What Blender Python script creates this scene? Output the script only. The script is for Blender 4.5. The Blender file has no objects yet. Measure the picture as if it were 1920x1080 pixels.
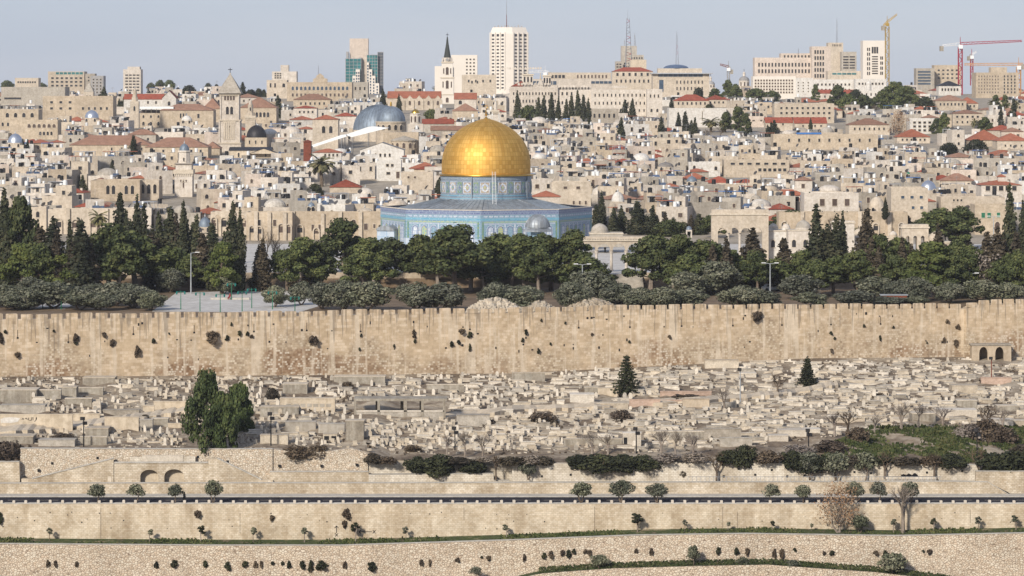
import bpy, math, random
import numpy as np
from mathutils import Vector
R = math.radians
F, H0, CZ = 6400.0, 165.0, 100.0      # focal length in photo pixels, horizon row, eye height
S = bpy.context.scene
COL = S.collection
# ------------------------------------------------------------------ camera, sky, sun, exposure
cd = bpy.data.cameras.new('camera'); cam = bpy.data.objects.new('camera', cd); COL.objects.link(cam)
cam.location = (0, 0, CZ); cam.rotation_euler = (R(90), 0, 0)
cd.sensor_width = 36; cd.lens = F/1920*36; cd.shift_y = -(540-H0)/1920
cd.clip_start = 1; cd.clip_end = 30000
S.camera = cam
SUN_EL, SUN_AZ = 27.0, 207.0          # azimuth clockwise from +y: behind the viewer, to the left
w = bpy.data.worlds.new('World'); S.world = w; w.use_nodes = True
wn = w.node_tree; bg = wn.nodes['Background']
sky = wn.nodes.new('ShaderNodeTexSky'); sky.sky_type = 'NISHITA'; sky.sun_disc = False
sky.sun_elevation = R(SUN_EL); sky.sun_rotation = R(SUN_AZ)
sky.altitude = 800; sky.air_density = 1.0; sky.dust_density = 0.6; sky.ozone_density = 1.5
veil = wn.nodes.new('ShaderNodeMix'); veil.data_type = 'RGBA'; veil.inputs[0].default_value = .86   # thin high overcast
veil.inputs[7].default_value = (2.10, 2.36, 3.2, 1)
cn = wn.nodes.new('ShaderNodeTexNoise'); cn.inputs['Scale'].default_value = 5; cn.inputs['Detail'].default_value = 5
cm = wn.nodes.new('ShaderNodeMapping'); cm.inputs['Scale'].default_value = (1, 1, 7); ct = wn.nodes.new('ShaderNodeTexCoord')
wn.links.new(ct.outputs['Generated'], cm.inputs['Vector']); wn.links.new(cm.outputs[0], cn.inputs['Vector'])
cr = wn.nodes.new('ShaderNodeValToRGB'); cr.color_ramp.elements[0].position = .35; cr.color_ramp.elements[1].position = .7
cr.color_ramp.elements[0].color = (1.80, 2.12, 3.0, 1); cr.color_ramp.elements[1].color = (2.16, 2.42, 3.2, 1)
wn.links.new(cn.outputs[0], cr.inputs[0]); wn.links.new(cr.outputs[0], veil.inputs[7])
wn.links.new(sky.outputs[0], veil.inputs[6]); wn.links.new(veil.outputs[2], bg.inputs[0]); bg.inputs[1].default_value = 0.12
sl = bpy.data.lights.new('sun', 'SUN'); so = bpy.data.objects.new('sun', sl); COL.objects.link(so)
sl.energy = 3.05; sl.angle = R(6.0); sl.color = (1, .93, .83)
sd = Vector((math.sin(R(SUN_AZ))*math.cos(R(SUN_EL)), math.cos(R(SUN_AZ))*math.cos(R(SUN_EL)), math.sin(R(SUN_EL))))
so.rotation_euler = sd.to_track_quat('Z', 'Y').to_euler(); so.location = (0, 0, 300)
S.view_settings.view_transform = 'Standard'; S.view_settings.look = 'None'
S.view_settings.exposure = 0.66; S.view_settings.gamma = 1
S.cycles.max_bounces = 4; S.cycles.diffuse_bounces = 2; S.cycles.transparent_max_bounces = 4

# ------------------------------------------------------------------ materials
MATS = {}
class NT:
    def __init__(s, name, rough=.85, metal=0, spec=.2):
        m = bpy.data.materials.new(name); m.use_nodes = True; s.m = m; s.t = m.node_tree
        s.b = s.t.nodes['Principled BSDF']; s.b.inputs['Roughness'].default_value = rough
        s.b.inputs['Metallic'].default_value = metal; s.b.inputs['Specular IOR Level'].default_value = spec
        MATS[name] = m
    def n(s, ty, _p=None, **kw):
        x = s.t.nodes.new('ShaderNode'+ty)
        for k, v in (_p or {}).items(): setattr(x, k, v)
        for k, v in kw.items():
            i = x.inputs[int(k[1:])] if k[0] == 'i' and k[1:].isdigit() else x.inputs[k.replace('_', ' ')]
            if hasattr(v, 'is_linked'): s.t.links.new(v, i)
            else: i.default_value = v
        return x
    def col(s, v):
        if hasattr(v, 'is_linked'): s.t.links.new(v, s.b.inputs['Base Color'])
        else: s.b.inputs['Base Color'].default_value = v
    def math(s, op, a, b=0.0): return s.n('Math', {'operation': op}, i0=a, i1=b).outputs[0]
    def mix(s, f, a, b, blend='MIX'):
        x = s.n('Mix', {'data_type': 'RGBA', 'blend_type': blend})
        for k, v in ((0, f), (6, a), (7, b)):
            if hasattr(v, 'is_linked'): s.t.links.new(v, x.inputs[k])
            else: x.inputs[k].default_value = v
        return x.outputs[2]
    def pos(s): return s.n('NewGeometry').outputs['Position']
    def noise(s, sc, det=3, vec=None, rough=.6):
        return s.n('TexNoise', Vector=vec if vec is not None else s.pos(), Scale=sc, Detail=det, Roughness=rough).outputs[0]
    def ramp(s, f, *st):
        x = s.n('ValToRGB', Fac=f); e = x.color_ramp.elements
        while len(e) < len(st): e.new(.5)
        for q, (p, c) in zip(e, st): q.position = p; q.color = c if len(c) == 4 else (*c, 1)
        return x.outputs[0]
    def scaled(s, sx, sy, sz): return s.n('Mapping', Vector=s.pos(), Scale=(sx, sy, sz)).outputs[0]
    def wallvec(s):
        q = s.n('SeparateXYZ', Vector=s.pos()); return s.n('CombineXYZ', X=s.math('ADD', q.outputs[0], q.outputs[1]), Y=q.outputs[2]).outputs[0]
    def bump(s, h, st=.4, d=.1):
        s.t.links.new(s.n('Bump', Strength=st, Distance=d, Height=h).outputs[0], s.b.inputs['Normal'])
def c4(c): return (c[0], c[1], c[2], 1)
def plain(name, c, var=.25, sc=.35, rnd=.12, rough=.85, metal=0, streak=.0, spec=.2):
    """one colour with weathering noise and a small difference from object to object"""
    k = NT(name, rough, metal, spec)
    f = k.ramp(k.noise(sc, 4), (.3, (1-var,)*3), (.7, (1+var*.35,)*3))
    o = k.mix(1, c4(c), f, 'MULTIPLY')
    if metal == 0 and var > .1: o = k.mix(1, o, k.ramp(k.noise(sc*4.5, 3), (.36, (.84, .82, .79)), (.6, (1.04, 1.04, 1.04))), 'MULTIPLY')
    if streak:
        g = k.ramp(k.noise(1.0, 3, k.scaled(1.3, 1.3, .12)), (.42, (1-streak, 1-streak*1.1, 1-streak*1.2)), (.6, (1, 1, 1)))
        o = k.mix(1, o, g, 'MULTIPLY')
    if rnd:
        r = k.n('ObjectInfo').outputs['Random']
        o = k.mix(1, o, k.ramp(r, (0, (1-rnd, 1-rnd*1.15, 1-rnd*1.3)), (.5, (1, 1, 1)), (1, (1+rnd*.5, 1+rnd*.5, 1+rnd*.55))), 'MULTIPLY')
    k.col(o); return k
def ashlar(name, c1, c2, mort, bw, bh, ms=.02, var=.2, rnd=.0, bump=.3):
    k = NT(name, .9)
    br = k.n('TexBrick', {'offset': .5, 'squash': 1.0}, Vector=k.wallvec(), Color1=c4(c1), Color2=c4(c2), Mortar=c4(mort), Scale=1.0, Mortar_Size=ms, Bias=0.0, Brick_Width=bw, Row_Height=bh)
    f = k.ramp(k.noise(.22, 5), (.32, (1-var*1.5, 1-var*1.65, 1-var*1.85)), (.62, (1.05, 1.05, 1.05)))
    f = k.mix(1, f, k.ramp(k.noise(1.0, 4, k.scaled(.5, .5, .06)), (.40, (.84, .81, .77)), (.56, (1, 1, 1))), 'MULTIPLY')
    o = k.mix(1, br.outputs[0], f, 'MULTIPLY')
    o = k.mix(1, o, k.ramp(k.noise(1.6, 3), (.35, (.85, .83, .8)), (.65, (1.06, 1.06, 1.06))), 'MULTIPLY')
    k.col(o); k.bump(br.outputs[1], -bump, .05); return k
def rubble(name, sc, tones, gap, var=.15):
    k = NT(name, .95)
    v = k.n('Mapping', Vector=k.pos(), Scale=(1, 1, 1.35)).outputs[0]
    vo = k.n('TexVoronoi', {'feature': 'F1'}, Vector=v, Scale=sc)
    ve = k.n('TexVoronoi', {'feature': 'DISTANCE_TO_EDGE'}, Vector=v, Scale=sc)
    h = k.n('SeparateColor', Color=vo.outputs['Color']).outputs[0]
    o = k.ramp(h, *[(i/(len(tones)-1), t) for i, t in enumerate(tones)])
    o = k.mix(k.ramp(ve.outputs[0], (.02, (1, 1, 1)), (.09, (0, 0, 0))), o, c4(gap))
    o = k.mix(1, o, k.ramp(k.noise(.15, 4), (.3, (1-var,)*3), (.7, (1.06,)*3)), 'MULTIPLY')
    k.col(o); k.bump(k.ramp(ve.outputs[0], (0, (0, 0, 0)), (.15, (1, 1, 1))), .5, .12); return k
def leafmat(name, a, b, c=None, sc=.9, rnd=.25):
    k = NT(name, .75, 0, .15)
    r = k.n('ObjectInfo').outputs['Random']
    g = k.n('NewGeometry').outputs['Random Per Island']
    f = k.math('ADD', k.math('MULTIPLY', k.noise(sc*.4, 2), .75), k.math('MULTIPLY', g, .3))
    o = k.ramp(f, (.3, a), (.52, b), (.75, c or b))
    o = k.mix(1, o, k.ramp(r, (0, (1-rnd, 1-rnd, 1-rnd*.8)), (1, (1+rnd, 1+rnd*.9, 1+rnd*.5))), 'MULTIPLY')
    k.col(o); return k
# stones of the town: sun-bleached limestone in several tones
plain('limestone_cream', (.53, .455, .36), .2, .3, .12, streak=.07)
plain('limestone_tan', (.50, .415, .31), .22, .3, .12, streak=.08)
plain('limestone_pale', (.60, .54, .465), .18, .3, .1, streak=.08)
plain('limestone_grey', (.42, .38, .32), .22, .3, .12, streak=.09)
plain('limestone_pink', (.60, .51, .43), .16, .3, .08, streak=.07)
plain('whitewash', (.62, .59, .54), .12, .3, .08, streak=.07)
plain('trim_stone', (.57, .495, .39), .15, .5, .05)
plain('tower_white', (.66, .60, .52), .06, .1, .0)
plain('roof_screed', (.50, .46, .40), .3, .4, .15)
plain('roof_tile_red', (.32, .085, .05), .3, .6, .22)
plain('roof_tile_brown', (.30, .17, .115), .25, .5, .15)
plain('roof_tile_rose', (.36, .13, .075), .25, .5, .15)
plain('dark_glass', (.035, .033, .035), .3, 1.5, .3, .25, spec=.5)
plain('brown_glass', (.10, .07, .055), .3, 1.5, .2, .3, spec=.5)
plain('blue_glass', (.05, .08, .12), .3, .5, .1, .15, spec=.6)
plain('teal_glass', (.025, .17, .18), .5, .25, .0, .15, spec=.6)
plain('black_plastic', (.02, .02, .021), .2, 1, .1, .5)
plain('white_plastic', (.74, .74, .72), .1, 1, .08, .5)
plain('galvanised', (.42, .43, .44), .2, .6, .15, .45, .6)
plain('dish_grey', (.30, .29, .28), .2, .6, .3, .6)
plain('dish_dark', (.085, .08, .078), .2, .6, .4, .6)
plain('solar_blue', (.08, .12, .2), .3, .8, .25, .25, spec=.6)
plain('tarp_blue', (.05, .16, .42), .2, .6, .2, .6)
plain('green_paint', (.03, .16, .09), .2, 1, .2, .5)
plain('teal_paint', (.02, .17, .15), .2, 1, .1, .5)
plain('silver_dome', (.52, .55, .60), .2, .5, .05, .38, .85)
plain('lead_dome', (.22, .265, .315), .25, .25, .05, .55, .35, streak=.2)
plain('lead_roof', (.33, .36, .385), .25, .3, .05, .5, .4, streak=.25)
plain('black_dome', (.035, .033, .035), .2, .3, .0, .5, .3)
plain('concrete', (.37, .335, .275), .3, .5, .12, streak=.25)
plain('marble_white', (.60, .54, .45), .2, .9, .16)
plain('tomb_cream', (.53, .46, .36), .25, .8, .16)
plain('tomb_grey', (.40, .36, .30), .3, .8, .18)
plain('plaster_cream', (.55, .465, .35), .12, .3, .05, streak=.1)
plain('rust_red', (.2, .06, .035), .3, 1, .1)
plain('iron_black', (.015, .015, .016), .2, 1, .1, .5)
plain('lamp_steel', (.42, .44, .45), .2, 1, .05, .4, .3)
plain('crane_yellow', (.38, .25, .055), .2, .3, .0, .6)
plain('crane_red', (.33, .03, .045), .2, .3, .0, .6)
plain('crane_orange', (.50, .27, .12), .2, .3, .0, .6)
plain('crane_white', (.6, .6, .6), .2, .3, .0, .6)
plain('bark', (.15, .115, .085), .35, 1.5, .2)
plain('bark_pale', (.27, .225, .185), .3, 1.5, .15)
plain('whitewashed_bark', (.5, .47, .43), .3, 1.5, .1)
plain('black_cloth', (.012, .012, .015), .2, 2, .1)
plain('red_cloth', (.25, .02, .02), .2, 2, .1)
plain('skin', (.42, .25, .17), .1, 3, .1)
plain('spire_green', (.045, .05, .043), .3, .3, .0, .6)
plain('asphalt', (.042, .040, .045), .25, .15, 0, 1.0, spec=0)
plain('kerb_stone', (.46, .43, .38), .2, .6, 0)
plain('bollard_stone', (.56, .50, .42), .15, 1.2, .08)
plain('paving', (.52, .495, .455), .14, .15, 0)
plain('earth', (.19, .135, .085), .4, .12, 0)
plain('town_ground', (.36, .31, .24), .3, .1, 0)
plain('valley_ground', (.17, .14, .085), .4, .05, 0)
plain('rubble_stone', (.46, .40, .315), .25, 1.0, .2)
plain('terracotta_pink', (.48, .35, .27), .2, .5, .1)
plain('gilt', (.72, .43, .09), .15, .5, 0, .3, 1)
plain('wood_grey', (.2, .17, .14), .3, .5, .1)
ashlar('ashlar_road', (.63, .55, .43), (.53, .44, .32), (.42, .35, .26), .58, .29, .022, .16)
ashlar('ashlar_upper', (.63, .56, .45), (.49, .41, .30), (.37, .31, .235), .56, .28, .028, .2)
ashlar('ashlar_white', (.68, .63, .54), (.60, .545, .455), (.42, .37, .30), .56, .28, .028, .15)
rubble('rubble_wall', 2.4, [(.46, .36, .26), (.57, .47, .35), (.65, .57, .45), (.56, .44, .32), (.66, .57, .45)], (.24, .18, .13))
rubble('rubble_fine', 2.8, [(.45, .36, .26), (.58, .49, .37), (.67, .60, .49), (.55, .43, .31), (.66, .58, .46)], (.25, .195, .14))
def city_wall_mat():
    k = NT('ancient_wall', .92)
    wv = k.wallvec()
    # irregular ashlar: brick courses of two sizes, disturbed
    d = k.n('VectorMath', {'operation': 'MULTIPLY_ADD'}, i0=k.n('TexNoise', Vector=k.pos(), Scale=.8).outputs[1], i1=(.3, .22, 0), i2=wv).outputs[0]
    b1 = k.n('TexBrick', {'offset': .43}, Vector=d, Color1=(0, 0, 0, 1), Color2=(1, 1, 1, 1), Mortar=(.15, .15, .15, 1), Scale=1.0, Mortar_Size=.03, Brick_Width=1.05, Row_Height=.55)
    b2 = k.n('TexBrick', {'offset': .37}, Vector=d, Color1=(0, 0, 0, 1), Color2=(1, 1, 1, 1), Mortar=(.3, .3, .3, 1), Scale=1.0, Mortar_Size=.045, Brick_Width=.62, Row_Height=.42)
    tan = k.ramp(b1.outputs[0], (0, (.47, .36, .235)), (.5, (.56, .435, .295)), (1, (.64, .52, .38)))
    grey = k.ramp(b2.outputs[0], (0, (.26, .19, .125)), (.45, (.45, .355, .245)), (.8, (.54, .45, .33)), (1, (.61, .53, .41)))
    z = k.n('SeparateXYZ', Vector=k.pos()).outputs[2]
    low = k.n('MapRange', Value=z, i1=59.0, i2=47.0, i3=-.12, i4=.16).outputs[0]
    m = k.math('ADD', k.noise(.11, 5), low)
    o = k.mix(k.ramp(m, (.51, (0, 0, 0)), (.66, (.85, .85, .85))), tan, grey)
    # brown lichen patches low on the masonry
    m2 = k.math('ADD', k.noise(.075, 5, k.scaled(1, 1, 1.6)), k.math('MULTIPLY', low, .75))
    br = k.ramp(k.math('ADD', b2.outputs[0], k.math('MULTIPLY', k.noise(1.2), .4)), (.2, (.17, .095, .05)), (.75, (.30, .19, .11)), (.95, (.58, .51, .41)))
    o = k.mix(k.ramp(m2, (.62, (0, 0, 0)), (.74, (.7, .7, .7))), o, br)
    # two broad brown stains near the foot, left of the middle
    q = k.n('SeparateXYZ', Vector=k.pos())
    for cx, cz, rx, rz in ((-39.5, 48.6, 8.5, 3.4), (-84, 48.2, 5.5, 2.6), (-60, 47.6, 7, 1.6)):
        e = k.math('ADD', k.math('POWER', k.math('DIVIDE', k.math('SUBTRACT', q.outputs[0], cx), rx), 2.0), k.math('POWER', k.math('DIVIDE', k.math('SUBTRACT', q.outputs[2], cz), rz), 2.0))
        e = k.math('ADD', e, k.math('MULTIPLY', k.math('SUBTRACT', k.noise(.35, 5), .5), 3.2))
        o = k.mix(k.ramp(e, (.5, (.75, .75, .75)), (1.0, (0, 0, 0))), o, br)
    # long pale and dark runs of lime and rain below the battlements
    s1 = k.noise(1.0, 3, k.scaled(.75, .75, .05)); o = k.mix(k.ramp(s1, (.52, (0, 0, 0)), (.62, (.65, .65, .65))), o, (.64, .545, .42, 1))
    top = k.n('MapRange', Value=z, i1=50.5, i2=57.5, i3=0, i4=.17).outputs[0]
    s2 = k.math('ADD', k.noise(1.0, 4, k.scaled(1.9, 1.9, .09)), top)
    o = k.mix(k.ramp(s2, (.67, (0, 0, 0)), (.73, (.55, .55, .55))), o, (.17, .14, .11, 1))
    o = k.mix(1, o, k.ramp(k.noise(.5, 4), (.3, (.8, .78, .75)), (.7, (1.08, 1.08, 1.08))), 'MULTIPLY')
    k.col(o); k.bump(b1.outputs[1], -.3, .06)
city_wall_mat()
def gold_mat():
    k = NT('gold_plates', .42, 1)
    q = k.n('SeparateXYZ', Vector=k.n('TexCoord').outputs['Object'])
    a = k.math('MULTIPLY', k.math('ARCTAN2', q.outputs[1], q.outputs[0]), 11.0)
    v = k.n('CombineXYZ', X=a, Y=q.outputs[2]).outputs[0]
    b = k.n('TexBrick', {'offset': .0}, Vector=v, Color1=(.60, .35, .08, 1), Color2=(.74, .47, .135, 1), Mortar=(.50, .28, .06, 1), Scale=1, Mortar_Size=.035, Brick_Width=.82, Row_Height=1.05)
    k.col(b.outputs[0])
    k.t.links.new(k.n('MapRange', Value=k.n('SeparateColor', Color=b.outputs[0]).outputs[0], i1=.3, i2=.85, i3=.74, i4=.62).outputs[0], k.b.inputs['Roughness'])
    k.bump(b.outputs[0], .25, .05)
gold_mat()
def tile_mat(name, c1, c2, c3, bw, bh, sc=3.0):
    k = NT(name, .45, 0, .4)
    b = k.n('TexBrick', {'offset': .5}, Vector=k.wallvec(), Color1=c4(c1), Color2=c4(c2), Mortar=c4(c3), Scale=1, Mortar_Size=.05, Brick_Width=bw, Row_Height=bh)
    o = k.mix(k.ramp(k.noise(sc, 3), (.42, (0, 0, 0)), (.62, (.5, .5, .5))), b.outputs[0], c4(c3))
    k.col(o)
tile_mat('tile_script', (.085, .11, .215), (.125, .16, .265), (.25, .29, .36), .9, .5, 2.2)
tile_mat('tile_blue', (.10, .21, .30), (.15, .26, .345), (.26, .34, .385), .5, .4, 2.0)
tile_mat('tile_turquoise', (.07, .25, .38), (.12, .31, .42), (.22, .38, .45), 1.2, .4, 1.0)
tile_mat('tile_grey', (.22, .25, .28), (.30, .33, .35), (.15, .2, .26), .5, .4, 2.0)
tile_mat('tile_white', (.60, .60, .58), (.5, .53, .55), (.2, .28, .42), .9, .9, 1.5)
tile_mat('tile_green', (.13, .22, .10), (.30, .30, .08), (.08, .2, .22), .5, .5, 2.0)
tile_mat('tile_yellow', (.5, .42, .10), (.40, .42, .16), (.14, .30, .36), .6, .5, 1.5)
tile_mat('tile_brown', (.22, .16, .12), (.32, .24, .15), (.4, .36, .3), .5, .5, 2.0)
tile_mat('marble_blue', (.45, .49, .53), (.34, .40, .47), (.22, .33, .45), 1.3, 1.8, .9)
leafmat('needles_pine', (.032, .042, .018), (.068, .084, .031), (.13, .136, .05))
leafmat('needles_bright', (.045, .06, .02), (.085, .105, .03), (.14, .15, .045))
leafmat('needles_cypress', (.022, .027, .016), (.042, .048, .026), (.08, .075, .042))
leafmat('needles_brownish', (.035, .030, .02), (.062, .05, .034), (.10, .08, .055))
leafmat('leaves_olive', (.056, .064, .04), (.112, .118, .078), (.22, .215, .155))
leafmat('leaves_dark', (.014, .018, .010), (.030, .034, .017), (.055, .058, .026))
leafmat('leaves_pepper', (.022, .034, .013), (.05, .07, .025), (.09, .105, .038))
leafmat('leaves_russet', (.20, .11, .06), (.31, .19, .105), (.42, .29, .18), rnd=.1)
leafmat('twigs_brown', (.045, .033, .022), (.09, .066, .045), (.15, .115, .08))
leafmat('twigs_grey', (.13, .105, .085), (.21, .175, .145), (.29, .25, .21))
leafmat('grass_blades', (.030, .040, .014), (.052, .070, .022), (.11, .105, .045))
leafmat('palm_fronds', (.06, .06, .03), (.11, .105, .05), (.19, .16, .085))
def mixground(name, sc, *st):
    k = NT(name, .95); n = k.noise(sc, 6); n2 = k.noise(sc*9, 3)
    k.col(k.ramp(k.math('ADD', k.math('MULTIPLY', n, .7), k.math('MULTIPLY', n2, .3)), *st)); return k
mixground('cemetery_ground', .12, (.36, (.09, .065, .045)), (.47, (.19, .145, .10)), (.58, (.32, .265, .195)), (.72, (.45, .39, .30)))
mixground('grass_ground', .35, (.36, (.17, .13, .085)), (.44, (.035, .048, .016)), (.54, (.06, .078, .026)), (.62, (.20, .16, .10)))
mixground('brush_ground', .2, (.35, (.07, .05, .035)), (.5, (.15, .105, .075)), (.62, (.06, .075, .025)), (.75, (.22, .17, .12)))
# ------------------------------------------------------------------ helpers
def W(px, py, d): return Vector(((px-960)*d/F, d, CZ-(py-H0)*d/F))
def lerp(x, pts):
    if x <= pts[0][0]: return pts[0][1]
    for (a, b), (c, e) in zip(pts, pts[1:]):
        if x <= c: return b+(e-b)*(x-a)/(c-a)
    return pts[-1][1]
class MB:
    """collects shapes; build() links them as ONE mesh object"""
    def __init__(s): s.v = []; s.f = []; s.m = []
    def add(s, vs, fs, m):
        o = len(s.v); s.v += [tuple(p) for p in vs]; s.f += [tuple(i+o for i in f) for f in fs]; s.m += [m]*len(fs); return s
    def box(s, x0, x1, y0, y1, z0, z1, m, top=None):
        s.add([(x0,y0,z0),(x1,y0,z0),(x1,y1,z0),(x0,y1,z0),(x0,y0,z1),(x1,y0,z1),(x1,y1,z1),(x0,y1,z1)],
              [(0,1,5,4),(1,2,6,5),(2,3,7,6),(3,0,4,7),(0,3,2,1)], m)
        return s.add([(x0,y0,z1),(x1,y0,z1),(x1,y1,z1),(x0,y1,z1)], [(0,1,2,3)], top or m)
    def rbox(s, cx, cy, z0, lx, ly, lz, a, m, tilt=0):
        c, n = math.cos(a), math.sin(a); vs = []
        for zz in (0, lz):
            for ux, uy in ((-.5,-.5),(.5,-.5),(.5,.5),(-.5,.5)):
                x, y = ux*lx, uy*ly; vs.append((cx+x*c-y*n, cy+x*n+y*c, z0+zz+x*tilt))
        return s.add(vs, [(0,1,5,4),(1,2,6,5),(2,3,7,6),(3,0,4,7),(4,5,6,7),(0,3,2,1)], m)
    def prism(s, poly, z0, z1, m, top=None):
        n = len(poly); s.add([(x,y,z0) for x,y in poly]+[(x,y,z1) for x,y in poly], [(i,(i+1)%n,n+(i+1)%n,n+i) for i in range(n)], m)
        return s.add([(x,y,z1) for x,y in poly], [tuple(range(n))], top or m)
    def slab(s, poly, y0, y1, m):
        """xz outline (counter-clockwise seen from the front) given the depth y0..y1"""
        n = len(poly); s.add([(x,y0,z) for x,z in poly]+[(x,y1,z) for x,z in poly], [tuple(range(n)), tuple(range(2*n-1, n-1, -1))]+[(i,n+i,n+(i+1)%n,(i+1)%n) for i in range(n)], m)
        return s
    def lathe(s, prof, n, m, cx=0, cy=0, a0=0, cap=True):
        vs = []; fs = []
        for r, z in prof:
            for i in range(n):
                a = a0+2*math.pi*i/n; vs.append((cx+r*math.sin(a), cy-r*math.cos(a), z))
        for j in range(len(prof)-1):
            for i in range(n): k = (i+1) % n; fs.append((j*n+i, j*n+k, (j+1)*n+k, (j+1)*n+i))
        if cap: fs.append(tuple((len(prof)-1)*n+i for i in range(n)))
        return s.add(vs, fs, m)
    def tube(s, p, q, r0, r1, m, n=5):
        p, q = Vector(p), Vector(q); d = q-p
        if d.length < 1e-6: return s
        u = d.cross(Vector((.31, .57, .76))).normalized(); v = d.cross(u).normalized(); vs = []
        for c, r in ((p, r0), (q, r1)):
            for i in range(n):
                a = 2*math.pi*i/n; vs.append(c+u*(r*math.cos(a))+v*(r*math.sin(a)))
        return s.add(vs, [(i,(i+1)%n,n+(i+1)%n,n+i) for i in range(n)]+[tuple(range(n, 2*n))], m)
    def hip(s, x0, x1, y0, y1, z, h, m, ov=.35):
        x0 -= ov; x1 += ov; y0 -= ov; y1 += ov; lx, ly = x1-x0, y1-y0; k = min(lx, ly)/2; cx, cy = (x0+x1)/2, (y0+y1)/2
        if lx > ly: a, b = (x0+k, cy, z+h), (x1-k-.01, cy, z+h)
        else: a, b = (cx, y0+k, z+h), (cx, y1-k-.01, z+h)
        vs = [(x0,y0,z),(x1,y0,z),(x1,y1,z),(x0,y1,z),a,b]
        fs = [(0,1,5,4),(1,2,5),(2,3,4,5),(3,0,4)] if lx > ly else [(0,1,4),(1,2,5,4),(2,3,5),(3,0,4,5)]
        return s.add(vs, fs+[(0,3,2,1)], m)
    def gable(s, x0, x1, y0, y1, z, h, m, ax='x', wall=None, ov=.3):
        """ridge along ax; thick roof planes, wall-coloured gable ends"""
        if ax == 'x':
            c = (y0+y1)/2
            s.add([(x0-ov,y0-ov,z-.1),(x1+ov,y0-ov,z-.1),(x1+ov,c,z+h),(x0-ov,c,z+h),(x1+ov,y1+ov,z-.1),(x0-ov,y1+ov,z-.1)], [(0,1,2,3),(3,2,4,5)], m)
            if wall: s.add([(x0,y0,z),(x0,y1,z),(x0,c,z+h-.15),(x1,y0,z),(x1,y1,z),(x1,c,z+h-.15)], [(1,0,2),(3,4,5)], wall)
        else:
            c = (x0+x1)/2
            s.add([(x0-ov,y0-ov,z-.1),(x0-ov,y1+ov,z-.1),(c,y1+ov,z+h),(c,y0-ov,z+h),(x1+ov,y1+ov,z-.1),(x1+ov,y0-ov,z-.1)], [(1,0,3,2),(3,5,4,2)], m)
            if wall: s.add([(x0,y0,z),(x1,y0,z),(c,y0,z+h-.15),(x0,y1,z),(x1,y1,z),(c,y1,z+h-.15)], [(0,1,2),(4,3,5)], wall)
        return s
    def dome(s, r, z, h, m, cx=0, cy=0, n=20, j=7, point=0):
        pr = []
        for i in range(j+1):
            a = math.pi/2*i/j; pr.append((max(r*math.cos(a), .02), z+h*math.sin(a)+point*(i/j)**4))
        return s.lathe(pr, n, m, cx, cy)
    def arcade(s, x0, x1, y0, y1, z0, zs, zt, n, pier, m, point=.1, seg=8):
        """n open arches between piers: solid piers and spandrels, real openings"""
        wd = (x1-x0-pier*(n+1))/n; x = x0
        for i in range(n+1):
            s.box(x, x+pier, y0, y1, z0, zs, m); s.box(x, x+pier, y0, y1, zs, zt, m); a = x+pier
            if i == n: break
            r = wd/2; cx = a+r; pts = []
            for k in range(seg+1):
                t = math.pi*(1-k/seg); pts.append((cx+r*math.cos(t), zs+r*math.sin(t)*(1+point)))
            for (xa, za), (xb, zb_) in zip(pts, pts[1:]):
                za = min(za, zt-.1); zb_ = min(zb_, zt-.1)
                s.add([(xa,y0,za),(xb,y0,zb_),(xb,y0,zt),(xa,y0,zt),(xa,y1,za),(xb,y1,zb_),(xb,y1,zt),(xa,y1,zt)], [(0,1,2,3),(5,4,7,6),(4,5,1,0),(3,2,6,7)], m)
            x = a+wd
        return s
    def mesh(s, name, smooth=False):
        me = bpy.data.meshes.new(name); me.from_pydata(s.v, [], s.f)
        used = []
        for m in s.m:
            if m not in used: used.append(m)
        ix = {m: i for i, m in enumerate(used)}
        for m in used: me.materials.append(MATS[m])
        me.polygons.foreach_set('material_index', [ix[m] for m in s.m])
        if smooth: me.polygons.foreach_set('use_smooth', [True]*len(s.f))
        me.update(); return me
    def build(s, name, parent=None, loc=(0,0,0), rz=0, smooth=False): return link(name, s.mesh(name, smooth), parent, loc, rz)
def link(name, me, parent=None, loc=(0,0,0), rz=0, sc=None):
    o = bpy.data.objects.new(name, me); COL.objects.link(o); o.location = loc; o.rotation_euler[2] = rz
    if sc: o.scale = sc
    if parent: o.parent = parent
    return o
def tag(o, label=None, cat=None, group=None, kind=None):
    for k, v in (('label', label), ('category', cat), ('group', group), ('kind', kind)):
        if v: o[k] = v
    return o
def thing(name, loc, label, cat, group=None, rz=0, sc=None):
    o = link(name, None, None, loc, rz, sc); o.empty_display_size = .5; return tag(o, label, cat, group, 'thing')
def struct(o): o['kind'] = 'structure'; return o
def copy_tree(o, parent=None):
    c = o.copy(); COL.objects.link(c); c.parent = parent
    for ch in o.children: copy_tree(ch, c)
    return c
ORD = ['first', 'second', 'third', 'fourth', 'fifth', 'sixth', 'seventh', 'eighth', 'ninth', 'tenth', 'eleventh', 'twelfth']
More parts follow.
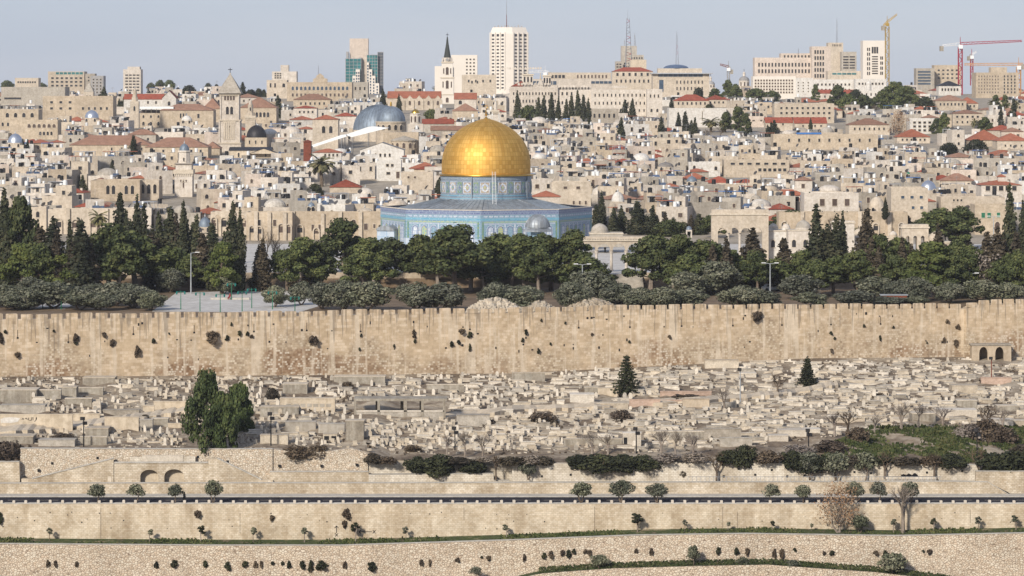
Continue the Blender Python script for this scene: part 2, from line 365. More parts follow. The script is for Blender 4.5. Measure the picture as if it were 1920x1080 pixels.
# --- windows, shared meshes
WM = {}
def window_mesh(wd, h, style='flat', glass='dark_glass', frame='trim_stone'):
    key = (round(wd, 1), round(h, 1), style, glass, frame)
    if key in WM: return WM[key]
    wd, h = max(key[0], .2), max(key[1], .3); b = MB(); t = .14
    if style == 'arch':
        r = wd/2; n = 6; zs = h-r
        out = [(-r,0),(r,0)]+[(r*math.cos(math.pi*i/n), zs+r*math.sin(math.pi*i/n)*1.1) for i in range(n+1)]
        b.slab(out, -.04, .1, glass)
        ring = [(q*(r+t) if abs(q) else 0, z_) for q, z_ in ((1, 0),)]
        for i in range(n):
            a0, a1 = math.pi*i/n, math.pi*(i+1)/n
            b.slab([(r*math.cos(a0), zs+r*math.sin(a0)*1.1),((r+t)*math.cos(a0), zs+(r+t)*math.sin(a0)*1.1),((r+t)*math.cos(a1), zs+(r+t)*math.sin(a1)*1.1),(r*math.cos(a1), zs+r*math.sin(a1)*1.1)], -.12, .1, frame)
    else: b.box(-wd/2, wd/2, -.04, .1, 0, h, glass)
    b.box(-wd/2-t, wd/2+t, -.16, .1, -t, 0, frame)
    if style == 'flat':
        b.box(-wd/2-t*.7, -wd/2, -.11, .1, 0, h, frame); b.box(wd/2, wd/2+t*.7, -.11, .1, 0, h, frame); b.box(-wd/2-t*.7, wd/2+t*.7, -.12, .1, h, h+t, frame)
    WM[key] = b.mesh('window'); return WM[key]
def window(parent, x, z, wd, h, style='flat', glass='dark_glass', frame='trim_stone', y=0, rz=0, name='window'):
    return link(name, window_mesh(wd, h, style, glass, frame), parent, (x, y, z), rz)
def win_grid(parent, x0, x1, z0, z1, nx, nz, wd, h, style='flat', glass='dark_glass', frame='trim_stone', y=0, side=None, skip=0, rng=random):
    for j in range(nz):
        for i in range(nx):
            if skip and rng.random() < skip: continue
            u = x0+(x1-x0)*(i+.5)/nx; z = z0+(z1-z0)*(j+.5)/nz-h/2
            if side is None: window(parent, u, z, wd, h, style, glass, frame, y)
            else: window(parent, side, z, wd, h, style, glass, frame, u, R(90) if side > 0 else R(-90)) if False else link('window', window_mesh(wd, h, style, glass, frame), parent, (side, u, z), R(90) if side > 0 else R(-90))

# ------------------------------------------------------------------ the lie of the land
def yw(x): return 653.1+.356*x                     # line of the old city wall on plan
WALLBASE = [(-100, 54.0+.4), (0, 47.7), (480, 47.4), (960, 46.2), (1200, 45.6), (1500, 45.6), (1920, 45.6)]
def zw(x): px = 960+x*F/yw(x); return CZ-(lerp(px, [(0, 706), (480, 704), (960, 700), (1200, 688), (1500, 672), (1920, 668)])-H0)*yw(x)/F
def zb(x): px = 960+x*F/554; return CZ-(lerp(px, [(0, 841), (690, 845), (720, 862), (965, 866), (1500, 868), (1700, 872), (1920, 880)])-H0)*554/F
ZA = [(0, 1018), (400, 1021), (640, 1021), (960, 1011), (1190, 1002), (1400, 999), (1680, 1003), (1920, 998)]
def zledge(x): px = 960+x*F/534; return CZ-(lerp(px, ZA)-H0)*534/F
CITY = [(890, 59.3), (905, 59.8), (1000, 62.2), (1100, 65.5), (1200, 69.5), (1300, 74.0), (1450, 80.0), (1600, 85.0), (1750, 90.5), (1900, 94.0), (2100, 95.5), (2300, 96), (2600, 95.5), (3000, 94), (3600, 80)]
def bumps(x, y): return .35*math.sin(x*.31+y*.17)+.28*math.sin(x*.83-y*.41)+.18*math.sin(x*1.9+y*1.3)
ZESP, ZPLAT, ZROAD = 56.5, 59.3, 34.6
def gz(x, y):
    a = yw(x)
    if y < 554: return ZROAD if y > 536 else zledge(x)
    if y < a: t = (y-554)/(a-554); return zb(x)+(zw(x)-zb(x))*t+bumps(x, y)*min(1, t*8, (1-t)*8)
    if y < 744: return ZESP
    if y < 747: return ZESP+(ZPLAT-ZESP)*(y-744)/3
    if y < 890: return ZPLAT
    return lerp(y, CITY)
def hit(px, py, d0=555, d1=720):
    """where the line of sight through a photo pixel meets the ground"""
    d = d0
    while d < d1:
        p = W(px, py, d)
        if p.z <= gz(p.x, p.y): return p
        d += .5
    p = W(px, py, d1); p.z = gz(p.x, p.y); return p
def esp(px, py, z=ZESP): return W(px, py, F*(CZ-z)/(py-H0))
def ground():
    xs = [-900, -500, -300]+[-200+4*i for i in range(101)]+[300, 500, 900]
    rows = []; mats = []
    b = MB(); n = 0
    for x in xs:
        a = yw(max(-220, min(220, x))); L = [(-40, 96, 'valley_ground'), (8, 96, 'valley_ground'), (60, 88, 'valley_ground'), (300, 40, 'valley_ground'), (450, 14, 'valley_ground'), (524, 17, 'valley_ground'), (527, 14, 'valley_ground'), (532.0, 15, 'valley_ground'), (532.3, zledge(x)-.05, 'grass_ground'), (536.95, zledge(x)+.38, 'earth'), (538.4, ZROAD-.15, 'town_ground'), (548.6, ZROAD-.1, 'town_ground'), (553.75, ZROAD-.1, 'town_ground'), (553.95, zb(x)-.1, 'cemetery_ground')]
        for i in range(46):
            y = 554+(a-.2-554)*i/45; L.append((y, gz(x, y), 'cemetery_ground'))
        L += [(a+.6, zw(x), 'earth'), (a+1.2, ZESP-.5, 'earth'), (a+2.6, ZESP, 'earth'), (744, ZESP, 'earth'), (745.5, ZPLAT-1.2, 'earth'), (746.6, ZPLAT-.05, 'paving'), (892, ZPLAT-.05, 'town_ground')]
        L += [(y, z, 'town_ground') for y, z in CITY[2:]]+[(5000, 20, 'town_ground'), (12000, -600, 'town_ground')]
        rows.append(L)
    k = len(rows[0]); vs = [(x, y, z) for x, L in zip(xs, rows) for y, z, _ in L]
    for i in range(len(xs)-1):
        for j in range(k-1):
            b.add([], [], 'earth'); b.f.append((i*k+j, (i+1)*k+j, (i+1)*k+j+1, i*k+j+1)); b.m.append(rows[0][j][2])
    b.v = vs
    struct(b.build('ground'))
ground()
def sheet(name, ptsA, ptsB, m, n=1):
    """a strip between two polylines of equal length"""
    b = MB(); k = len(ptsA); b.add(list(ptsA)+list(ptsB), [(i, i+1, k+i+1, k+i) for i in range(k-1)], m); return b.build(name)
XS = [-140+5*i for i in range(57)]
struct(sheet('road', [(x, 538.0, ZROAD) for x in XS], [(x, 545.6, ZROAD) for x in XS], 'asphalt'))
kb = MB(); kb.box(-140, 140, 537.47, 538.0, ZROAD-.06, ZROAD+.11, 'kerb_stone'); struct(kb.build('kerb'))
kb = MB(); kb.box(-140, 140, 545.6, 549.3, ZROAD-.3, ZROAD+.14, 'kerb_stone'); struct(kb.build('pavement'))
ml = MB()
for x in XS[:-1]: ml.box(x, x+3, 541.55, 541.67, ZROAD+.002, ZROAD+.006, 'marble_white')
struct(ml.build('road_markings'))
# upper terrace of the mount: paved sheet and retaining wall with steps
pv = MB(); pv.prism([(-260, 746.9), (260, 746.9), (260, 889), (-260, 889)], ZPLAT-.04, ZPLAT+.01, 'paving'); struct(pv.build('terrace_paving'))
pv = MB(); pz = [esp(285, 584), esp(330, 549), esp(600, 541), esp(640, 560), esp(560, 586)]
pv.prism([(p.x, p.y) for p in pz], ZESP-.1, ZESP+.008, 'paving'); struct(pv.build('plaza_paving'))
pv = MB(); pv.prism([(esp(165, 525).x, 738), (esp(165, 525).x+2, 672), (esp(190, 525).x+5, 672), (esp(205, 525).x+3, 738)], ZESP-.1, ZESP+.012, 'paving'); struct(pv.build('path'))
t = thing('terrace_wall', (0, 745.5, ZESP), 'long low stone retaining wall under the raised terrace, behind the pine trunks', 'retaining wall')
b = MB(); xa, xb = W(1095, 0, 745).x, W(1205, 0, 745).x
b.box(-230, xa, .3, 1.2, -.5, ZPLAT-ZESP+.35, 'limestone_tan'); b.box(xb, 230, .3, 1.2, -.5, ZPLAT-ZESP+.35, 'limestone_tan'); b.build('wall', t)
b = MB()
for i in range(16): b.box(xa, xb, -7+i*.5, 1.9, (ZPLAT-ZESP)*i/16-.2 if i else -.2, (ZPLAT-ZESP)*(i+1)/16, 'limestone_grey')
b.build('stairs', t)
# ------------------------------------------------------------------ the old city wall
def city_wall():
    ang = math.atan(.356); ca = math.cos(ang)
    def wx(px): t_ = (px-960)/F; return t_*653.1/(1-.356*t_)
    t = thing('city_wall', (0, 653.1, 0), 'long ancient tan stone city wall with battlements above the cemetery', 'city wall', rz=ang)
    top = [(-60, 590), (0, 588.5), (300, 586), (560, 583), (700, 580), (960, 577), (1200, 571), (1500, 570), (1811, 569), (1812, 562), (1990, 559)]
    def zt(px): return CZ-(lerp(px, top)-H0)*yw(wx(px))/F
    def uof(px): return wx(px)/ca
    u0, u1, ut = uof(-250), uof(1811), uof(2130)
    def pxu(u): x = u*ca; return 960+x*F/yw(x)
    sp = 2.77; n = int((ut-u0)/sp); b = MB(); proto = None
    us = [u0+sp*i for i in range(n+1)]
    for i in range(n):
        a, c = us[i], us[i+1]; f = -1.6 if a > u1-1 else 0
        za, zc = zt(pxu(a))-1.0, zt(pxu(c))-1.0
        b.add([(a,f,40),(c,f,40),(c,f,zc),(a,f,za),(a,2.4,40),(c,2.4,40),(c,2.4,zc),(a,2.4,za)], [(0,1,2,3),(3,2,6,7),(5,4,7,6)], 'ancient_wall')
        if a > u1-1 and us[i-1] <= u1-1: b.add([(a,f,40),(a,.0,40),(a,.0,za),(a,f,za)], [(1,0,3,2)], 'ancient_wall')
        if proto is None:
            m = MB(); m.slab([(0,0),(2.06,0),(2.06,.93),(1.9,1.02),(.16,1.02),(0,.93)], 0, .75, 'ancient_wall'); proto = m.mesh('merlon')
        if 3 < i < n: link('merlon', proto, t, (a+.35, f, (za+zc)/2-.06), 0, (1, 1, 1+.12*math.sin(i*7.3)))
    b.build('masonry', t)
    sl_ = MB(); sl_.box(-.06, .06, -.03, .1, 0, 1.3, 'bark'); sl_.box(-.17, .17, -.04, .1, -.3, 0, 'iron_black'); sm = sl_.mesh('arrow_slit')
    for px, py in ((33, 632), (128, 640), (250, 625), (364, 622), (476, 620), (575, 618), (676, 620), (776, 618), (881, 616), (986, 632), (1085, 613), (1181, 612), (1278, 610), (1374, 609), (1466, 608), (1558, 607), (1651, 606)):
        u = uof(px); link('arrow_slit', sm, t, (u, 0, CZ-(py-H0)*yw(wx(px))/F))
    # small dark put-log holes and missing stones
    hm = MB(); hm.box(-.16, .16, -.04, .1, 0, .34, 'iron_black'); hm = hm.mesh('gap')
    rg = random.Random(5)
    for i in range(60):
        px = rg.uniform(5, 1800); u = uof(px); link('missing_stone', hm, t, (u, 0, zt(px)-rg.choice([1.8, 2.2, 3.5, 5, 7, 8])-rg.random()), 0, (rg.uniform(.5, 1.3), 1, rg.uniform(.5, 1.6)))
    return wx
wx_wall = city_wall()
# ------------------------------------------------------------------ the retaining walls by the road
def zpy(py, d): return CZ-(py-H0)*d/F
def xpx(px, d): return (px-960)*d/F
def poly_wall(name, pts, base, d, th, m, label, coping=None, parent=None, cop=.22):
    """wall whose top follows photo points pts at distance d, thickness th, down to height base"""
    b = MB(); P = [(xpx(px, d), zpy(py, d)) for px, py in pts]
    for (xa, za), (xb, zb_) in zip(P, P[1:]):
        if xb-xa < .02: continue
        b.add([(xa,0,base),(xb,0,base),(xb,0,zb_),(xa,0,za),(xa,th,base),(xb,th,base),(xb,th,zb_),(xa,th,za)], [(0,1,2,3),(3,2,6,7),(5,4,7,6)], m)
    for (x, z), s_ in ((P[0], 0), (P[-1], 1)): b.add([(x,0,base),(x,th,base),(x,th,z),(x,0,z)], [(1,0,3,2) if not s_ else (0,1,2,3)], m)
    t = parent or thing(name, (0, d, 0), label, 'retaining wall')
    b.build('masonry', t) if not parent else b.build(name, t, (0, d-parent.location.y, 0))
    if coping:
        c = MB()
        for (xa, za), (xb, zb_) in zip(P, P[1:]):
            if xb-xa < .02: continue
            c.add([(xa,-.08,za+.003),(xb,-.08,zb_+.003),(xb,-.08,zb_+cop),(xa,-.08,za+cop),(xa,th*.6,za+.003),(xb,th*.6,zb_+.003),(xb,th*.6,zb_+cop),(xa,th*.6,za+cop)], [(0,1,2,3),(3,2,6,7),(4,0,3,7),(1,5,6,2),(5,4,7,6)], coping)
        c.build('coping', t, (0, d-t.location.y, 0))
    return t
b = MB(); b.box(-140, 140, 0, 1.0, 22, ZROAD-.02, 'ashlar_road'); t = thing('road_wall', (0, 536.9, 0), 'tall smooth ashlar retaining wall carrying the road, above the grass ledge', 'retaining wall'); b.build('masonry', t)
b = MB(); b.box(-140, 140, -.02, .55, ZROAD-.02, ZROAD+.1, 'kerb_stone'); b.build('coping', t)
jm = MB(); jm.box(-.03, .03, -.03, .05, 0, 1, 'bark'); jm = jm.mesh('joint')
for px, y0, y1 in ((189, 952, 1015), (450, 962, 1000), (870, 950, 975), (1115, 950, 995), (1355, 950, 990), (1383, 960, 990), (1590, 965, 1000), (1819, 955, 980)):
    link('movement_joint', jm, t, (xpx(px, 536.9), 0, zpy(y1, 536.9)), 0, (1, 1, (y1-y0)*536.9/F))
hm = MB(); hm.box(-.1, .1, -.03, .1, 0, .2, 'iron_black'); hm = hm.mesh('weep_hole')
rg = random.Random(8)
for i in range(70):
    px = rg.uniform(0, 1920); link('weep_hole', hm, t, (xpx(px, 536.9), 0, zpy(rg.choice([964, 972, 978, 990, 1000])+rg.uniform(-3, 3), 536.9)), 0, (rg.uniform(.4, 1),)*3)
# spray-painted arrows between small crosses on the road wall
g = MB()
def stroke(b, p, q, wdt=.10):
    (xa, za), (xb, zb_) = p, q; dx, dz = xb-xa, zb_-za; l = math.hypot(dx, dz) or 1; nx, nz = -dz/l*wdt/2, dx/l*wdt/2
    b.slab([(xa+nx, za+nz), (xa-nx, za-nz), (xb-nx, zb_-nz), (xb+nx, zb_+nz)], -.03, .03, 'iron_black')
def gp(px, py): return (xpx(px, 536.9), zpy(py, 536.9))
for p, q in (((631, 986), (631, 999)), ((631, 986), (627.5, 990)), ((631, 986), (634.5, 990)), ((628, 1000), (634, 1006)), ((634, 1000), (628, 1006)), ((673, 997), (697, 997)), ((673, 997), (677, 994)), ((673, 997), (677, 1000)), ((699, 994), (704, 1000)), ((704, 994), (699, 1000))): stroke(g, gp(*p), gp(*q))
g.build('painted_arrows', t)
# rubble terraces at the bottom of the picture
px_s = list(range(-400, 2321, 20))
poly_wall('rubble_terrace', [(p, lerp(p, ZA)+2) for p in px_s], 10, 531.4, 1.2, 'rubble_wall', 'rough rubble terrace wall below the narrow grass ledge, dotted with round bushes', 'kerb_stone', cop=.1)
Bp = [(960, 1085), (1010, 1073), (1060, 1069), (1150, 1063), (1290, 1059), (1440, 1056), (1520, 1062), (1640, 1070), (1720, 1079), (1800, 1090)]
poly_wall('rubble_terrace', [(p, lerp(p, Bp)+3) for p in range(960, 1801, 20)], 10, 527.6, 1.0, 'rubble_wall', 'lowest rubble terrace wall with a green strip on top, at the picture foot', None)
sheet_ = sheet('grass_strip', [(xpx(p, 527.8), 527.8, zpy(lerp(p, Bp)+3, 527.6)+.02) for p in range(960, 1801, 20)], [(xpx(p, 531.3), 531.3, zpy(lerp(p, Bp)+1, 531.3)+.3) for p in range(960, 1801, 20)], 'grass_ground'); struct(sheet_)
# walls above the road
D1, D2, D3 = 549.3, 551.0, 553.0
lowt = [(-60, 897), (500, 905), (690, 903), (700, 905), (1500, 903), (1840, 903)]
poly_wall('base_wall', [(-400, 907), (490, 906), (700, 906), (1100, 905), (1500, 904), (1780, 903), (1852, 904), (1898, 931)], ZROAD, D1, 1.6, 'ashlar_upper', 'low long ashlar wall directly behind the road pavement', 'kerb_stone', cop=.1)
t = thing('niche_wall', (0, D2, 0), 'ashlar wall with two shallow arched niches and sloping stair parapets above the road', 'retaining wall')
def P2(px, py): return (xpx(px, D2), zpy(py, D2))
b = MB(); zbase = zpy(908, D2); ztopn = zpy(869, D2)
xa0, xa1, xc0, xc1 = xpx(263, D2), xpx(297, D2), xpx(308, D2), xpx(345, D2)
def colx(xa, za, xb, zb_, z0=None):
    z0 = zbase if z0 is None else z0
    b.add([(xa,0,z0),(xb,0,z0),(xb,0,zb_),(xa,0,za),(xb,1.5,zb_),(xa,1.5,za)], [(0,1,2,3),(3,2,4,5)], 'ashlar_upper')
for p, q in (((40, 898), (60, 898)), ((60, 898), (213, 860)), ((214, 869), (263, 869)), ((297, 869), (308, 869)), ((345, 869), (390, 869)), ((390, 860), (407, 860)), ((407, 860), (490, 900)), ((490, 900), (512, 900))):
    (xa, za), (xb, zb_) = P2(*p), P2(*q); colx(xa, za, xb, zb_)
for xa, xb in ((xa0, xa1), (xc0, xc1)):
    r = (xb-xa)/2; cx = (xa+xb)/2; zs = zpy(893, D2); prev = None
    for k in range(11):
        a = math.pi*(1-k/10); pt = (cx+r*math.cos(a), zs+r*.72*math.sin(a))
        if prev:
            b.add([(prev[0],0,prev[1]),(pt[0],0,pt[1]),(pt[0],0,ztopn),(prev[0],0,ztopn),(pt[0],1.5,ztopn),(prev[0],1.5,ztopn),(prev[0],1.3,prev[1]),(pt[0],1.3,pt[1])], [(0,1,2,3),(3,2,4,5),(6,7,1,0)], 'ashlar_upper')
        prev = pt
    b.add([(xa,0,zbase),(xa,1.3,zbase),(xa,1.3,zs),(xa,0,zs),(xb,0,zbase),(xb,1.3,zbase),(xb,1.3,zs),(xb,0,zs)], [(0,1,2,3),(5,4,7,6)], 'ashlar_upper')
    b.add([(xa,1.3,zbase),(xb,1.3,zbase),(xb,1.3,zs+r),(xa,1.3,zs+r)], [(0,1,2,3)], 'plaster_cream')
b.build('masonry', t)
for pts in (((60, 898), (213, 860)), ((407, 860), (490, 900)), ((214, 868), (390, 868))):
    (xa, za), (xb, zb_) = P2(*pts[0]), P2(*pts[1]); c = MB()
    c.add([(xa,-.1,za),(xb,-.1,zb_),(xb,-.1,zb_+.17),(xa,-.1,za+.17),(xa,.5,za),(xb,.5,zb_),(xb,.5,zb_+.17),(xa,.5,za+.17)], [(0,1,2,3),(3,2,6,7),(4,0,3,7),(1,5,6,2)], 'kerb_stone'); c.build('coping', t)
c = MB(); c.box(xpx(265, D2), xpx(342, D2), 1.0, 1.6, ztopn+.02, zpy(855, D2), 'marble_white'); c.box(xpx(242, D2), xpx(265, D2), 1.1, 1.6, ztopn+.02, zpy(858, D2), 'ashlar_white'); c.box(xpx(342, D2), xpx(365, D2), 1.1, 1.6, ztopn+.02, zpy(857, D2), 'ashlar_white'); c.build('parapet', t)
c = MB(); c.box(xpx(202, D2), xpx(209, D2), -.05, .1, zbase, zpy(893, D2), 'trim_stone'); c.build('door', t)
poly_wall('rubble_retaining_wall', [(38, 841), (300, 842), (511, 842)], zbase, D3, 1.4, 'rubble_fine', 'pale rubble retaining wall above the two arched niches', 'kerb_stone', cop=.09)
poly_wall('rubble_retaining_wall', [(512, 842), (560, 848), (620, 846), (660, 840), (689, 850), (690, 884)], zbase, D3+.3, 1.4, 'rubble_fine', 'pale rubble retaining wall under the brown scrub, right of the niches', None)
poly_wall('ashlar_retaining_wall', [(506, 885), (691, 885)], zbase, D2+.4, 1.5, 'ashlar_upper', 'short ashlar wall under the rubble right of the niches', 'kerb_stone', cop=.12)
poly_wall('ashlar_retaining_wall', [(-400, 866), (36, 866), (37, 897)], zbase, D2+.6, 1.5, 'ashlar_upper', 'short ashlar wall at the far left below the brown bush', 'kerb_stone', cop=.1)
poly_wall('ashlar_retaining_wall', [(691, 890), (925, 888), (926, 901), (955, 901)], zbase, D2+.2, 1.2, 'ashlar_white', 'low ashlar terrace wall in front of the two dark round bushes', 'kerb_stone', cop=.08)
poly_wall('ashlar_retaining_wall', [(691, 868), (756, 868), (757, 873), (960, 873)], zbase, D3+.6, 1.2, 'ashlar_white', 'upper ashlar wall behind the two dark round bushes', None)
poly_wall('ashlar_retaining_wall', [(960, 868), (1060, 869), (1110, 874), (1230, 867), (1271, 866), (1272, 868), (1500, 868), (1600, 867), (1760, 871), (1830, 872), (1835, 884), (2300, 883)], zbase, D2+.8, 1.4, 'ashlar_white', 'long white ashlar wall with dark weep holes below the scrub slope', None)
wl = bpy.data.objects[COL.objects[-1].parent.name]
for px, py in ((1016, 895), (1070, 892), (1385, 881), (1357, 895), (1416, 892), (1447, 883), (1476, 895), (1508, 894), (1540, 885), (1602, 887), (1633, 889), (1661, 880), (1738, 888), (1776, 878), (1804, 885)):
    link('weep_hole', hm, wl, (xpx(px, D2+.8), 0, zpy(py, D2+.8)), 0, (1.7,)*3)
for px, py in ((98, 871), (73, 884), (183, 861), (47, 897), (371, 859), (427, 868), (524, 876), (603, 876), (669, 874)):
    link('weep_hole', hm, bpy.data.objects['rubble_retaining_wall' if px < 512 else 'rubble_retaining_wall.001'], (xpx(px, D3), -.3 if px > 512 or py > 880 else 0, zpy(py, D3)), 0, (2,)*3)
poly_wall('corner_wall', [(1830, 884), (2300, 884)], ZROAD, D1+.6, 1.3, 'ashlar_upper', 'ashlar wall block at the end of the stairs beside the road', 'kerb_stone', cop=.1)
# ------------------------------------------------------------------ plants
def np_mesh(name, quads, mat, tri=False):
    n = len(quads); me = bpy.data.meshes.new(name); k = quads.shape[1]
    me.vertices.add(n*k); me.vertices.foreach_set('co', quads.reshape(-1).astype(np.float32))
    me.loops.add(n*k); me.loops.foreach_set('vertex_index', np.arange(n*k, dtype=np.int32))
    me.polygons.add(n); me.polygons.foreach_set('loop_start', np.arange(0, n*k, k, dtype=np.int32)); me.polygons.foreach_set('loop_total', np.full(n, k, dtype=np.int32))
    me.materials.append(MATS[mat]); me.update(calc_edges=True); me.validate(); return me
def leaves(seed, clumps, n, size, hang=0, inner=.25, spread=.55):
    """leaf-sized faces over many clumps (cx,cy,cz,rx,ry,rz)"""
    g = np.random.default_rng(seed); C = np.array(clumps, float); wgt = (C[:, 3]*C[:, 5]+C[:, 3]*C[:, 4]); wgt /= wgt.sum()
    idx = g.choice(len(C), n, p=wgt); c = C[idx]
    d = g.normal(size=(n, 3)); d /= np.linalg.norm(d, axis=1)[:, None]
    rr = np.where(g.random(n) < inner, g.uniform(.35, .8, n), g.normal(.96, .10, n))
    p = c[:, :3]+d*c[:, 3:]*rr[:, None]
    nr = d/c[:, 3:]; nr /= np.linalg.norm(nr, axis=1)[:, None]; nr = nr+g.normal(size=(n, 3))*spread; nr /= np.linalg.norm(nr, axis=1)[:, None]
    r = g.normal(size=(n, 3)); u = np.cross(nr, r); u /= np.linalg.norm(u, axis=1)[:, None]; v = np.cross(nr, u)
    if hang: v = v*.3+np.array([0, 0, -1.])*hang; 
    s = (size*g.uniform(.6, 1.4, n))[:, None]; u = u*s*.5; v = v*s*.5*g.uniform(.7, 1.3, n)[:, None]
    return np.stack([p-u-v, p+u-v*.8, p+u*.9+v, p-u*.7+v*1.1], axis=1)
def limb(b, pts, r0, r1, m, n=5):
    k = len(pts)-1
    for i in range(k): b.tube(pts[i], pts[i+1], r0+(r1-r0)*i/k, r0+(r1-r0)*(i+1)/k, m, n)
PROTO = {}
def proto(key, trunk, quads, leaf, h, wd):
    h = float(np.percentile(quads[:, :, 2], 99.7)); q = quads.reshape(-1, 3); wd = 2*float(np.percentile(np.abs(q[:, 0]), 98.5))
    PROTO[key] = (trunk.mesh('trunk') if trunk else None, np_mesh('crown', quads, leaf) if quads is not None else None, h, wd)
def make_pine(key, seed, leaf, tall=11., bare=.26, wide=9.5):
    g = random.Random(seed); b = MB(); lean = g.uniform(-.16, .16); top = tall*.9; cl = []
    def tp(z): return (lean*z+.25*math.sin(z*.6+seed), .12*math.sin(z*.5), z)
    bk = 'bark_pale' if seed % 2 else 'bark'
    limb(b, [tp(top*i/7) for i in range(8)], .40, .07, bk, 6)
    nb = 16
    for i in range(nb):
        t = bare+(1-bare)*(i/(nb-1))**.8; z = top*t; a = i*2.4+g.uniform(-.5, .5); q = (t-bare)/(1-bare); rad = wide*.5*(1-.78*q**1.9)*g.uniform(.55, .86)
        p0 = tp(z*.86); p1 = (p0[0]+rad*math.cos(a), p0[1]+rad*math.sin(a), z+rad*.16)
        b.tube(p0, p1, .15, .04, 'bark', 4); r = g.uniform(.11, .2)*wide*(1-.3*q)
        cl.append((*p1, r, r, r*.62))
        if rad > 1.6: cl.append((p0[0]+rad*.5*math.cos(a), p0[1]+rad*.5*math.sin(a), z+.5, r*.85, r*.85, r*.55))
        for _ in range(2): cl.append((p1[0]+g.uniform(-.7, .7)*r, p1[1]+g.uniform(-.7, .7)*r, p1[2]+g.uniform(-.3, .8)*r*.7, r*.52, r*.52, r*.4))
    t = tp(top); cl.append((t[0], t[1], top, wide*.17, wide*.17, wide*.12)); cl.append((t[0]+.6, t[1], top-.7, wide*.2, wide*.2, wide*.13))
    proto(key, b, leaves(seed, cl, 6500, .34, 0, .2, .55), leaf, tall, wide)
def make_cypress(key, seed, leaf, h=14., r=1.55, rough=.55, stems=1):
    g = random.Random(seed); b = MB(); cl = []
    for s_ in range(stems):
        ox = 0 if stems == 1 else (-.5, .6, .1)[s_]*r*1.3; hh = h*(1, .86, .72)[s_]
        limb(b, [(ox*.3, 0, 0), (ox, 0, hh*.3), (ox, 0, hh*.9)], .24, .04, 'bark', 5)
        for i in range(34):
            t = .035+.955*i/33; rr = r*min(1, (t/.16)**.6)*(1-max(0, t-.25)/.78)**.75/(1 if stems == 1 else 1.25); a = i*2.4
            o = rr*.42*g.uniform(.3, 1.2); q = rr*g.uniform(.62-rough*.5, .62+rough*.5)+.12
            cl.append((ox+o*math.cos(a), o*math.sin(a), hh*t, q, q, q*1.7+.3))
    proto(key, b, leaves(seed, cl, 3600 if stems == 1 else 5200, .36, 0, .15, .6), leaf, h, 2.3*r if stems == 1 else 3.4*r)
def make_round(key, seed, leaf, h, wd, nst=2, trunk='bark', n=5200, bare=.22, size=.23, squat=.75, cn=16):
    g = random.Random(seed); b = MB(); cl = []
    for s_ in range(nst):
        a = 2.2*s_+seed; k = wd*.14
        limb(b, [(.1*math.cos(a), .1*math.sin(a), 0), (k*math.cos(a), k*math.sin(a), h*bare), (k*1.6*math.cos(a+.4), k*1.6*math.sin(a+.4), h*.66)], .16*wd/6+.03, .05, trunk, 5)
    for i in range(cn):
        t = (i+.5)/cn; z = h*(bare+.06+(1-bare-.16)*t); q = math.sqrt(max(.05, 1-(2*t-.85)**2*.8)); a = i*2.4+g.uniform(-.4, .4)
        o = wd*.5*q*g.uniform(.35, .78); r = wd*g.uniform(.14, .22)
        cl.append((o*math.cos(a), o*math.sin(a), z, r, r, r*squat))
        b.tube((0, 0, h*bare), (o*.8*math.cos(a), o*.8*math.sin(a), z-.1), .05, .02, trunk, 3)
    proto(key, b, leaves(seed, cl, n, size), leaf, h, wd)
def make_spruce(key, seed, h=7., r=2.2, leaf='leaves_dark'):
    g = random.Random(seed); b = MB(); limb(b, [(0, 0, 0), (.05, 0, h*.5), (0, 0, h*.98)], .16, .03, 'bark', 5); cl = []
    lv = 13
    for i in range(lv):
        z = h*(.1+.86*i/lv); rr = r*(1-i/lv)**.85*g.uniform(.85, 1.15); m = max(5, int(10-i*.4))
        for j in range(m):
            a = 2*math.pi*(j+.5*(i % 2)+g.uniform(-.2, .2))/m; e = rr*g.uniform(.75, 1.1)
            p1 = (e*math.cos(a), e*math.sin(a), z-.10*e+.1); b.tube((0, 0, z), p1, .04, .015, 'bark', 3)
            for q in (.35, .65, .95): cl.append((p1[0]*q, p1[1]*q, z-.10*e*q+.1+.12*q, .34*(1.15-q*.45), .34*(1.15-q*.45), .17))
    cl.append((0, 0, h*.95, .2, .2, .5)); cl.append((0, 0, h*.45, .5, .5, h*.3))
    proto(key, b, leaves(seed, cl, 3600, .20, 0, .3), leaf, h, 2*r)
def make_bare(key, seed, h=6., mat='twigs_grey', bark='bark_pale', depth=5, spread=.55, leaf=None, r0=.15, lean=0):
    g = random.Random(seed); b = MB(); tw = MB(); tips = []
    def grow(p, d, l, r, k):
        q = p+d*l; (b if k > depth-2 else tw).tube(p, q, r, r*.68, bark if k > depth-2 else mat, 5 if k > depth-2 else 3)
        if k <= 1: tips.append(q)
        if k == 0: return
        for _ in range(3 if k > 1 else 3):
            e = (d+Vector((g.uniform(-1, 1), g.uniform(-1, 1), g.uniform(-.5, .7)))*spread).normalized(); grow(p+d*l*g.uniform(.6, 1), e, l*g.uniform(.62, .85), r*.6, k-1)
    grow(Vector((0, 0, 0)), Vector((lean, 0, 1)).normalized(), h*.27, r0, depth); me = tw.mesh('branches')
    hh = max(v[2] for v in tw.v); ww = max(v[0] for v in tw.v)-min(v[0] for v in tw.v)
    PROTO[key] = (b.mesh('trunk'), me, hh, ww)
    if leaf:
        q = leaves(seed, [(t.x, t.y, t.z, .3, .3, .26) for t in tips], 3400, .15); PROTO[key] = (PROTO[key][0], me, hh, ww, np_mesh('leaves', q, leaf))
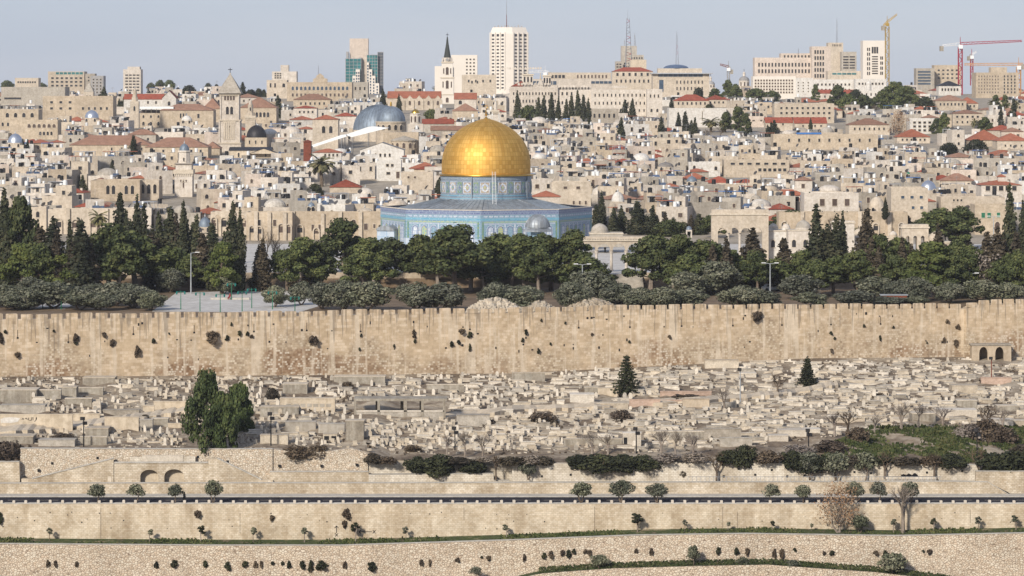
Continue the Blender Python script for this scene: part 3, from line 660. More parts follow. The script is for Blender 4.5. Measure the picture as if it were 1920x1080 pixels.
def make_palm(key, seed, h=8.):
    g = random.Random(seed); b = MB(); limb(b, [(.1*math.sin(i), 0, h*.72*i/5) for i in range(6)], .32, .26, 'bark', 7); fr = []
    gq = np.random.default_rng(seed)
    for i in range(46):
        a = i*2.4; el = g.uniform(-.75, 1.25); L = h*.33*g.uniform(.8, 1.1); p = Vector((0, 0, h*.73)); d = Vector((math.cos(a)*math.cos(el), math.sin(a)*math.cos(el), math.sin(el)))
        sd_ = d.cross(Vector((0, 0, 1)))
        sd_ = sd_.normalized() if sd_.length > .05 else Vector((1, 0, 0))
        for k in range(8):
            q = p+d*L/8; wd = .34*math.sin(math.pi*(k+1.2)/9.6)+.05
            for s_ in (1, -1): fr.append([p, q, q+sd_*s_*wd+Vector((0, 0, -.18)), p+sd_*s_*wd+Vector((0, 0, -.14))])
            p = q; d = (d+Vector((0, 0, -.16))).normalized()
    proto(key, b, np.array([[list(v) for v in q] for q in fr]), 'palm_fronds', h, h*.62)
make_pine('pine0', 1, 'needles_pine'); make_pine('pine1', 2, 'needles_pine', 10.5, .34, 10.5); make_pine('pine2', 3, 'needles_pine', 12, .2, 9); make_pine('pine3', 7, 'needles_pine', 9.5, .3, 9.5)
make_pine('bright0', 4, 'needles_bright', 11, .12, 9); make_pine('bright1', 5, 'needles_bright', 10, .3, 9)
make_cypress('cyp0', 11, 'needles_cypress'); make_cypress('cyp1', 12, 'needles_cypress', 14, 1.5, .75); make_cypress('cyp2', 13, 'needles_cypress', 13, 1.7, .45, 3); make_cypress('brown0', 14, 'needles_brownish', 13, 1.8, .6); make_cypress('brown1', 15, 'needles_brownish', 13, 1.6, .55, 2)
make_round('olive0', 21, 'leaves_olive', 5, 6.2); make_round('olive1', 22, 'leaves_olive', 4.6, 6.6, 3); make_round('olive2', 23, 'leaves_olive', 5.2, 5.8, 2)
make_round('rolive0', 24, 'leaves_olive', 4.2, 3.9, 2, 'bark', 1500, .34, .22); make_round('rolive1', 25, 'leaves_olive', 4.2, 3.6, 1, 'bark', 1100, .38, .22); make_round('rolive2', 26, 'leaves_olive', 4.0, 4.0, 2, 'bark', 1500, .36, .22)
make_round('sap0', 27, 'leaves_olive', 3.2, 1.15, 1, 'bark', 260, .5, .16, .9, 7); make_round('sap1', 28, 'leaves_olive', 3.0, .95, 1, 'bark_pale', 170, .55, .16, 1.2, 6); make_round('sap2', 29, 'leaves_dark', 3.0, 1.0, 1, 'bark_pale', 200, .5, .16, 1.2, 6)
make_round('dark0', 31, 'leaves_dark', 3.2, 5, 2, 'bark', 2600, .04, .26); make_round('dark1', 32, 'leaves_dark', 3.0, 5.4, 2, 'bark', 2600, .02, .26, .8, 20)
make_round('wallbush0', 33, 'leaves_dark', 1.5, 1.2, 2, 'bark', 500, .05, .16, 1.1, 9); make_round('wallbush1', 34, 'twigs_brown', 1.2, 1.3, 2, 'bark', 650, .05, .14, 1, 9); make_round('wallbush2', 35, 'leaves_dark', 1.1, 1.1, 2, 'bark', 500, .02, .15, 1, 8)
make_round('scrub0', 36, 'twigs_brown', 2.0, 3.6, 3, 'bark', 1500, .02, .2, .8, 14); make_round('scrub1', 37, 'twigs_grey', 2.2, 3.4, 3, 'bark', 1000, .04, .18, .9, 14); make_round('dark2', 38, 'needles_brownish', 2.6, 4.4, 3, 'bark', 2000, .02, .24, .8, 16)
make_round('broad0', 39, 'needles_pine', 8, 8, 1, 'bark', 4200, .12, .40, .85, 24); make_round('broad1', 40, 'leaves_dark', 7, 9, 1, 'bark', 4200, .1, .40, .8, 24); make_round('grey0', 41, 'twigs_grey', 7, 6, 2, 'bark_pale', 1500, .2, .22, 1, 22)
make_spruce('spruce0', 51); make_spruce('spruce1', 52, 6.2, 1.9)
make_bare('bare0', 61); make_bare('bare1', 62, 7, 'twigs_brown', 'bark'); make_bare('bare2', 63, 5, 'twigs_brown', 'bark', 4, .7); make_round('russet', 64, 'leaves_russet', 8, 7, 2, 'bark_pale', 1500, .16, .18, .8, 30)
make_bare('tall_bare', 65, 9, 'bark_pale', 'bark_pale', 5, .36, None, .2); make_palm('palm0', 71)
KIND = {'pine': ('pine_tree', 'pine tree', 'trunk'), 'cyp': ('cypress_tree', 'cypress', 'trunk'), 'oli': ('olive_tree', 'olive tree', 'trunk')}
USED = {}
def plant(key, loc, h, wd, label, name, cat, group=None, rz=None, trunk_mat=None, tilt=0):
    """a plant of its own: Empty at the foot, trunk and crown as parts; copies share meshes"""
    P = PROTO[key]; n = USED.get(key, 0); USED[key] = n+1
    t = thing(name, loc, label, cat, group, (n*1.9 if rz is None else rz)); t.scale = (wd/P[3], wd/P[3], h/P[2]); t.rotation_euler[1] = tilt
    if P[0]: link('trunk', P[0], t)
    if P[1]: link('crown' if P[1].name.startswith('crown') else 'branches', P[1], t)
    if len(P) > 4: link('leaves', P[4], t)
    return t
def landmark_label(px, desc, marks, seen):
    """«desc, third to the right of the ...»: the nearest landmark in the photo and the rank beside it"""
    m = min(marks, key=lambda q: abs(px-q[0])); side = 'right' if px >= m[0] else 'left'; k = (desc, m[1], side); seen.setdefault(k, []).append(px)
    return k
def label_all(items, marks, cap=12):
    """items: (object, px, description) -> a label that ranks each one beside a landmark one can find"""
    by = {}
    for o, px, d in items:
        m = min(marks, key=lambda q: abs(px-q[0])); by.setdefault((d, m, px >= m[0]), []).append((abs(px-m[0]), o))
    for (d, m, rt), L in by.items():
        for i, (_, o) in enumerate(sorted(L, key=lambda q: q[0])):
            sd_ = 'right' if rt else 'left'
            if len(L) == 1: o['label'] = f'{d}, {sd_} of the {m[1]}'
            elif i < cap: o['label'] = f'{d}, {ORD[i]} {sd_} of the {m[1]}'
            else: o['label'] = f'{d}, among those well {sd_} of the {m[1]}'; o['group'] = f'{d}s well {sd_} of the {m[1]}'
TREES = []   # (key, px, top, base, width px)
for key, L in {
 'cyp0': [(8,362,545,46),(100,412,552,56),(257,372,522,30),(344,382,535,28),(450,396,548,26),(1580,402,536,26),(1893,350,540,34),(1918,384,540,30),(437,384,548,36)],
 'cyp1': [(150,414,556,46),(225,368,528,36),(320,392,530,38),(397,422,520,38),(487,505,545,40)],
 'cyp2': [(283,390,526,50),(365,408,528,50)],
 'brown0': [(1410,432,540,56),(1625,396,545,46),(330,405,530,30),(1870,430,556,48)],
 'brown1': [(120,440,556,60),(490,452,546,50),(1895,440,552,60),(1835,470,556,50)],
 'pine0': [(46,370,548,66),(205,420,548,110),(560,446,548,84),(700,447,540,82),(790,441,536,84),(1265,441,548,84),(1375,470,545,60),(1690,446,548,72),(960,455,545,70)],
 'pine1': [(305,462,545,76),(855,424,552,124),(1035,440,545,92),(1310,450,545,92),(1500,470,546,62),(745,447,536,88)],
 'pine2': [(650,411,534,92),(600,452,545,64),(1070,432,546,76),(985,440,545,84),(1650,440,550,62),(25,430,545,60)],
 'pine3': [(250,436,545,118),(930,440,540,108),(1222,441,545,86),(1355,464,545,72),(1100,482,552,84),(1460,482,545,70),(1800,452,555,66),(820,455,540,70),(885,462,545,80)],
 'bright0': [(1757,454,560,98),(415,454,552,62)],
 'bright1': [(38,458,556,84),(112,478,556,80),(1720,470,556,60)],
 'olive0': [(12,534,577,62),(100,528,578,82),(215,530,574,62),(605,530,580,52),(690,528,582,66),(830,532,582,70),(985,536,582,64),(1110,508,574,74),(1240,540,580,66),(1340,490,552,74),(1430,545,578,60),(1600,545,574,70),(1870,560,578,50)],
 'olive1': [(52,540,580,74),(185,548,582,62),(250,534,578,70),(645,526,582,66),(780,530,582,72),(930,530,582,66),(1075,530,580,66),(1200,540,580,72),(1390,536,578,76),(1660,556,576,70),(1715,556,574,52)],
 'olive2': [(150,544,582,62),(170,532,566,66),(285,546,582,46),(20,552,582,52),(1160,532,578,62),(1290,542,578,66),(1520,548,576,56),(515,536,576,40),(565,528,572,42),(60,520,560,54)],
 'grey0': [(1842,462,556,66)], 'bare1': [(505,430,540,64),(1140,540,578,40)],
}.items():
    TREES += [(key, *q, ZESP) for q in L]
MORE = {'pine1': [(70,455,556,70),(180,452,552,80),(540,468,545,60)  ,(1420,470,550,60),(1560,480,552,70),(1610,470,552,64),(1830,462,556,60),(1885,475,560,60)],
 'pine3': [(330,470,545,70),(355,478,545,60),(225,458,552,80),(680,470,548,66),(905,472,548,60),(1010,464,550,66),(1290,476,552,66),(1535,488,555,60),(1680,480,556,60),(1780,478,560,66),(1910,470,562,50)],
 'brown0': [(75,430,552,56),(165,448,554,50),(380,440,540,40),(560,470,545,40),(1760,425,545,40),(1470,450,545,44),(1850,440,556,46)],
 'brown1': [(290,440,540,60),(1350,450,548,50),(1640,452,552,52),(1700,450,552,48)],
 'cyp2': [(30,400,548,50),(140,420,552,46),(345,400,538,40),(410,440,545,40),(240,400,532,44),(305,404,530,40)],
 'olive0': [(1290,510,556,60),(1500,515,560,60),(1640,520,562,60),(1720,520,566,54),(1840,525,566,60),(320,505,548,50)],
 'olive1': [(1690,524,566,60),(1780,530,568,56),(1890,530,570,60),(420,515,552,40)]}
for key, L in MORE.items():
    TREES += [(key, *q, ZESP) for q in L]
for key, L in {
 'cyp0': [(1128,362,444,20),(1165,388,444,24),(1265,402,444,24),(1518,364,440,18)],
 'cyp1': [(1118,385,446,22),(1195,380,446,34),(1310,402,446,28),(1280,398,444,22),(1530,374,440,16)],
 'cyp2': [(1215,388,446,40),(1150,392,446,34),(1548,390,520,70)],
 'brown1': [(1240,400,446,34),(1295,405,446,30),(1690,400,446,44),(1800,420,470,50)],
 'pine3': [(1335,404,450,40),(1480,394,446,66),(1660,398,445,40),(1770,392,470,80),(1800,388,466,66),(1730,410,450,50)],
 'broad0': [(1600,420,448,40),(1255,412,448,50)],
}.items():
    TREES += [(key, *q, ZPLAT) for q in L]
T_MARKS = [(60, 'leftmost bright pines'), (180, 'paved path'), (345, 'minaret with a grey cap'), (430, 'white bell tower'), (600, 'palm'), (760, 'pale octagon corner'), (911, 'golden dome'), (1010, 'small grey dome'), (1140, 'terrace arches'), (1383, 'four-arched arcade'), (1550, 'big tiered conifer'), (1757, 'bushy bright pine'), (1880, 'rightmost tall cypress')]
items = []
for key, px, top, base, wpx, z in TREES:
    p = esp(px, base, z); d = p.y
    if z == ZESP and d < yw(p.x)+6: p = W(px, base, yw(p.x)+6); p.z = z; d = p.y; base = H0+(CZ-z)*F/d
    sp = key.rstrip('0123456789')
    nm, cat, desc = {'cyp': ('cypress_tree', 'cypress', 'slim dark cypress'), 'brown': ('cypress_tree', 'cypress', 'ragged brownish cypress'), 'pine': ('pine_tree', 'pine tree', 'dark umbrella pine'), 'bright': ('pine_tree', 'pine tree', 'bright green pine'), 'olive': ('olive_tree', 'olive tree', 'low grey-green olive tree'), 'grey': ('bare_tree', 'bare tree', 'hazy grey leafless tree'), 'bare': ('bare_tree', 'bare tree', 'brown leafless tree'), 'broad': ('broadleaf_tree', 'tree', 'round dark broadleaf tree')}[sp]
    if key == 'cyp2' and wpx > 60: nm, cat, desc = 'conifer_tree', 'conifer', 'big dark tiered conifer'
    o = plant(key, p, (base-top)*d/F, wpx*d/F*(1.14 if sp in ('pine', 'bright') else 1.08), None, nm, cat, {'cyp': 'cypresses on the mount', 'brown': 'cypresses on the mount', 'pine': 'pines on the mount', 'bright': 'pines on the mount', 'olive': 'olive trees behind the city wall'}.get(sp))
    items.append((o, px, desc+(' behind the wall' if z == ZESP else ' on the upper terrace')))
label_all(items, T_MARKS)
# roadside olives in the pavement edge
items = []
for i, (px, top, key) in enumerate(((183, 912, 'rolive0'), (255, 911, 'rolive1'), (329, 912, 'rolive1'), (400, 905, 'rolive2'), (1090, 909, 'rolive0'), (1165, 905, 'rolive2'), (1232, 911, 'rolive0'), (1447, 912, 'rolive1'), (1506, 914, 'rolive2'), (1603, 908, 'rolive2'), (1647, 907, 'rolive1'), (1708, 908, 'rolive0'))):
    d = 537.4; o = plant(key, (xpx(px, d), d, ZROAD+.12), (947-top)*d/F, (33 if px < 1000 or px > 1400 else 42)*d/F, None, 'olive_tree', 'olive tree', 'small olives along the road'); items.append((o, px, 'small olive at the road edge'))
label_all(items, [(292, 'pair of arched niches'), (1130, 'wide bush mass'), (1575, 'russet tree')])
# saplings on the grass ledge
items = []
for i, (px, top) in enumerate(((93, 989), (282, 992), (378, 985), (476, 988), (571, 989), (665, 979), (760, 987), (948, 983), (1195, 966), (1284, 974), (1366, 978), (1449, 976), (1522, 981), (1676, 973), (1750, 971), (1834, 968), (1903, 966))):
    d = 535.2; x = xpx(px, d); bz = zledge(x); h = (1.1 if px in (1195,) else 1)*(zpy(top, d)-bz)
    o = plant('sap%d' % (i % 3), (x, d, bz), h, h*(.42 if px != 1195 else .6), None, 'sapling', 'young tree', 'young trees planted along the grass ledge'); items.append((o, px, 'thin young tree on the grass ledge'))
label_all(items, [(240, 'seam in the road wall'), (640, 'painted arrows'), (948, 'ledge middle'), (1300, 'olives by the road'), (1575, 'russet tree'), (1700, 'pale bare tree')])
d = 534.6
for key, px, top, base, wpx, lb, nm in (('russet', 1573, 904, 1002, 80, 'tall tree with russet winter leaves on the grass ledge', 'russet_tree'), ('tall_bare', 1693, 902, 999, 62, 'pale bare forked tree on the grass ledge', 'bare_tree'), ('rolive0', 1612, 964, 1000, 36, 'dark bushy olive beside the russet tree', 'olive_tree')):
    plant(key, (xpx(px, d), d, zledge(xpx(px, d))), (base-top)*d/F, wpx*d/F, lb, nm, 'tree')
# bushes growing out of the masonry
def wallbush(L, d, depth_y, wall, marks, green='dark caper bush, {}', brown='dry caper bush, {}', cap=12):
    items = []
    for px, py, wpx, hpx, k in L:
        dd = d(px) if callable(d) else d; key = {'g': 'wallbush0', 'b': 'wallbush1', 'r': 'wallbush2'}[k]
        o = plant(key, (xpx(px, dd), dd-.15, zpy(py+hpx/2, dd)), hpx*dd/F*.9, wpx*dd/F*.86, None, 'caper_bush', 'bush', 'bushes on the '+wall); items.append((o, px, (brown if k == 'b' else green).format(wall)))
    label_all(items, marks, cap)
wallbush([(0,632,16,22,'b'),(10,621,7,8,'r'),(33,665,14,12,'b'),(101,620,6,6,'g'),(142,632,14,18,'b'),(143,643,8,7,'g'),(195,627,12,11,'b'),(211,642,14,15,'b'),(258,657,14,24,'b'),(288,638,9,10,'g'),(317,625,4,5,'g'),(398,631,30,26,'b'),(426,633,10,12,'g'),(434,607,5,8,'g'),(449,624,9,11,'g'),(464,625,8,10,'g'),(472,630,9,8,'b'),(587,637,24,20,'b'),(677,628,5,8,'g'),(674,654,5,7,'g'),(739,648,5,8,'g'),(776,623,9,8,'b'),(777,630,9,8,'b'),(778,639,6,9,'g'),(847,644,9,12,'g'),(860,641,9,10,'g'),(866,621,16,12,'b'),(881,627,12,14,'g'),(881,650,6,16,'g'),(986,622,8,12,'g'),(980,637,7,10,'g'),(1010,658,8,10,'g'),(1032,644,5,6,'g'),(1015,600,5,7,'g'),(1060,605,5,6,'g'),(1110,626,7,6,'b'),(1180,640,6,6,'g'),(1255,631,9,8,'b'),(1419,592,26,22,'b'),(1340,698,2,2,'b'),(1558,624,8,8,'g'),(1565,634,6,6,'g'),(1559,657,8,9,'b'),(1620,610,6,7,'g'),(1650,633,6,12,'g'),(1675,613,6,6,'g'),(1738,642,4,5,'g'),(1770,637,8,12,'b'),(1776,602,9,9,'b'),(1792,642,11,14,'b'),(1796,612,12,11,'b')], lambda px: yw(wx_wall(px)), 0, 'old city wall',
    [(90, 'leftmost dark gap'), (398, 'biggest brown bush'), (590, 'bush above the brown stain'), (870, 'twin bushes in mid wall'), (1110, 'black conifer'), (1419, 'round battlement bush'), (1700, 'projecting wall end')])
wallbush([(0,970,14,24,'g'),(371,963,18,16,'b'),(510,970,12,12,'b'),(650,962,20,22,'b'),(646,982,12,16,'b')], 536.9, 0, 'tall road wall', [(371, 'largest dry bush'), (640, 'painted arrows')])
wallbush([(90,1055,10,14,'b'),(104,1056,9,14,'b'),(144,1057,8,12,'b'),(293,1058,11,15,'g'),(327,1056,16,17,'g'),(385,1056,11,14,'g'),(427,1060,15,19,'g'),(460,1057,14,14,'g'),(479,1057,10,14,'b'),(490,1057,8,14,'b'),(511,1055,9,8,'r'),(530,1055,8,8,'r'),(542,1057,10,16,'g'),(567,1058,14,18,'g'),(583,1060,13,26,'g'),(603,1058,26,20,'g'),(647,1058,10,16,'b'),(697,1061,20,20,'g'),(790,1054,10,14,'b'),(806,1054,7,14,'b'),(858,1049,12,10,'b'),(903,1044,6,6,'g'),(916,1046,11,11,'b'),(983,1044,8,16,'b'),(1020,1041,11,14,'g'),(1033,1039,13,16,'b'),(1055,1036,11,13,'b'),(1066,1037,12,17,'g'),(1076,1033,10,12,'g'),(1098,1033,11,9,'b'),(1106,1036,9,13,'b'),(1193,1032,9,10,'b'),(1221,1033,10,15,'b'),(1347,1032,11,17,'g'),(1381,1032,12,15,'g'),(1401,1033,11,15,'b'),(1452,1036,10,20,'b'),(1466,1038,12,24,'b'),(1490,1030,8,8,'g'),(1545,1036,8,8,'b'),(1560,1036,12,11,'g'),(1642,1036,14,10,'b'),(1660,1037,14,15,'g'),(1731,1033,6,6,'g'),(1743,1034,13,11,'b')], lambda px: 531.4, 0, 'rubble terrace', [(144, 'leftmost dry trio'), (327, 'green bush pair'), (583, 'triple bush cluster'), (860, 'bare rubble gap'), (1050, 'row of close bushes'), (1390, 'bush trio'), (1655, 'last bush pair')])
# olives and scrub on the low grass strip
for px, top, base, wpx, lb in ((1124, 1040, 1070, 36, 'spreading dark olive on the lowest grass strip, first from its tip'), (1300, 1022, 1065, 26, 'loose upright olive on the lowest grass strip'), (1393, 1044, 1068, 24, 'small round olive on the lowest grass strip'), (1485, 1050, 1072, 26, 'low shrubby olive on the lowest grass strip'), (1676, 1038, 1085, 54, 'largest dark olive on the lowest grass strip'), (892, 1062, 1085, 26, 'olive top showing at the foot of the picture')):
    d = 528.6; o = plant('rolive%d' % (px % 3), W(px, base, d), (base-top)*d/F, wpx*d/F, lb, 'olive_tree', 'olive tree')
# cemetery trees
def cplant(key, px, top, base, wpx, lb, nm, cat='tree', group=None, d1=720, sink=.15):
    p = hit(px, base, 555, d1); d = p.y; p.z -= sink; return plant(key, p, (base-top)*d/F+sink, wpx*d/F, lb, nm, cat, group)
cplant('spruce0', 1175, 668, 742, 48, 'black-green tiered conifer standing alone before the city wall', 'conifer_tree', 'conifer')
cplant('spruce1', 1514, 672, 727, 36, 'smaller dark conifer among pale tombs, right of the bare shrub', 'conifer_tree', 'conifer')
cplant('bare2', 1458, 702, 738, 40, 'brown leafless shrub tree left of the small conifer', 'bare_tree')
cplant('bare0', 1358, 725, 768, 44, 'scrubby half-bare tree among the tombs in mid slope', 'bare_tree')
def pepper():
    for seed, px, top, base, wpx, lb in ((81, 386, 698, 842, 104, 'tall drooping dark green pepper tree in the cemetery'), (83, 418, 738, 846, 84, 'low bushy pepper tree filling the gap between the two taller ones'), (82, 448, 722, 810, 74, 'lower rounded pepper tree joined to the tall one')):
        p = hit(px, base); d = p.y; h, wd = (base-top)*d/F, wpx*d/F; g = random.Random(seed); b = MB(); cl = []
        limb(b, [(0, 0, 0), (.3, 0, h*.3), (.1, .2, h*.75)], .4, .1, 'bark', 6)
        for i in range(60):
            t = g.random()**.9; z = h*(.06+.86*t); q = wd*.5*(1-.72*t**1.5)*(.8 if t < .1 else 1); a = g.uniform(0, 6.28); o = q*math.sqrt(g.random())*.8; r = wd*g.uniform(.05, .12)
            cl.append((o*math.cos(a)*1.1, o*math.sin(a), z, r, r, r*1.6))
        for i in range(5): cl.append((g.uniform(-.5, .3), 0, h*(.82+.035*i), wd*.1*(1.3-.2*i), wd*.1*(1.3-.2*i), h*.06))
        t = thing('pepper_tree', p, lb, 'tree'); b.build('trunk', t); link('crown', np_mesh('crown', leaves(seed, cl, 9000, .30, 1.1, .3), 'leaves_pepper'), t)
pepper()
n_sc = []
SCR = [('scrub0', 20, 826, 866, 56), ('scrub0', 555, 834, 856, 60), ('scrub0', 595, 834, 856, 50), ('dark2', 700, 850, 868, 30), ('scrub0', 728, 856, 868, 34), ('dark0', 785, 856, 886, 45), ('dark1', 822, 853, 890, 54), ('dark0', 885, 861, 888, 48), ('bare2', 930, 850, 900, 30), ('scrub1', 905, 855, 866, 40), ('dark2', 860, 857, 868, 50), ('dark2', 960, 856, 870, 60), ('scrub1', 995, 853, 868, 60), ('rolive2', 990, 866, 900, 26), ('dark0', 1085, 853, 878, 54), ('dark1', 1125, 852, 882, 63), ('dark0', 1170, 852, 884, 63), ('dark1', 1208, 853, 880, 45), ('scrub1', 1255, 849, 866, 60), ('scrub1', 1300, 848, 866, 60), ('dark2', 1015, 856, 870, 50), ('dark0', 1365, 844, 872, 45), ('dark1', 1395, 835, 872, 41), ('bare2', 1344, 846, 902, 38), ('scrub0', 1440, 845, 866, 56), ('dark0', 1485, 845, 880, 50), ('dark1', 1520, 849, 882, 54), ('rolive0', 1519, 848, 900, 40), ('rolive0', 1567, 848, 902, 46), ('rolive1', 1622, 846, 902, 38), ('bare2', 1659, 846, 898, 36), ('dark2', 1600, 854, 868, 50), ('dark0', 1655, 855, 870, 45), ('dark2', 1700, 856, 870, 60), ('scrub0', 1745, 855, 872, 50), ('bare2', 1752, 846, 896, 34), ('dark1', 1785, 851, 876, 45), ('bare2', 1832, 840, 880, 50), ('dark0', 1862, 849, 884, 54), ('dark1', 1895, 846, 884, 59), ('dark0', 1925, 843, 886, 54), ('scrub0', 1560, 825, 846, 60), ('scrub1', 1495, 832, 850, 60), ('scrub0', 1850, 785, 830, 60), ('scrub0', 1880, 800, 830, 50), ('scrub1', 1820, 790, 826, 50), ('dark2', 1920, 832, 850, 50), ('scrub0', 1610, 800, 826, 44), ('dark2', 511, 726, 750, 26), ('dark2', 272, 776, 790, 20), ('dark2', 1281, 881, 893, 16), ('dark0', 1140, 854, 876, 45), ('scrub0', 775, 833, 845, 30), ('bare0', 1690, 748, 806, 46), ('bare0', 1722, 751, 806, 40), ('bare0', 1768, 756, 802, 44), ('bare2', 1590, 770, 815, 50), ('bare0', 1565, 768, 818, 40), ('bare0', 1640, 772, 812, 36), ('bare2', 1850, 760, 805, 44), ('bare0', 1880, 758, 806, 40), ('scrub0', 1285, 738, 750, 70), ('scrub0', 1165, 768, 790, 40), ('scrub0', 1020, 772, 790, 50), ('scrub0', 905, 782, 800, 40), ('scrub0', 650, 715, 728, 24), ('scrub0', 120, 812, 824, 50), ('scrub0', 170, 812, 820, 40), ('bare0', 872, 802, 858, 36), ('bare0', 905, 806, 862, 34), ('bare0', 838, 812, 856, 30), ('bare0', 1110, 805, 852, 40), ('bare0', 1240, 800, 850, 40), ('bare0', 1266, 802, 856, 36), ('bare0', 1300, 806, 856, 34), ('bare0', 1140, 808, 854, 36), ('scrub0', 1645, 735, 748, 26)]
items = []
for key, px, top, base, wpx in SCR:
    front = base > 864 and px > 690
    d = (552.2 if base < 895 else 550.9) if front else None
    if front: p = W(px, base, d)
    else: p = hit(px, base, 554.5); d = p.y; p.z -= .1
    sp = key.rstrip('0123456789'); nm, desc = {'scrub': ('scrub_bush', 'dry brown scrub bush' if key == 'scrub0' else 'thin grey twiggy bush'), 'dark': ('dark_bush', 'dark evergreen bush' if key != 'dark2' else 'dull brown-green bush'), 'bare': ('bare_tree', 'small leafless tree'), 'rolive': ('olive_tree', 'young olive')}[sp]
    o = plant(key, p, (base-top)*d/F, wpx*d/F*1.1, None, nm, 'tree' if 'tree' in nm else 'bush', 'scrub above the retaining walls'); items.append((o, px, desc+(' over the white wall' if front else ' on the cemetery slope')))
label_all(items, [(20, 'leftmost slope end'), (393, 'tall pepper tree'), (560, 'rubble corner'), (750, 'open concrete frame'), (900, 'twin round bushes'), (1160, 'wide bush mass'), (1270, 'white wall step'), (1419, 'bush over the wall'), (1567, 'green slope edge'), (1700, 'black bundles'), (1832, 'tall floodlight pole')])
# grass: on the ledge, the low strip and the green part of the slope
def grass(name, pts, size, seed):
    g = np.random.default_rng(seed); P = np.array(pts); n = len(P); a = g.uniform(0, 6.28, n); u = np.stack([np.cos(a), np.sin(a), np.zeros(n)], 1)*(size*g.uniform(.5, 1.3, n))[:, None]; h = np.stack([g.normal(0, .1, n), g.normal(0, .1, n), size*g.uniform(.4, 1.1, n)], 1)
    o = link(name, np_mesh(name, np.stack([P-u*.5, P+u*.5, P+u*.35+h, P-u*.35+h], 1), 'grass_blades')); o['kind'] = 'stuff'; return o
g = random.Random(4); pts = []
for i in range(8000):
    x = g.uniform(-90, 90); y = 532.6+4.2*g.random()**1.2
    if math.sin(x*.21)+math.sin(x*.47+1)*.6+g.uniform(-.8, .8) > -.25+(y-532.6)*.2: pts.append((x, y, zledge(x)+(y-532.3)*.082))
tag(grass('ledge_grass', pts, .34, 1), 'strip of short green grass on the ledge below the road wall', 'grass')
pts = []
for i in range(3600):
    px = g.uniform(1010, 1800); x = xpx(px, 529.5); t = g.random(); pts.append((x, 527.9+3.4*t, zpy(lerp(px, Bp)+3, 527.6)+.02+t*.3))
tag(grass('terrace_grass', pts, .3, 2), 'curved strip of green grass on top of the lowest rubble terrace', 'grass')
pts = []
for i in range(17000):
    px, py = g.uniform(1540, 1935), g.uniform(800, 868)
    if py < 800+max(0, 1640-px)*.4: continue
    p = hit(px, py, 555, 660); 
    if math.sin(p.x*.45)+math.sin(p.y*.3+p.x*.2)+g.uniform(-1, 1) > -.45: pts.append(tuple(p))
tag(grass('slope_grass', pts, .5, 3), 'green grass and weeds on the slope above the white wall', 'grass')
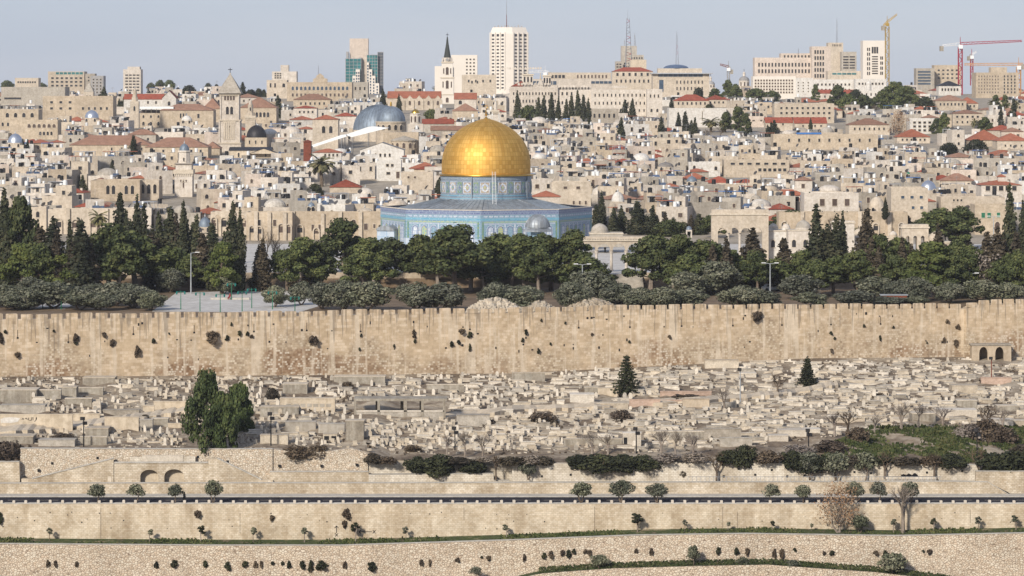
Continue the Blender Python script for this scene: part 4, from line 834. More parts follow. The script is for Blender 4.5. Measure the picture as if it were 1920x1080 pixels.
# ------------------------------------------------------------------ the shrine with the golden dome
def shrine():
    d0 = 862.0; s = d0/F; z0 = ZPLAT; a0 = R(-2.5); Ro = 26.7
    t = thing('octagonal_shrine', (xpx(911.5, d0), d0, 0), 'blue-tiled octagonal shrine crowned by the great golden dome', 'shrine')
    def band(name, r, za, zb_, m, n=8): b = MB(); b.lathe([(r, za), (r, zb_), (r-1, zb_)], n, m, 0, 0, a0, False); return b.build(name, t)
    def face_frame(k): a = a0+R(22.5+45*k); return a, Ro*math.cos(R(22.5))
    band('marble_base', Ro, z0, 63.0, 'marble_blue'); band('tile_field', Ro+.02, 63.0, 67.5, 'tile_blue'); band('turquoise_band', Ro+.08, 67.5, 68.0, 'tile_turquoise'); band('dotted_band', Ro+.03, 68.0, 68.85, 'tile_blue'); band('script_band', Ro+.06, 68.85, 69.95, 'tile_script'); band('cornice', Ro+.14, 69.95, 70.12, 'marble_white')
    fm = MB()
    for i in range(14): x = -9.6+19.2*(i+.5)/14; fm.box(x-.5, x+.5, -.07, .2, 68.25, 68.62, 'tile_white')
    fr = MB(); fr.box(-9.5, 9.5, -.07, .2, 66.9, 67.2, 'tile_yellow'); fr.box(-9.8, -9.4, -.07, .2, 63, 67.2, 'tile_green'); fr.box(9.4, 9.8, -.07, .2, 63, 67.2, 'tile_green')
    for i in range(6):
        x = -8.9+17.8*(i+1)/7; fr.box(x-.17, x+.17, -.06, .2, 63, 66.7, 'tile_white')
    fr.box(-9.3, 9.3, -.06, .2, 66.5, 66.75, 'tile_white')
    fmm, frm = fm.mesh('white_cartouches'), fr.mesh('tile_border'); q = Ro*math.cos(R(22.5))
    cw = MB()
    def arch_window(gl):
        b = MB(); r = .8; n = 7
        for rr, y, m in ((1.0, -.09, 'tile_white'), (.9, -.12, 'tile_script'), (.62, -.15, gl)):
            b.slab([(-rr, 0), (rr, 0)]+[(rr*math.cos(math.pi*i/n), 4.6+rr*1.12*math.sin(math.pi*i/n)) for i in range(n+1)], y, .2, m)
        return b.mesh('arched_window')
    wms = [arch_window('tile_yellow'), arch_window('tile_blue'), arch_window('tile_white'), arch_window('tile_green')]
    for k in (-3, -2, -1, 0, 1, 2):
        a = a0+R(22.5+45*k); loc = (q*math.sin(a), -q*math.cos(a), 0)
        link('white_cartouches', fmm, t, loc, a); link('tile_border', frm, t, loc, a)
        for i in range(7):
            x = -8.9+17.8*(i+.5)/7; link('arched_window', wms[(2, 0, 1, 3, 1, 0, 2)[i]], t, (loc[0]+x*math.cos(a), loc[1]+x*math.sin(a), 60.6), a)
    b = MB(); b.lathe([(25.7, 68.9), (11.4, 72.2)], 8, 'lead_roof', 0, 0, a0, False)
    for k in range(8): a = a0+R(45*k); b.tube((25.6*math.sin(a), -25.6*math.cos(a), 68.95), (11.5*math.sin(a), -11.5*math.cos(a), 72.25), .12, .12, 'lead_roof', 4)
    for k in range(88):
        a = R(360/88*(k+.5)); ca = math.cos(R(22.5))/math.cos(((a-a0) % R(45))-R(22.5)); b.tube((25.6*ca*math.sin(a), -25.6*ca*math.cos(a), 68.93), (11.5*ca*math.sin(a), -11.5*ca*math.cos(a), 72.22), .05, .05, 'lead_dome', 3)
    b.build('roof', t)
    rd = 11.4; b = MB(); b.lathe([(rd+.25, 71.6), (rd+.25, 72.6), (rd+.1, 72.62), (rd+.1, 73.2), (rd, 73.25), (rd, 77.0), (rd+.12, 77.02), (rd+.12, 78.0)], 64, 'tile_grey', cap=False); dr = b.build('drum', t)
    b = MB(); b.lathe([(rd+.16, 73.0), (rd+.16, 73.2), (rd, 73.22)], 64, 'tile_turquoise', cap=False); b.lathe([(rd+.3, 72.3), (rd+.3, 72.5), (rd, 72.52)], 64, 'tile_turquoise', cap=False); b.build('tile_line', dr)
    def panel(wd, h, outer, mid, core):
        b = MB(); b.box(-wd/2, wd/2, -.10, .3, 0, h, outer); b.box(-wd/2+.16, wd/2-.16, -.12, .2, .16, h-.16, mid); c = h/2
        b.slab([(0, .3), (wd/2-.3, c*.62), (wd/2-.3, c*1.38), (0, h-.3), (-wd/2+.3, c*1.38), (-wd/2+.3, c*.62)], -.15, .1, outer)
        b.slab([(0, .62), (wd/2-.62, c), (0, h-.62), (-wd/2+.62, c)], -.18, .1, mid); b.slab([(0, c-.42), (.3, c), (0, c+.42), (-.3, c)], -.21, .1, core); return b.mesh('drum_panel')
    pw, pg = panel(2.35, 2.95, 'tile_white', 'tile_brown', 'tile_yellow'), panel(1.55, 2.95, 'tile_grey', 'tile_green', 'tile_script')
    for k in range(32):
        a = R(11.25*k-1); link('drum_panel', pw if k % 2 == 0 else pg, dr, ((rd-.03)*math.sin(a), -(rd-.03)*math.cos(a), 73.65), a)
    b = MB(); b.box(-.14, .14, -.4, .3, 71.9, 77.95, 'lead_dome')
    bm_ = b.mesh('buttress')
    for ang in (-17.5, 62.5, 152, 242): a = R(ang); link('buttress', bm_, dr, (rd*math.sin(a), -rd*math.cos(a), 0), a)
    b = MB(); b.lathe([(rd+.1, 77.85), (12.05, 78.0), (12.05, 78.25), (11.25, 78.4)], 64, 'gilt', cap=False); b.build('gilt_cornice', t, smooth=True)
    pr = [(83, 330), (83.4, 322), (83.5, 315), (83.3, 307), (82.8, 300), (81.6, 291), (79.6, 283), (77, 276.5), (73, 268.5), (68, 260.5), (61.5, 253), (54, 246), (45.5, 239.7), (36, 234.3), (27, 230), (18, 226.4), (10, 223.8), (4, 222.4), (.3, 222)]
    b = MB(); b.lathe([(r*s, CZ-(py-H0)*s) for r, py in pr], 96, 'gold_plates', cap=False); dm = b.build('golden_dome', t, smooth=True)
    zt = CZ-(222-H0)*s; b = MB(); b.lathe([(.55, zt-.1), (.35, zt+.2), (.12, zt+.4), (.12, zt+.6), (.36, zt+.8), (.36, zt+1.0), (.1, zt+1.2), (.1, zt+1.4), (.27, zt+1.55), (.1, zt+1.8), (.07, zt+2.2), (.16, zt+2.3), (.05, zt+2.5)], 12, 'gilt', cap=False)
    for i in range(14):
        a0_, a1_ = R(-60+300*i/14-90+30), R(-60+300*(i+1)/14-90+30); b.tube((.38*math.cos(a0_), 0, zt+2.95+.38*math.sin(a0_)), (.38*math.cos(a1_), 0, zt+2.95+.38*math.sin(a1_)), .07, .07, 'gilt', 5)
    b.build('finial', dm, smooth=False)
    # porch by the pale corner of the octagon
    p = W(731, 440, 851); pc = MB(); pc.box(-2.4, 2.4, 0, 5, -2.5, 1.1, 'marble_blue')
    pc.slab([(-2.5, 1.1), (2.5, 1.1)]+[(2.5*math.cos(math.pi*i/8), 1.1+1.2*math.sin(math.pi*i/8)) for i in range(1, 8)]+[(-2.5, 1.1)][:0], -.4, 5, 'lead_roof'); po = pc.build('porch', t, (p.x-t.location.x-1, p.y-d0-2, p.z), R(-25))
    # maintenance ladder on the drum
    l = thing('ladder', W(927, 384, 847), 'thin white ladder leaning on the tiled drum under the golden dome', 'ladder'); b = MB(); hh = 62*847/F
    for x in (-.45, .45): b.tube((x, 0, 0), (x*.8-.2, 2.0, hh), .055, .055, 'white_plastic', 4)
    b.build('rail', l); rg_ = MB()
    for i in range(22): zz = hh*i/22; rg_.tube((-.45, 2.0*i/22, zz), (.45, 2.0*i/22, zz), .035, .035, 'white_plastic', 3)
    rg_.build('rungs', l)
pn = MB(); pn.box(-1.0, 1.0, -.06, .2, 0, 2.9, 'marble_white'); pn.box(-.8, .8, -.08, .2, .2, 2.7, 'marble_blue'); PANEL = pn.mesh('marble_panel')
shrine()
def chain_dome():
    d = 816; t = thing('domed_pavilion', W(1008, 462, d), 'small pavilion with ribbed pale grey dome before the octagonal shrine', 'pavilion'); k = d/F; zb_ = t.location.z
    h = (462-434)*k; b = MB(); b.lathe([(3.9, h), (3.9, h+.35), (3.05, h+.75), (3.05, h+1.0)], 6, 'lead_roof', cap=False); b.build('roof', t)
    b = MB(); r = 2.95; b.lathe([(r*math.cos(i*math.pi/16), h+1.0+3.1*math.sin(i*math.pi/16)) for i in range(8)]+[(.05, h+4.15)], 24, 'lead_roof', cap=False)
    for j in range(24):
        a = R(15*j)
        for i in range(8):
            t0, t1 = i*math.pi/16, min((i+1)*math.pi/16, 1.55); b.tube((r*1.01*math.cos(t0)*math.sin(a), -r*1.01*math.cos(t0)*math.cos(a), h+1+3.1*math.sin(t0)), (r*1.01*math.cos(t1)*math.sin(a), -r*1.01*math.cos(t1)*math.cos(a), h+1+3.1*math.sin(t1)), .05, .05, 'lead_roof', 3)
    b.build('dome', t); c = MB(); c.lathe([(.2, 0), (.16, .3), (.14, h-.4), (.3, h)], 8, 'marble_white'); c = c.mesh('column')
    for i in range(11): a = 2*math.pi*i/11; link('column', c, t, (3.3*math.sin(a), -3.3*math.cos(a), -1))
    b = MB(); b.lathe([(1.9, -1), (1.9, h)], 6, 'tile_blue'); b.build('core', t)
chain_dome()
def column_mesh(h, r=.32, m='limestone_pale'):
    b = MB(); b.lathe([(r*1.5, 0), (r*1.5, .25), (r*1.05, .4), (r*.92, h-.75), (r*1.1, h-.7), (r*1.55, h-.1), (r*1.55, h)], 12, m); return b.mesh('column')
def open_arcade(L, Rr, top, spring, base, d, n, pier, label, m='limestone_cream', thick=1.2, cols=True, entab=1.0, name='stone_arcade', z=None):
    k = d/F; t = thing(name, W((L+Rr)/2, base, d), label, 'arcade'); w2 = (Rr-L)*k/2; zs, zt = (base-spring)*k, (base-top)*k; b = MB()
    if cols:
        cw = .5; wd = (2*w2-pier*2-cw*(n-1))/n; x = -w2+pier; b.box(-w2, x, 0, thick, -.5, zt, m); b.box(w2-pier, w2, 0, thick, -.5, zt, m); cm = column_mesh(zs)
        for i in range(n):
            sub = MB(); sub.arcade(x, x+wd, 0, thick, zs, zs, zt, 1, 0.001, m); 
            b.v, b.f, b.m = (lambda o: (b.v+sub.v, b.f+[tuple(q+o for q in f) for f in sub.f], b.m+sub.m))(len(b.v)); x += wd
            if i < n-1: b.box(x, x+cw, 0, thick, zs, zt, m); link('column', cm, t, (x+cw/2, thick/2, 0)); x += cw
    else: b.arcade(-w2, w2, 0, thick, -.5, zs, zt, n, pier, m)
    b.build('wall', t); e = MB(); e.box(-w2-.25, w2+.25, -.25, thick+.25, zt, zt+.35, 'trim_stone'); e.box(-w2, w2, -.05, thick+.05, zt+.35, zt+entab, m); e.build('cornice', t)
    if cols: 
        for i in range(int((2*w2)/.7)): pass
    return t
t = open_arcade(1085, 1208, 452, 470, 508, 748, 4, .9, 'stone arches on slender columns at the head of the terrace steps')
dm_ = MB()
for i in range(26): x = -7.1+i*.56; dm_.box(x, x+.3, -.3, 0, (508-449.5)*748/F, (508-447.5)*748/F, 'limestone_grey')
dm_.build('dentils', t)
t = open_arcade(1334, 1441, 403, 437, 492, 803, 4, 1.5, 'ruined four-arched stone arcade among trees, north of the shrine', 'limestone_cream', 2, True, 1.3)
t = open_arcade(1560, 1602, 419, 440, 480, 800, 1, 1.6, 'white single-arched gateway fragment beside the slim cypress', 'limestone_pale', 1.5, False, .6)
t = open_arcade(1691, 1741, 428, 446, 482, 795, 3, .9, 'small three-arched cream arcade above the bushy bright pine', 'limestone_cream', 3, False, .9)
def domed_block(L, Rr, top, base, d, domes, m, label, dm='limestone_grey', depth=8, wins=0, name='domed_building'):
    k = d/F; t = thing(name, W((L+Rr)/2, base, d), label, 'domed building'); w2 = (Rr-L)*k/2; h = (base-top)*k; b = MB(); b.box(-w2, w2, 0, depth, -1.5, h, m); b.box(-w2-.15, w2+.15, -.15, depth+.15, h, h+.25, 'trim_stone'); b.build('wall', t)
    for px, rp, hp in domes:
        b = MB(); r = rp*k; x = (px-(L+Rr)/2)*k; b.lathe([(r*1.05, h+.25), (r*1.05, h+.7)], 20, m, x, depth/2, cap=False); b.dome(r, h+.7, hp*k, dm, x, depth/2, 24, 8, .15); b.lathe([(.12, h+.7+hp*k), (.05, h+1.5+hp*k)], 5, 'iron_black', x, depth/2); b.build('dome', t, smooth=True)
    for i in range(wins): window(t, -w2+2*w2*(i+.5)/wins, h*.38, .9, 1.7, 'arch')
    return t
domed_block(1106, 1168, 439, 452, 842, [(1125, 16, 13)], 'limestone_grey', 'low grey building with one shallow stone dome behind the terrace arches')
domed_block(1441, 1542, 434, 482, 806, [(1452, 9, 8), (1476, 8, 7)], 'whitewash', 'white domed building with two small pale domes beside the four-arched arcade', 'limestone_pale', 7, 6)
domed_block(1478, 1542, 433, 482, 800, [(1508, 14, 13)], 'limestone_pale', 'cream building under a grey stone dome beside the big tiered conifer', 'limestone_grey', 6, 3)
domed_block(1592, 1632, 448, 480, 806, [(1612, 11, 12)], 'limestone_pale', 'small cream block with a pale dome behind the cypress trunks', 'limestone_cream', 6)
domed_block(1738, 1782, 455, 480, 792, [(1759, 15, 14)], 'limestone_cream', 'low block with a tan masonry dome above the bright pine', 'limestone_cream', 6)
domed_block(1664, 1690, 446, 480, 800, [(1676, 7, 6)], 'limestone_cream', 'tiny domed kiosk left of the three-arched arcade', 'limestone_pale', 3, name='domed_kiosk')
def kiosk():
    k = 850/F; t = thing('domed_kiosk', W(1292, 446, 850), 'tiny open kiosk with blue-grey dome in front of the cypresses', 'kiosk'); b = MB(); w_ = 5.5*k
    for x in (-w_, w_-.3): 
        for y in (0, 2*w_-.3): b.box(x, x+.3, y, y+.3, 0, 12*k, 'limestone_pale')
    b.box(-w_, w_, 0, 2*w_, 12*k, 15*k, 'limestone_pale'); b.build('columns', t); b = MB(); b.dome(5.5*k, 15*k, 7*k, 'lead_dome', 0, w_, 14, 6); b.build('dome', t, smooth=True)
kiosk()
# rubble heaps behind the battlements
def heap(px0, px1, top, base, label, seed):
    g = random.Random(seed); b = MB(); d = yw(0)+.356*xpx((px0+px1)/2, 660)+7; t0 = W((px0+px1)/2, base, d); k = d/F; w2 = (px1-px0)*k/2; h = (base-top)*k
    n = 22; G = {}
    for i in range(n+1):
        for j in range(9):
            u, v = i/n*2-1, j/8*2-1; z = h*max(0, 1-abs(u)**1.7)*max(0, 1-abs(v)**1.6)*(1+.25*math.sin(i*1.9+j+seed)); G[i, j] = len(b.v); b.v.append((u*w2, v*3.4+3.5, z-.3))
    for i in range(n):
        for j in range(8): b.f.append((G[i, j], G[i+1, j], G[i+1, j+1], G[i, j+1])); b.m.append('tomb_cream')
    for i in range(420):
        u, v = g.uniform(-.95, .95), g.uniform(-.95, .6); z = h*max(0, 1-abs(u)**1.7)*max(0, 1-abs(v)**1.6); s = g.uniform(.2, .7); b.rbox(u*w2, v*3.4+3.5, z-.45, s, s*g.uniform(.6, 1), s*.8, g.uniform(0, 3), g.choice(['rubble_stone', 'rubble_stone', 'tomb_cream', 'limestone_grey']), g.uniform(-.4, .4))
    tag(b.build('rubble_heap', None, t0), label, 'rubble heap', None, 'thing')
heap(872, 985, 560, 584, 'long heap of pale rubble behind the battlements under the small grey dome', 1); heap(980, 1040, 565, 582, 'low greyish rubble heap just right of the longest rubble heap', 2); heap(1064, 1160, 560, 580, 'white rubble heap behind the battlements under the terrace steps', 3); heap(1188, 1282, 559, 579, 'pale rubble heap behind the battlements, right of the steps', 4)
# ------------------------------------------------------------------ the town: landmark buildings
RES = []   # (left, right, top, lowest visible row, distance, depth): kept clear by the houses in front
def stone_box(b, w2, dep, z0, h, m, lip=.5, x=0, y=0):
    """walls with a parapet and a screeded roof inside it"""
    b.box(x-w2, x+w2, y, y+dep, z0, h, m, 'roof_screed')
    if lip:
        t = .28
        for q in ((x-w2, x+w2, y, y+t), (x-w2, x+w2, y+dep-t, y+dep), (x-w2, x-w2+t, y+t, y+dep-t), (x+w2-t, x+w2, y+t, y+dep-t)): b.box(*q, h, h+lip, m)
def grow(d): return H0+(CZ-lerp(d, CITY))*F/d
def drow(py):
    d = 900
    while d < 2600 and grow(d) > py: d += 4
    return d
def bld(label, cat, L, Rr, T, B, d, mat='limestone_cream', depth=12, roof=None, rmat='roof_tile_brown', rpx=0, wins=(), yaw=0, lip=.6, name='stone_building', reserve=True, side=None, group=None, sunk=8):
    """front wall between photo columns L..Rr, rows T..B at distance d; wins: (l, r, t, b, nx, nz, w, h, style, glass) in photo pixels"""
    if B > grow(d)+1: d = drow(B)
    if B < grow(d): sunk = sunk+(grow(d)-B)*d/F
    d += (len(RES)*7 % 19)*.23
    k = d/F; c = (L+Rr)/2; loc = W(c, B, d); t = thing(name, loc, label, cat, group, R(yaw)); w2 = (Rr-L)*k/2/(math.cos(R(yaw))); h = (B-T)*k
    b = MB(); hb = h-(rpx*k if roof else 0)
    if roof == 'gablex': 
        b.box(-w2, w2, 0, depth, -sunk, hb, mat)
    elif roof: b.box(-w2, w2, 0, depth, -sunk, hb, mat)
    else: stone_box(b, w2, depth, -sunk, h-lip, mat, lip)
    r = MB()
    if roof == 'hip': r.hip(-w2, w2, 0, depth, hb, rpx*k, rmat)
    elif roof == 'gablex': r.gable(-w2, w2, 0, depth, hb, rpx*k, rmat, 'x', mat)
    elif roof == 'gabley': r.gable(-w2, w2, 0, depth, hb, rpx*k, rmat, 'y', mat)
    if roof:
        keep = [i for i, m in enumerate(r.m) if m == mat]
        b.add(r.v, [r.f[i] for i in keep], mat); r.f = [f for i, f in enumerate(r.f) if i not in keep]; r.m = [m for m in r.m if m != mat]
    b.build('wall', t)
    if roof: r.build('roof', t)
    for q in wins:
        l, r_, tp, bt, nx, nz, ww, wh = q[:8]; style = q[8] if len(q) > 8 else 'flat'; gl = q[9] if len(q) > 9 else 'dark_glass'
        win_grid(t, (l-c)*k, (r_-c)*k, (B-bt)*k, (B-tp)*k, nx, nz, ww*k, wh*k, style, gl)
    if side:
        nx, nz, ww, wh, tp, bt = side; win_grid(t, .8, depth-.8, (B-bt)*k, (B-tp)*k, nx, nz, ww*k, wh*k, side=(w2 if yaw < 0 or yaw == 0 else w2))
    if reserve: RES.append((L, Rr, T, B, d, depth))
    return t, k, w2, h
def add_dome(t, x, y, z, r, h, m, ribs=False, n=24, point=.1, name='dome', finial=True):
    b = MB(); b.dome(r, z, h, m, x, y, n, 9, point)
    if finial: b.lathe([(.14, z+h), (.22, z+h+.35), (.06, z+h+.7), (.05, z+h+1.2)], 6, 'galvanised', x, y)
    return b.build(name, t, smooth=True)
def mast(px, top, base, d, label, r=.5, mat='galvanised', bands=False, name='radio_mast', guy=False):
    t = thing(name, W(px, base, d), label, 'mast'); h = (base-top)*d/F; b = MB()
    for i in range(3):
        a = i*2.09; b.tube((r*math.cos(a), r*math.sin(a), -2), (r*.35*math.cos(a), r*.35*math.sin(a), h*.86), .1+.07*r, .07+.03*r, mat, 3)
    n = int(h/1.6)
    for i in range(n):
        z = h*.84*i/n; q = r*(1-.65*i/n); a = (i % 3)*2.09; c = a+2.09; b.tube((q*math.cos(a), q*math.sin(a), z), (q*math.cos(c), q*math.sin(c), z+1.4), .05+.045*r, .05+.045*r, 'crane_red' if bands and (i//5) % 2 else mat, 3)
    b.build('lattice', t); b = MB(); b.tube((0, 0, h*.84), (0, 0, h), .15, .06, mat, 4); b.build('aerial', t); return t
# --- white faceted hotel tower
def hotel_tower():
    d = 2750; k = d/F; t = thing('hotel_tower', W(954.5, 168, d), 'tall white faceted tower with rows of dark windows and a roof mast', 'tower'); w2 = 36*k; h = (168-63)*k; ht = (168-51)*k
    P = [(-w2, 9), (-w2*.18, 0), (w2*.18, 0), (w2, 8), (w2, 24), (w2*.3, 33), (-w2*.3, 33), (-w2, 24)]
    b = MB(); b.prism(P, -10, h, 'tower_white'); n = len(P); cx, cy = 0, 16; Q = [((x-cx)*.86+cx, (y-cy)*.86+cy) for x, y in P]
    b.add([(x, y, h) for x, y in P]+[(x, y, ht) for x, y in Q], [(i, (i+1) % n, n+(i+1) % n, n+i) for i in range(n)]+[tuple(range(n, 2*n))], 'tower_white'); b.build('wall', t)
    for (xa, ya), (xb, yb) in ((P[0], P[1]), (P[2], P[3])):
        ang = math.atan2(yb-ya, xb-xa)
        rb = MB(); rb.box(-.55, .55, -.75, .2, 0, h+1, 'tower_white'); rm = rb.mesh('rib')
        for i in range(4): f = (i+.15)/3.3; link('rib', rm, t, (xa+(xb-xa)*f, ya+(yb-ya)*f, 0), ang)
        for i in range(3):
            f = (i+.68)/3.3
            for j in range(16): link('window', window_mesh(2.5, 1.25 if j < 15 else 2.0, 'plain', 'dark_glass' if (i*7+j*5) % 9 else 'brown_glass', 'tower_white'), t, (xa+(xb-xa)*f, ya+(yb-ya)*f, h*(j+.5)/16.1-.6), ang)
    b = MB(); g = random.Random(3)
    for i in range(9): b.box(-12+i*2.7, -10.8+i*2.7, 10, 12, ht, ht+g.uniform(.8, 2.4), 'dish_grey')
    b.build('roof_plant', t); b = MB(); b.tube((-2, 14, ht), (-2, 14, ht+22*k*1.0+.6), .35, .25, 'rust_red', 5); b.tube((-2, 14, ht+22*k), (-2, 14, ht+54*k), .22, .08, 'dish_grey', 4); b.build('mast', t)
    RES.append((918, 991, 50, 165, d, 34))
hotel_tower()
# --- unfinished tower of beige core and teal glass
def glass_tower():
    d = 2450; k = d/F; t = thing('glass_tower', W(682, 178, d), 'unfinished tower with beige concrete core and teal glass wings', 'tower')
    def X(px): return (px-682)*k
    def Z(py): return (178-py)*k
    b = MB(); b.box(X(655), X(690), 4, 14, -6, Z(72), 'limestone_pink'); b.build('core', t)
    for name, l, r_, tp, bt, y0, m in (('glass_wing', 648, 677, 110, 178, 0, 'teal_glass'), ('glass_wing', 688, 708, 103, 178, 0, 'teal_glass'), ('grey_wing', 708, 718, 98, 178, 3, 'blue_glass')):
        b = MB(); b.box(X(l), X(r_), y0, 12, -6, Z(tp), m); f = MB(); n = int((bt-tp)/6)
        for i in range(n+1): zz = Z(tp)-i*6*k; f.box(X(l)-.1, X(r_)+.1, y0-.15, y0+.3, zz-.18, zz+.12, 'dish_grey')
        for i in range(5): x = X(l)+(X(r_)-X(l))*i/4; f.box(x-.14, x+.14, y0-.2, y0+.3, 0, Z(tp)+.4, 'dish_grey')
        w_ = b.build(name, t); f.build('frame', w_)
    b = MB()
    for l, r_, tp in ((649, 653, 97), (672, 678, 108)): b.box(X(l), X(r_), 1, 8, Z(128), Z(tp), 'dish_grey')
    b.build('scaffold', t)
    st = [(688, 692, 117), (692, 698, 130), (698, 704, 142), (704, 711, 156)]; b = MB()
    for l, r_, tp in st: b.box(X(l)+.05, X(r_), -2.5, -.4, -12, Z(tp), 'tower_white')
    for l, r_, tp in ((661, 667, 142), (667, 675, 130)): b.box(X(l)+.05, X(r_), -2.5, -.4, -12, Z(tp), 'tower_white')
    sw = b.build('stepped_wall', t)
    for l, r_, tp in st+[(661, 667, 142), (667, 675, 130)]:
        z = Z(tp)-3.2
        while z > 0:
            for q in range(max(1, round((r_-l)/5))): window(sw, X(l)+(X(r_)-X(l))*(q+.5)/max(1, round((r_-l)/5)), z, 1.0, 1.3, 'plain', 'blue_glass', 'tower_white', -2.5)
            z -= 5.5*k
    RES.append((647, 719, 72, 178, d, 16))
glass_tower()
# --- clock tower with dark spire and its red-roofed church
def spire_church():
    d = 1800; k = d/F; t = thing('spire_tower', W(838.5, 206, d), 'cream clock tower with a slender dark green spire', 'church tower')
    def Z(py): return (206-py)*k
    b = MB()
    for tp, bt, hw in ((178, 215, 13), (147, 178, 12), (118, 147, 10.5)): b.box(-hw*k, hw*k, (13-hw)*k, (13+hw)*k, Z(bt), Z(tp), 'tower_white')
    b.box(-14*k, 14*k, -1*k, 27*k, Z(178), Z(176.5), 'trim_stone'); b.box(-13*k, 13*k, 0, 26*k, Z(147), Z(144.5), 'trim_stone'); b.box(-11.5*k, 11.5*k, 1*k, 25*k, Z(118), Z(115.5), 'trim_stone')
    b.lathe([(10*k, Z(115.5)), (8.5*k, Z(108))], 8, 'limestone_pale', 0, 13*k, R(22.5)); b.build('wall', t)
    b = MB(); b.lathe([(8.2*k, Z(112)), (5.8*k, Z(100)), (3*k, Z(84)), (2.6*k, Z(82)), (.3, Z(69))], 8, 'spire_green', 0, 13*k, R(22.5)); b.build('spire', t)
    b = MB(); b.tube((0, 13*k, Z(70)), (0, 13*k, Z(61)), .12, .1, 'iron_black', 4); b.box(-.7, .7, 13*k-.1, 13*k+.1, Z(65.5), Z(64.5), 'iron_black'); b.build('cross', t)
    for x in (-9, 9): b = MB(); b.lathe([(1.3*k, Z(115)), (1.0*k, Z(111)), (.1, Z(107))], 6, 'limestone_pale', x*k, 4*k); b.build('pinnacle', t)
    b = MB(); b.lathe([(3.4*k, -.35), (3.4*k, .1)], 20, 'trim_stone'); b.lathe([(2.8*k, .12), (2.8*k, .14)], 20, 'dish_grey'); cl = b.build('clock_face', t, (0, 2.2*k, Z(112))); cl.rotation_euler[0] = R(90)
    for tp, bt, y in ((126, 140, 2.5), (151, 166, 1), (183, 192, 0)): window(t, 0, Z(bt), 5.5*k, (bt-tp)*k, 'arch', 'brown_glass', 'trim_stone', y*k)
    for x in (-6.5, 6.5): window(t, x*k, Z(138), 2*k, 10*k, 'arch', 'brown_glass', 'trim_stone', 2.5*k); window(t, x*1.2*k, Z(164), 2.2*k, 11*k, 'arch', 'brown_glass', 'trim_stone', 1*k)
    RES.append((824, 853, 65, 206, d, 8))
    u, k2, w2, h = bld('long church nave with rose tiled roof and a row of pointed gables', 'church', 727, 826, 171, 207, 1790, 'limestone_cream', 14, 'gablex', 'roof_tile_rose', 13, name='church')
    for i in range(5):
        c = 751+17.5*i; x = (c-776.5)*k2; g = MB(); z1 = (207-188)*k2; z2 = (207-179)*k2
        g.slab([(x-8.2*k2, -2), (x+8.2*k2, -2), (x+8.2*k2, z1), (x, z2), (x-8.2*k2, z1)], -.7, 3, 'limestone_cream'); gb = g.build('gable', u); window(gb, x, (207-197)*k2, 4.2*k2, 8*k2, 'arch', 'brown_glass', 'trim_stone', -.7)
    bld('shorter rose-roofed church wing right of the clock tower', 'church', 852, 893, 174, 206, 1815, 'limestone_pale', 14, 'gablex', 'roof_tile_rose', 12, name='church_wing', wins=((858, 868, 188, 196, 1, 1, 6, 7, 'arch'),))
spire_church()
# --- white bell tower with pyramid roof
def bell_tower():
    d = 1330; k = d/F; t = thing('bell_tower', W(430, 296, d), 'tall white square bell tower with stone pyramid roof and cross', 'bell tower')
    def Z(py): return (296-py)*k
    b = MB(); w1, w2 = 20*k, 18*k
    b.box(-w1-.4, w1+.4, 0, 2*w1, Z(310), Z(268), 'limestone_pale'); b.box(-w1, w1, .3, 2*w1-.3, Z(268), Z(225), 'limestone_pale'); b.box(-w2, w2, .8, 2*w1-.8, Z(225), Z(178), 'limestone_pale')
    for z, e in ((268, .5), (225, .3)): b.box(-w1-e, w1+e, -e+.1, 2*w1+e, Z(z+1.5), Z(z-.6), 'trim_stone')
    for x in (-1, 1): b.box(x*w1-(2.6*k if x > 0 else 0), x*w1+(2.6*k if x < 0 else 0), -.05, .5, Z(268), Z(225), 'limestone_pale')
    for x in (-1, 1): b.box(x*w2-(2.6*k if x > 0 else 0), x*w2+(2.6*k if x < 0 else 0), .45, .9, Z(225), Z(178), 'limestone_pale')
    for i in range(6): x = (-9+3.6*i)*k; b.box(x-.22, x+.22, .05, .4, Z(262), Z(230), 'trim_stone')
    b.box(-12*k, 12*k, .05, .4, Z(230), Z(227), 'trim_stone'); b.box(-w2-.35, w2+.35, .45, 2*w1-.45, Z(178), Z(175), 'trim_stone')
    for i in range(12): x = (-17+3.1*i)*k; b.box(x-.25, x+.25, .3, .6, Z(179.5), Z(177.5), 'trim_stone')
    b.build('wall', t)
    b = MB(); rr = (w2+.9)*1.4142; b.lathe([(rr, Z(175)), (rr*.55, Z(157)), (.15, Z(138))], 4, 'limestone_grey', 0, w1, R(45)); b.build('pyramid_roof', t)
    b = MB(); b.tube((0, w1, Z(139)), (0, w1, Z(127)), .16, .13, 'iron_black', 4); b.box(-.85, .85, w1-.12, w1+.12, Z(131), Z(129.8), 'iron_black'); b.lathe([(.1, Z(139.5)), (.4, Z(138)), (.1, Z(136.5))], 8, 'trim_stone', 0, w1); b.build('cross', t)
    for i in range(4): window(t, (-8.2+5.4*i)*k, Z(188), 3.7*k, 8*k, 'arch', 'brown_glass', 'trim_stone', .8)
    for x in (-4, 4): window(t, x*k, Z(214.5), 5.4*k, 14.5*k, 'arch', 'dark_glass', 'trim_stone', .8)
    for x in (-1.4, 1.4): window(t, x*k, Z(249), 2.1*k, 9*k, 'arch', 'dark_glass', 'trim_stone', .3)
    window(t, 0, Z(240), 3*k, 4.5*k, 'arch', 'brown_glass', 'trim_stone', .28)
    RES.append((410, 452, 130, 298, d, 9))
bell_tower()
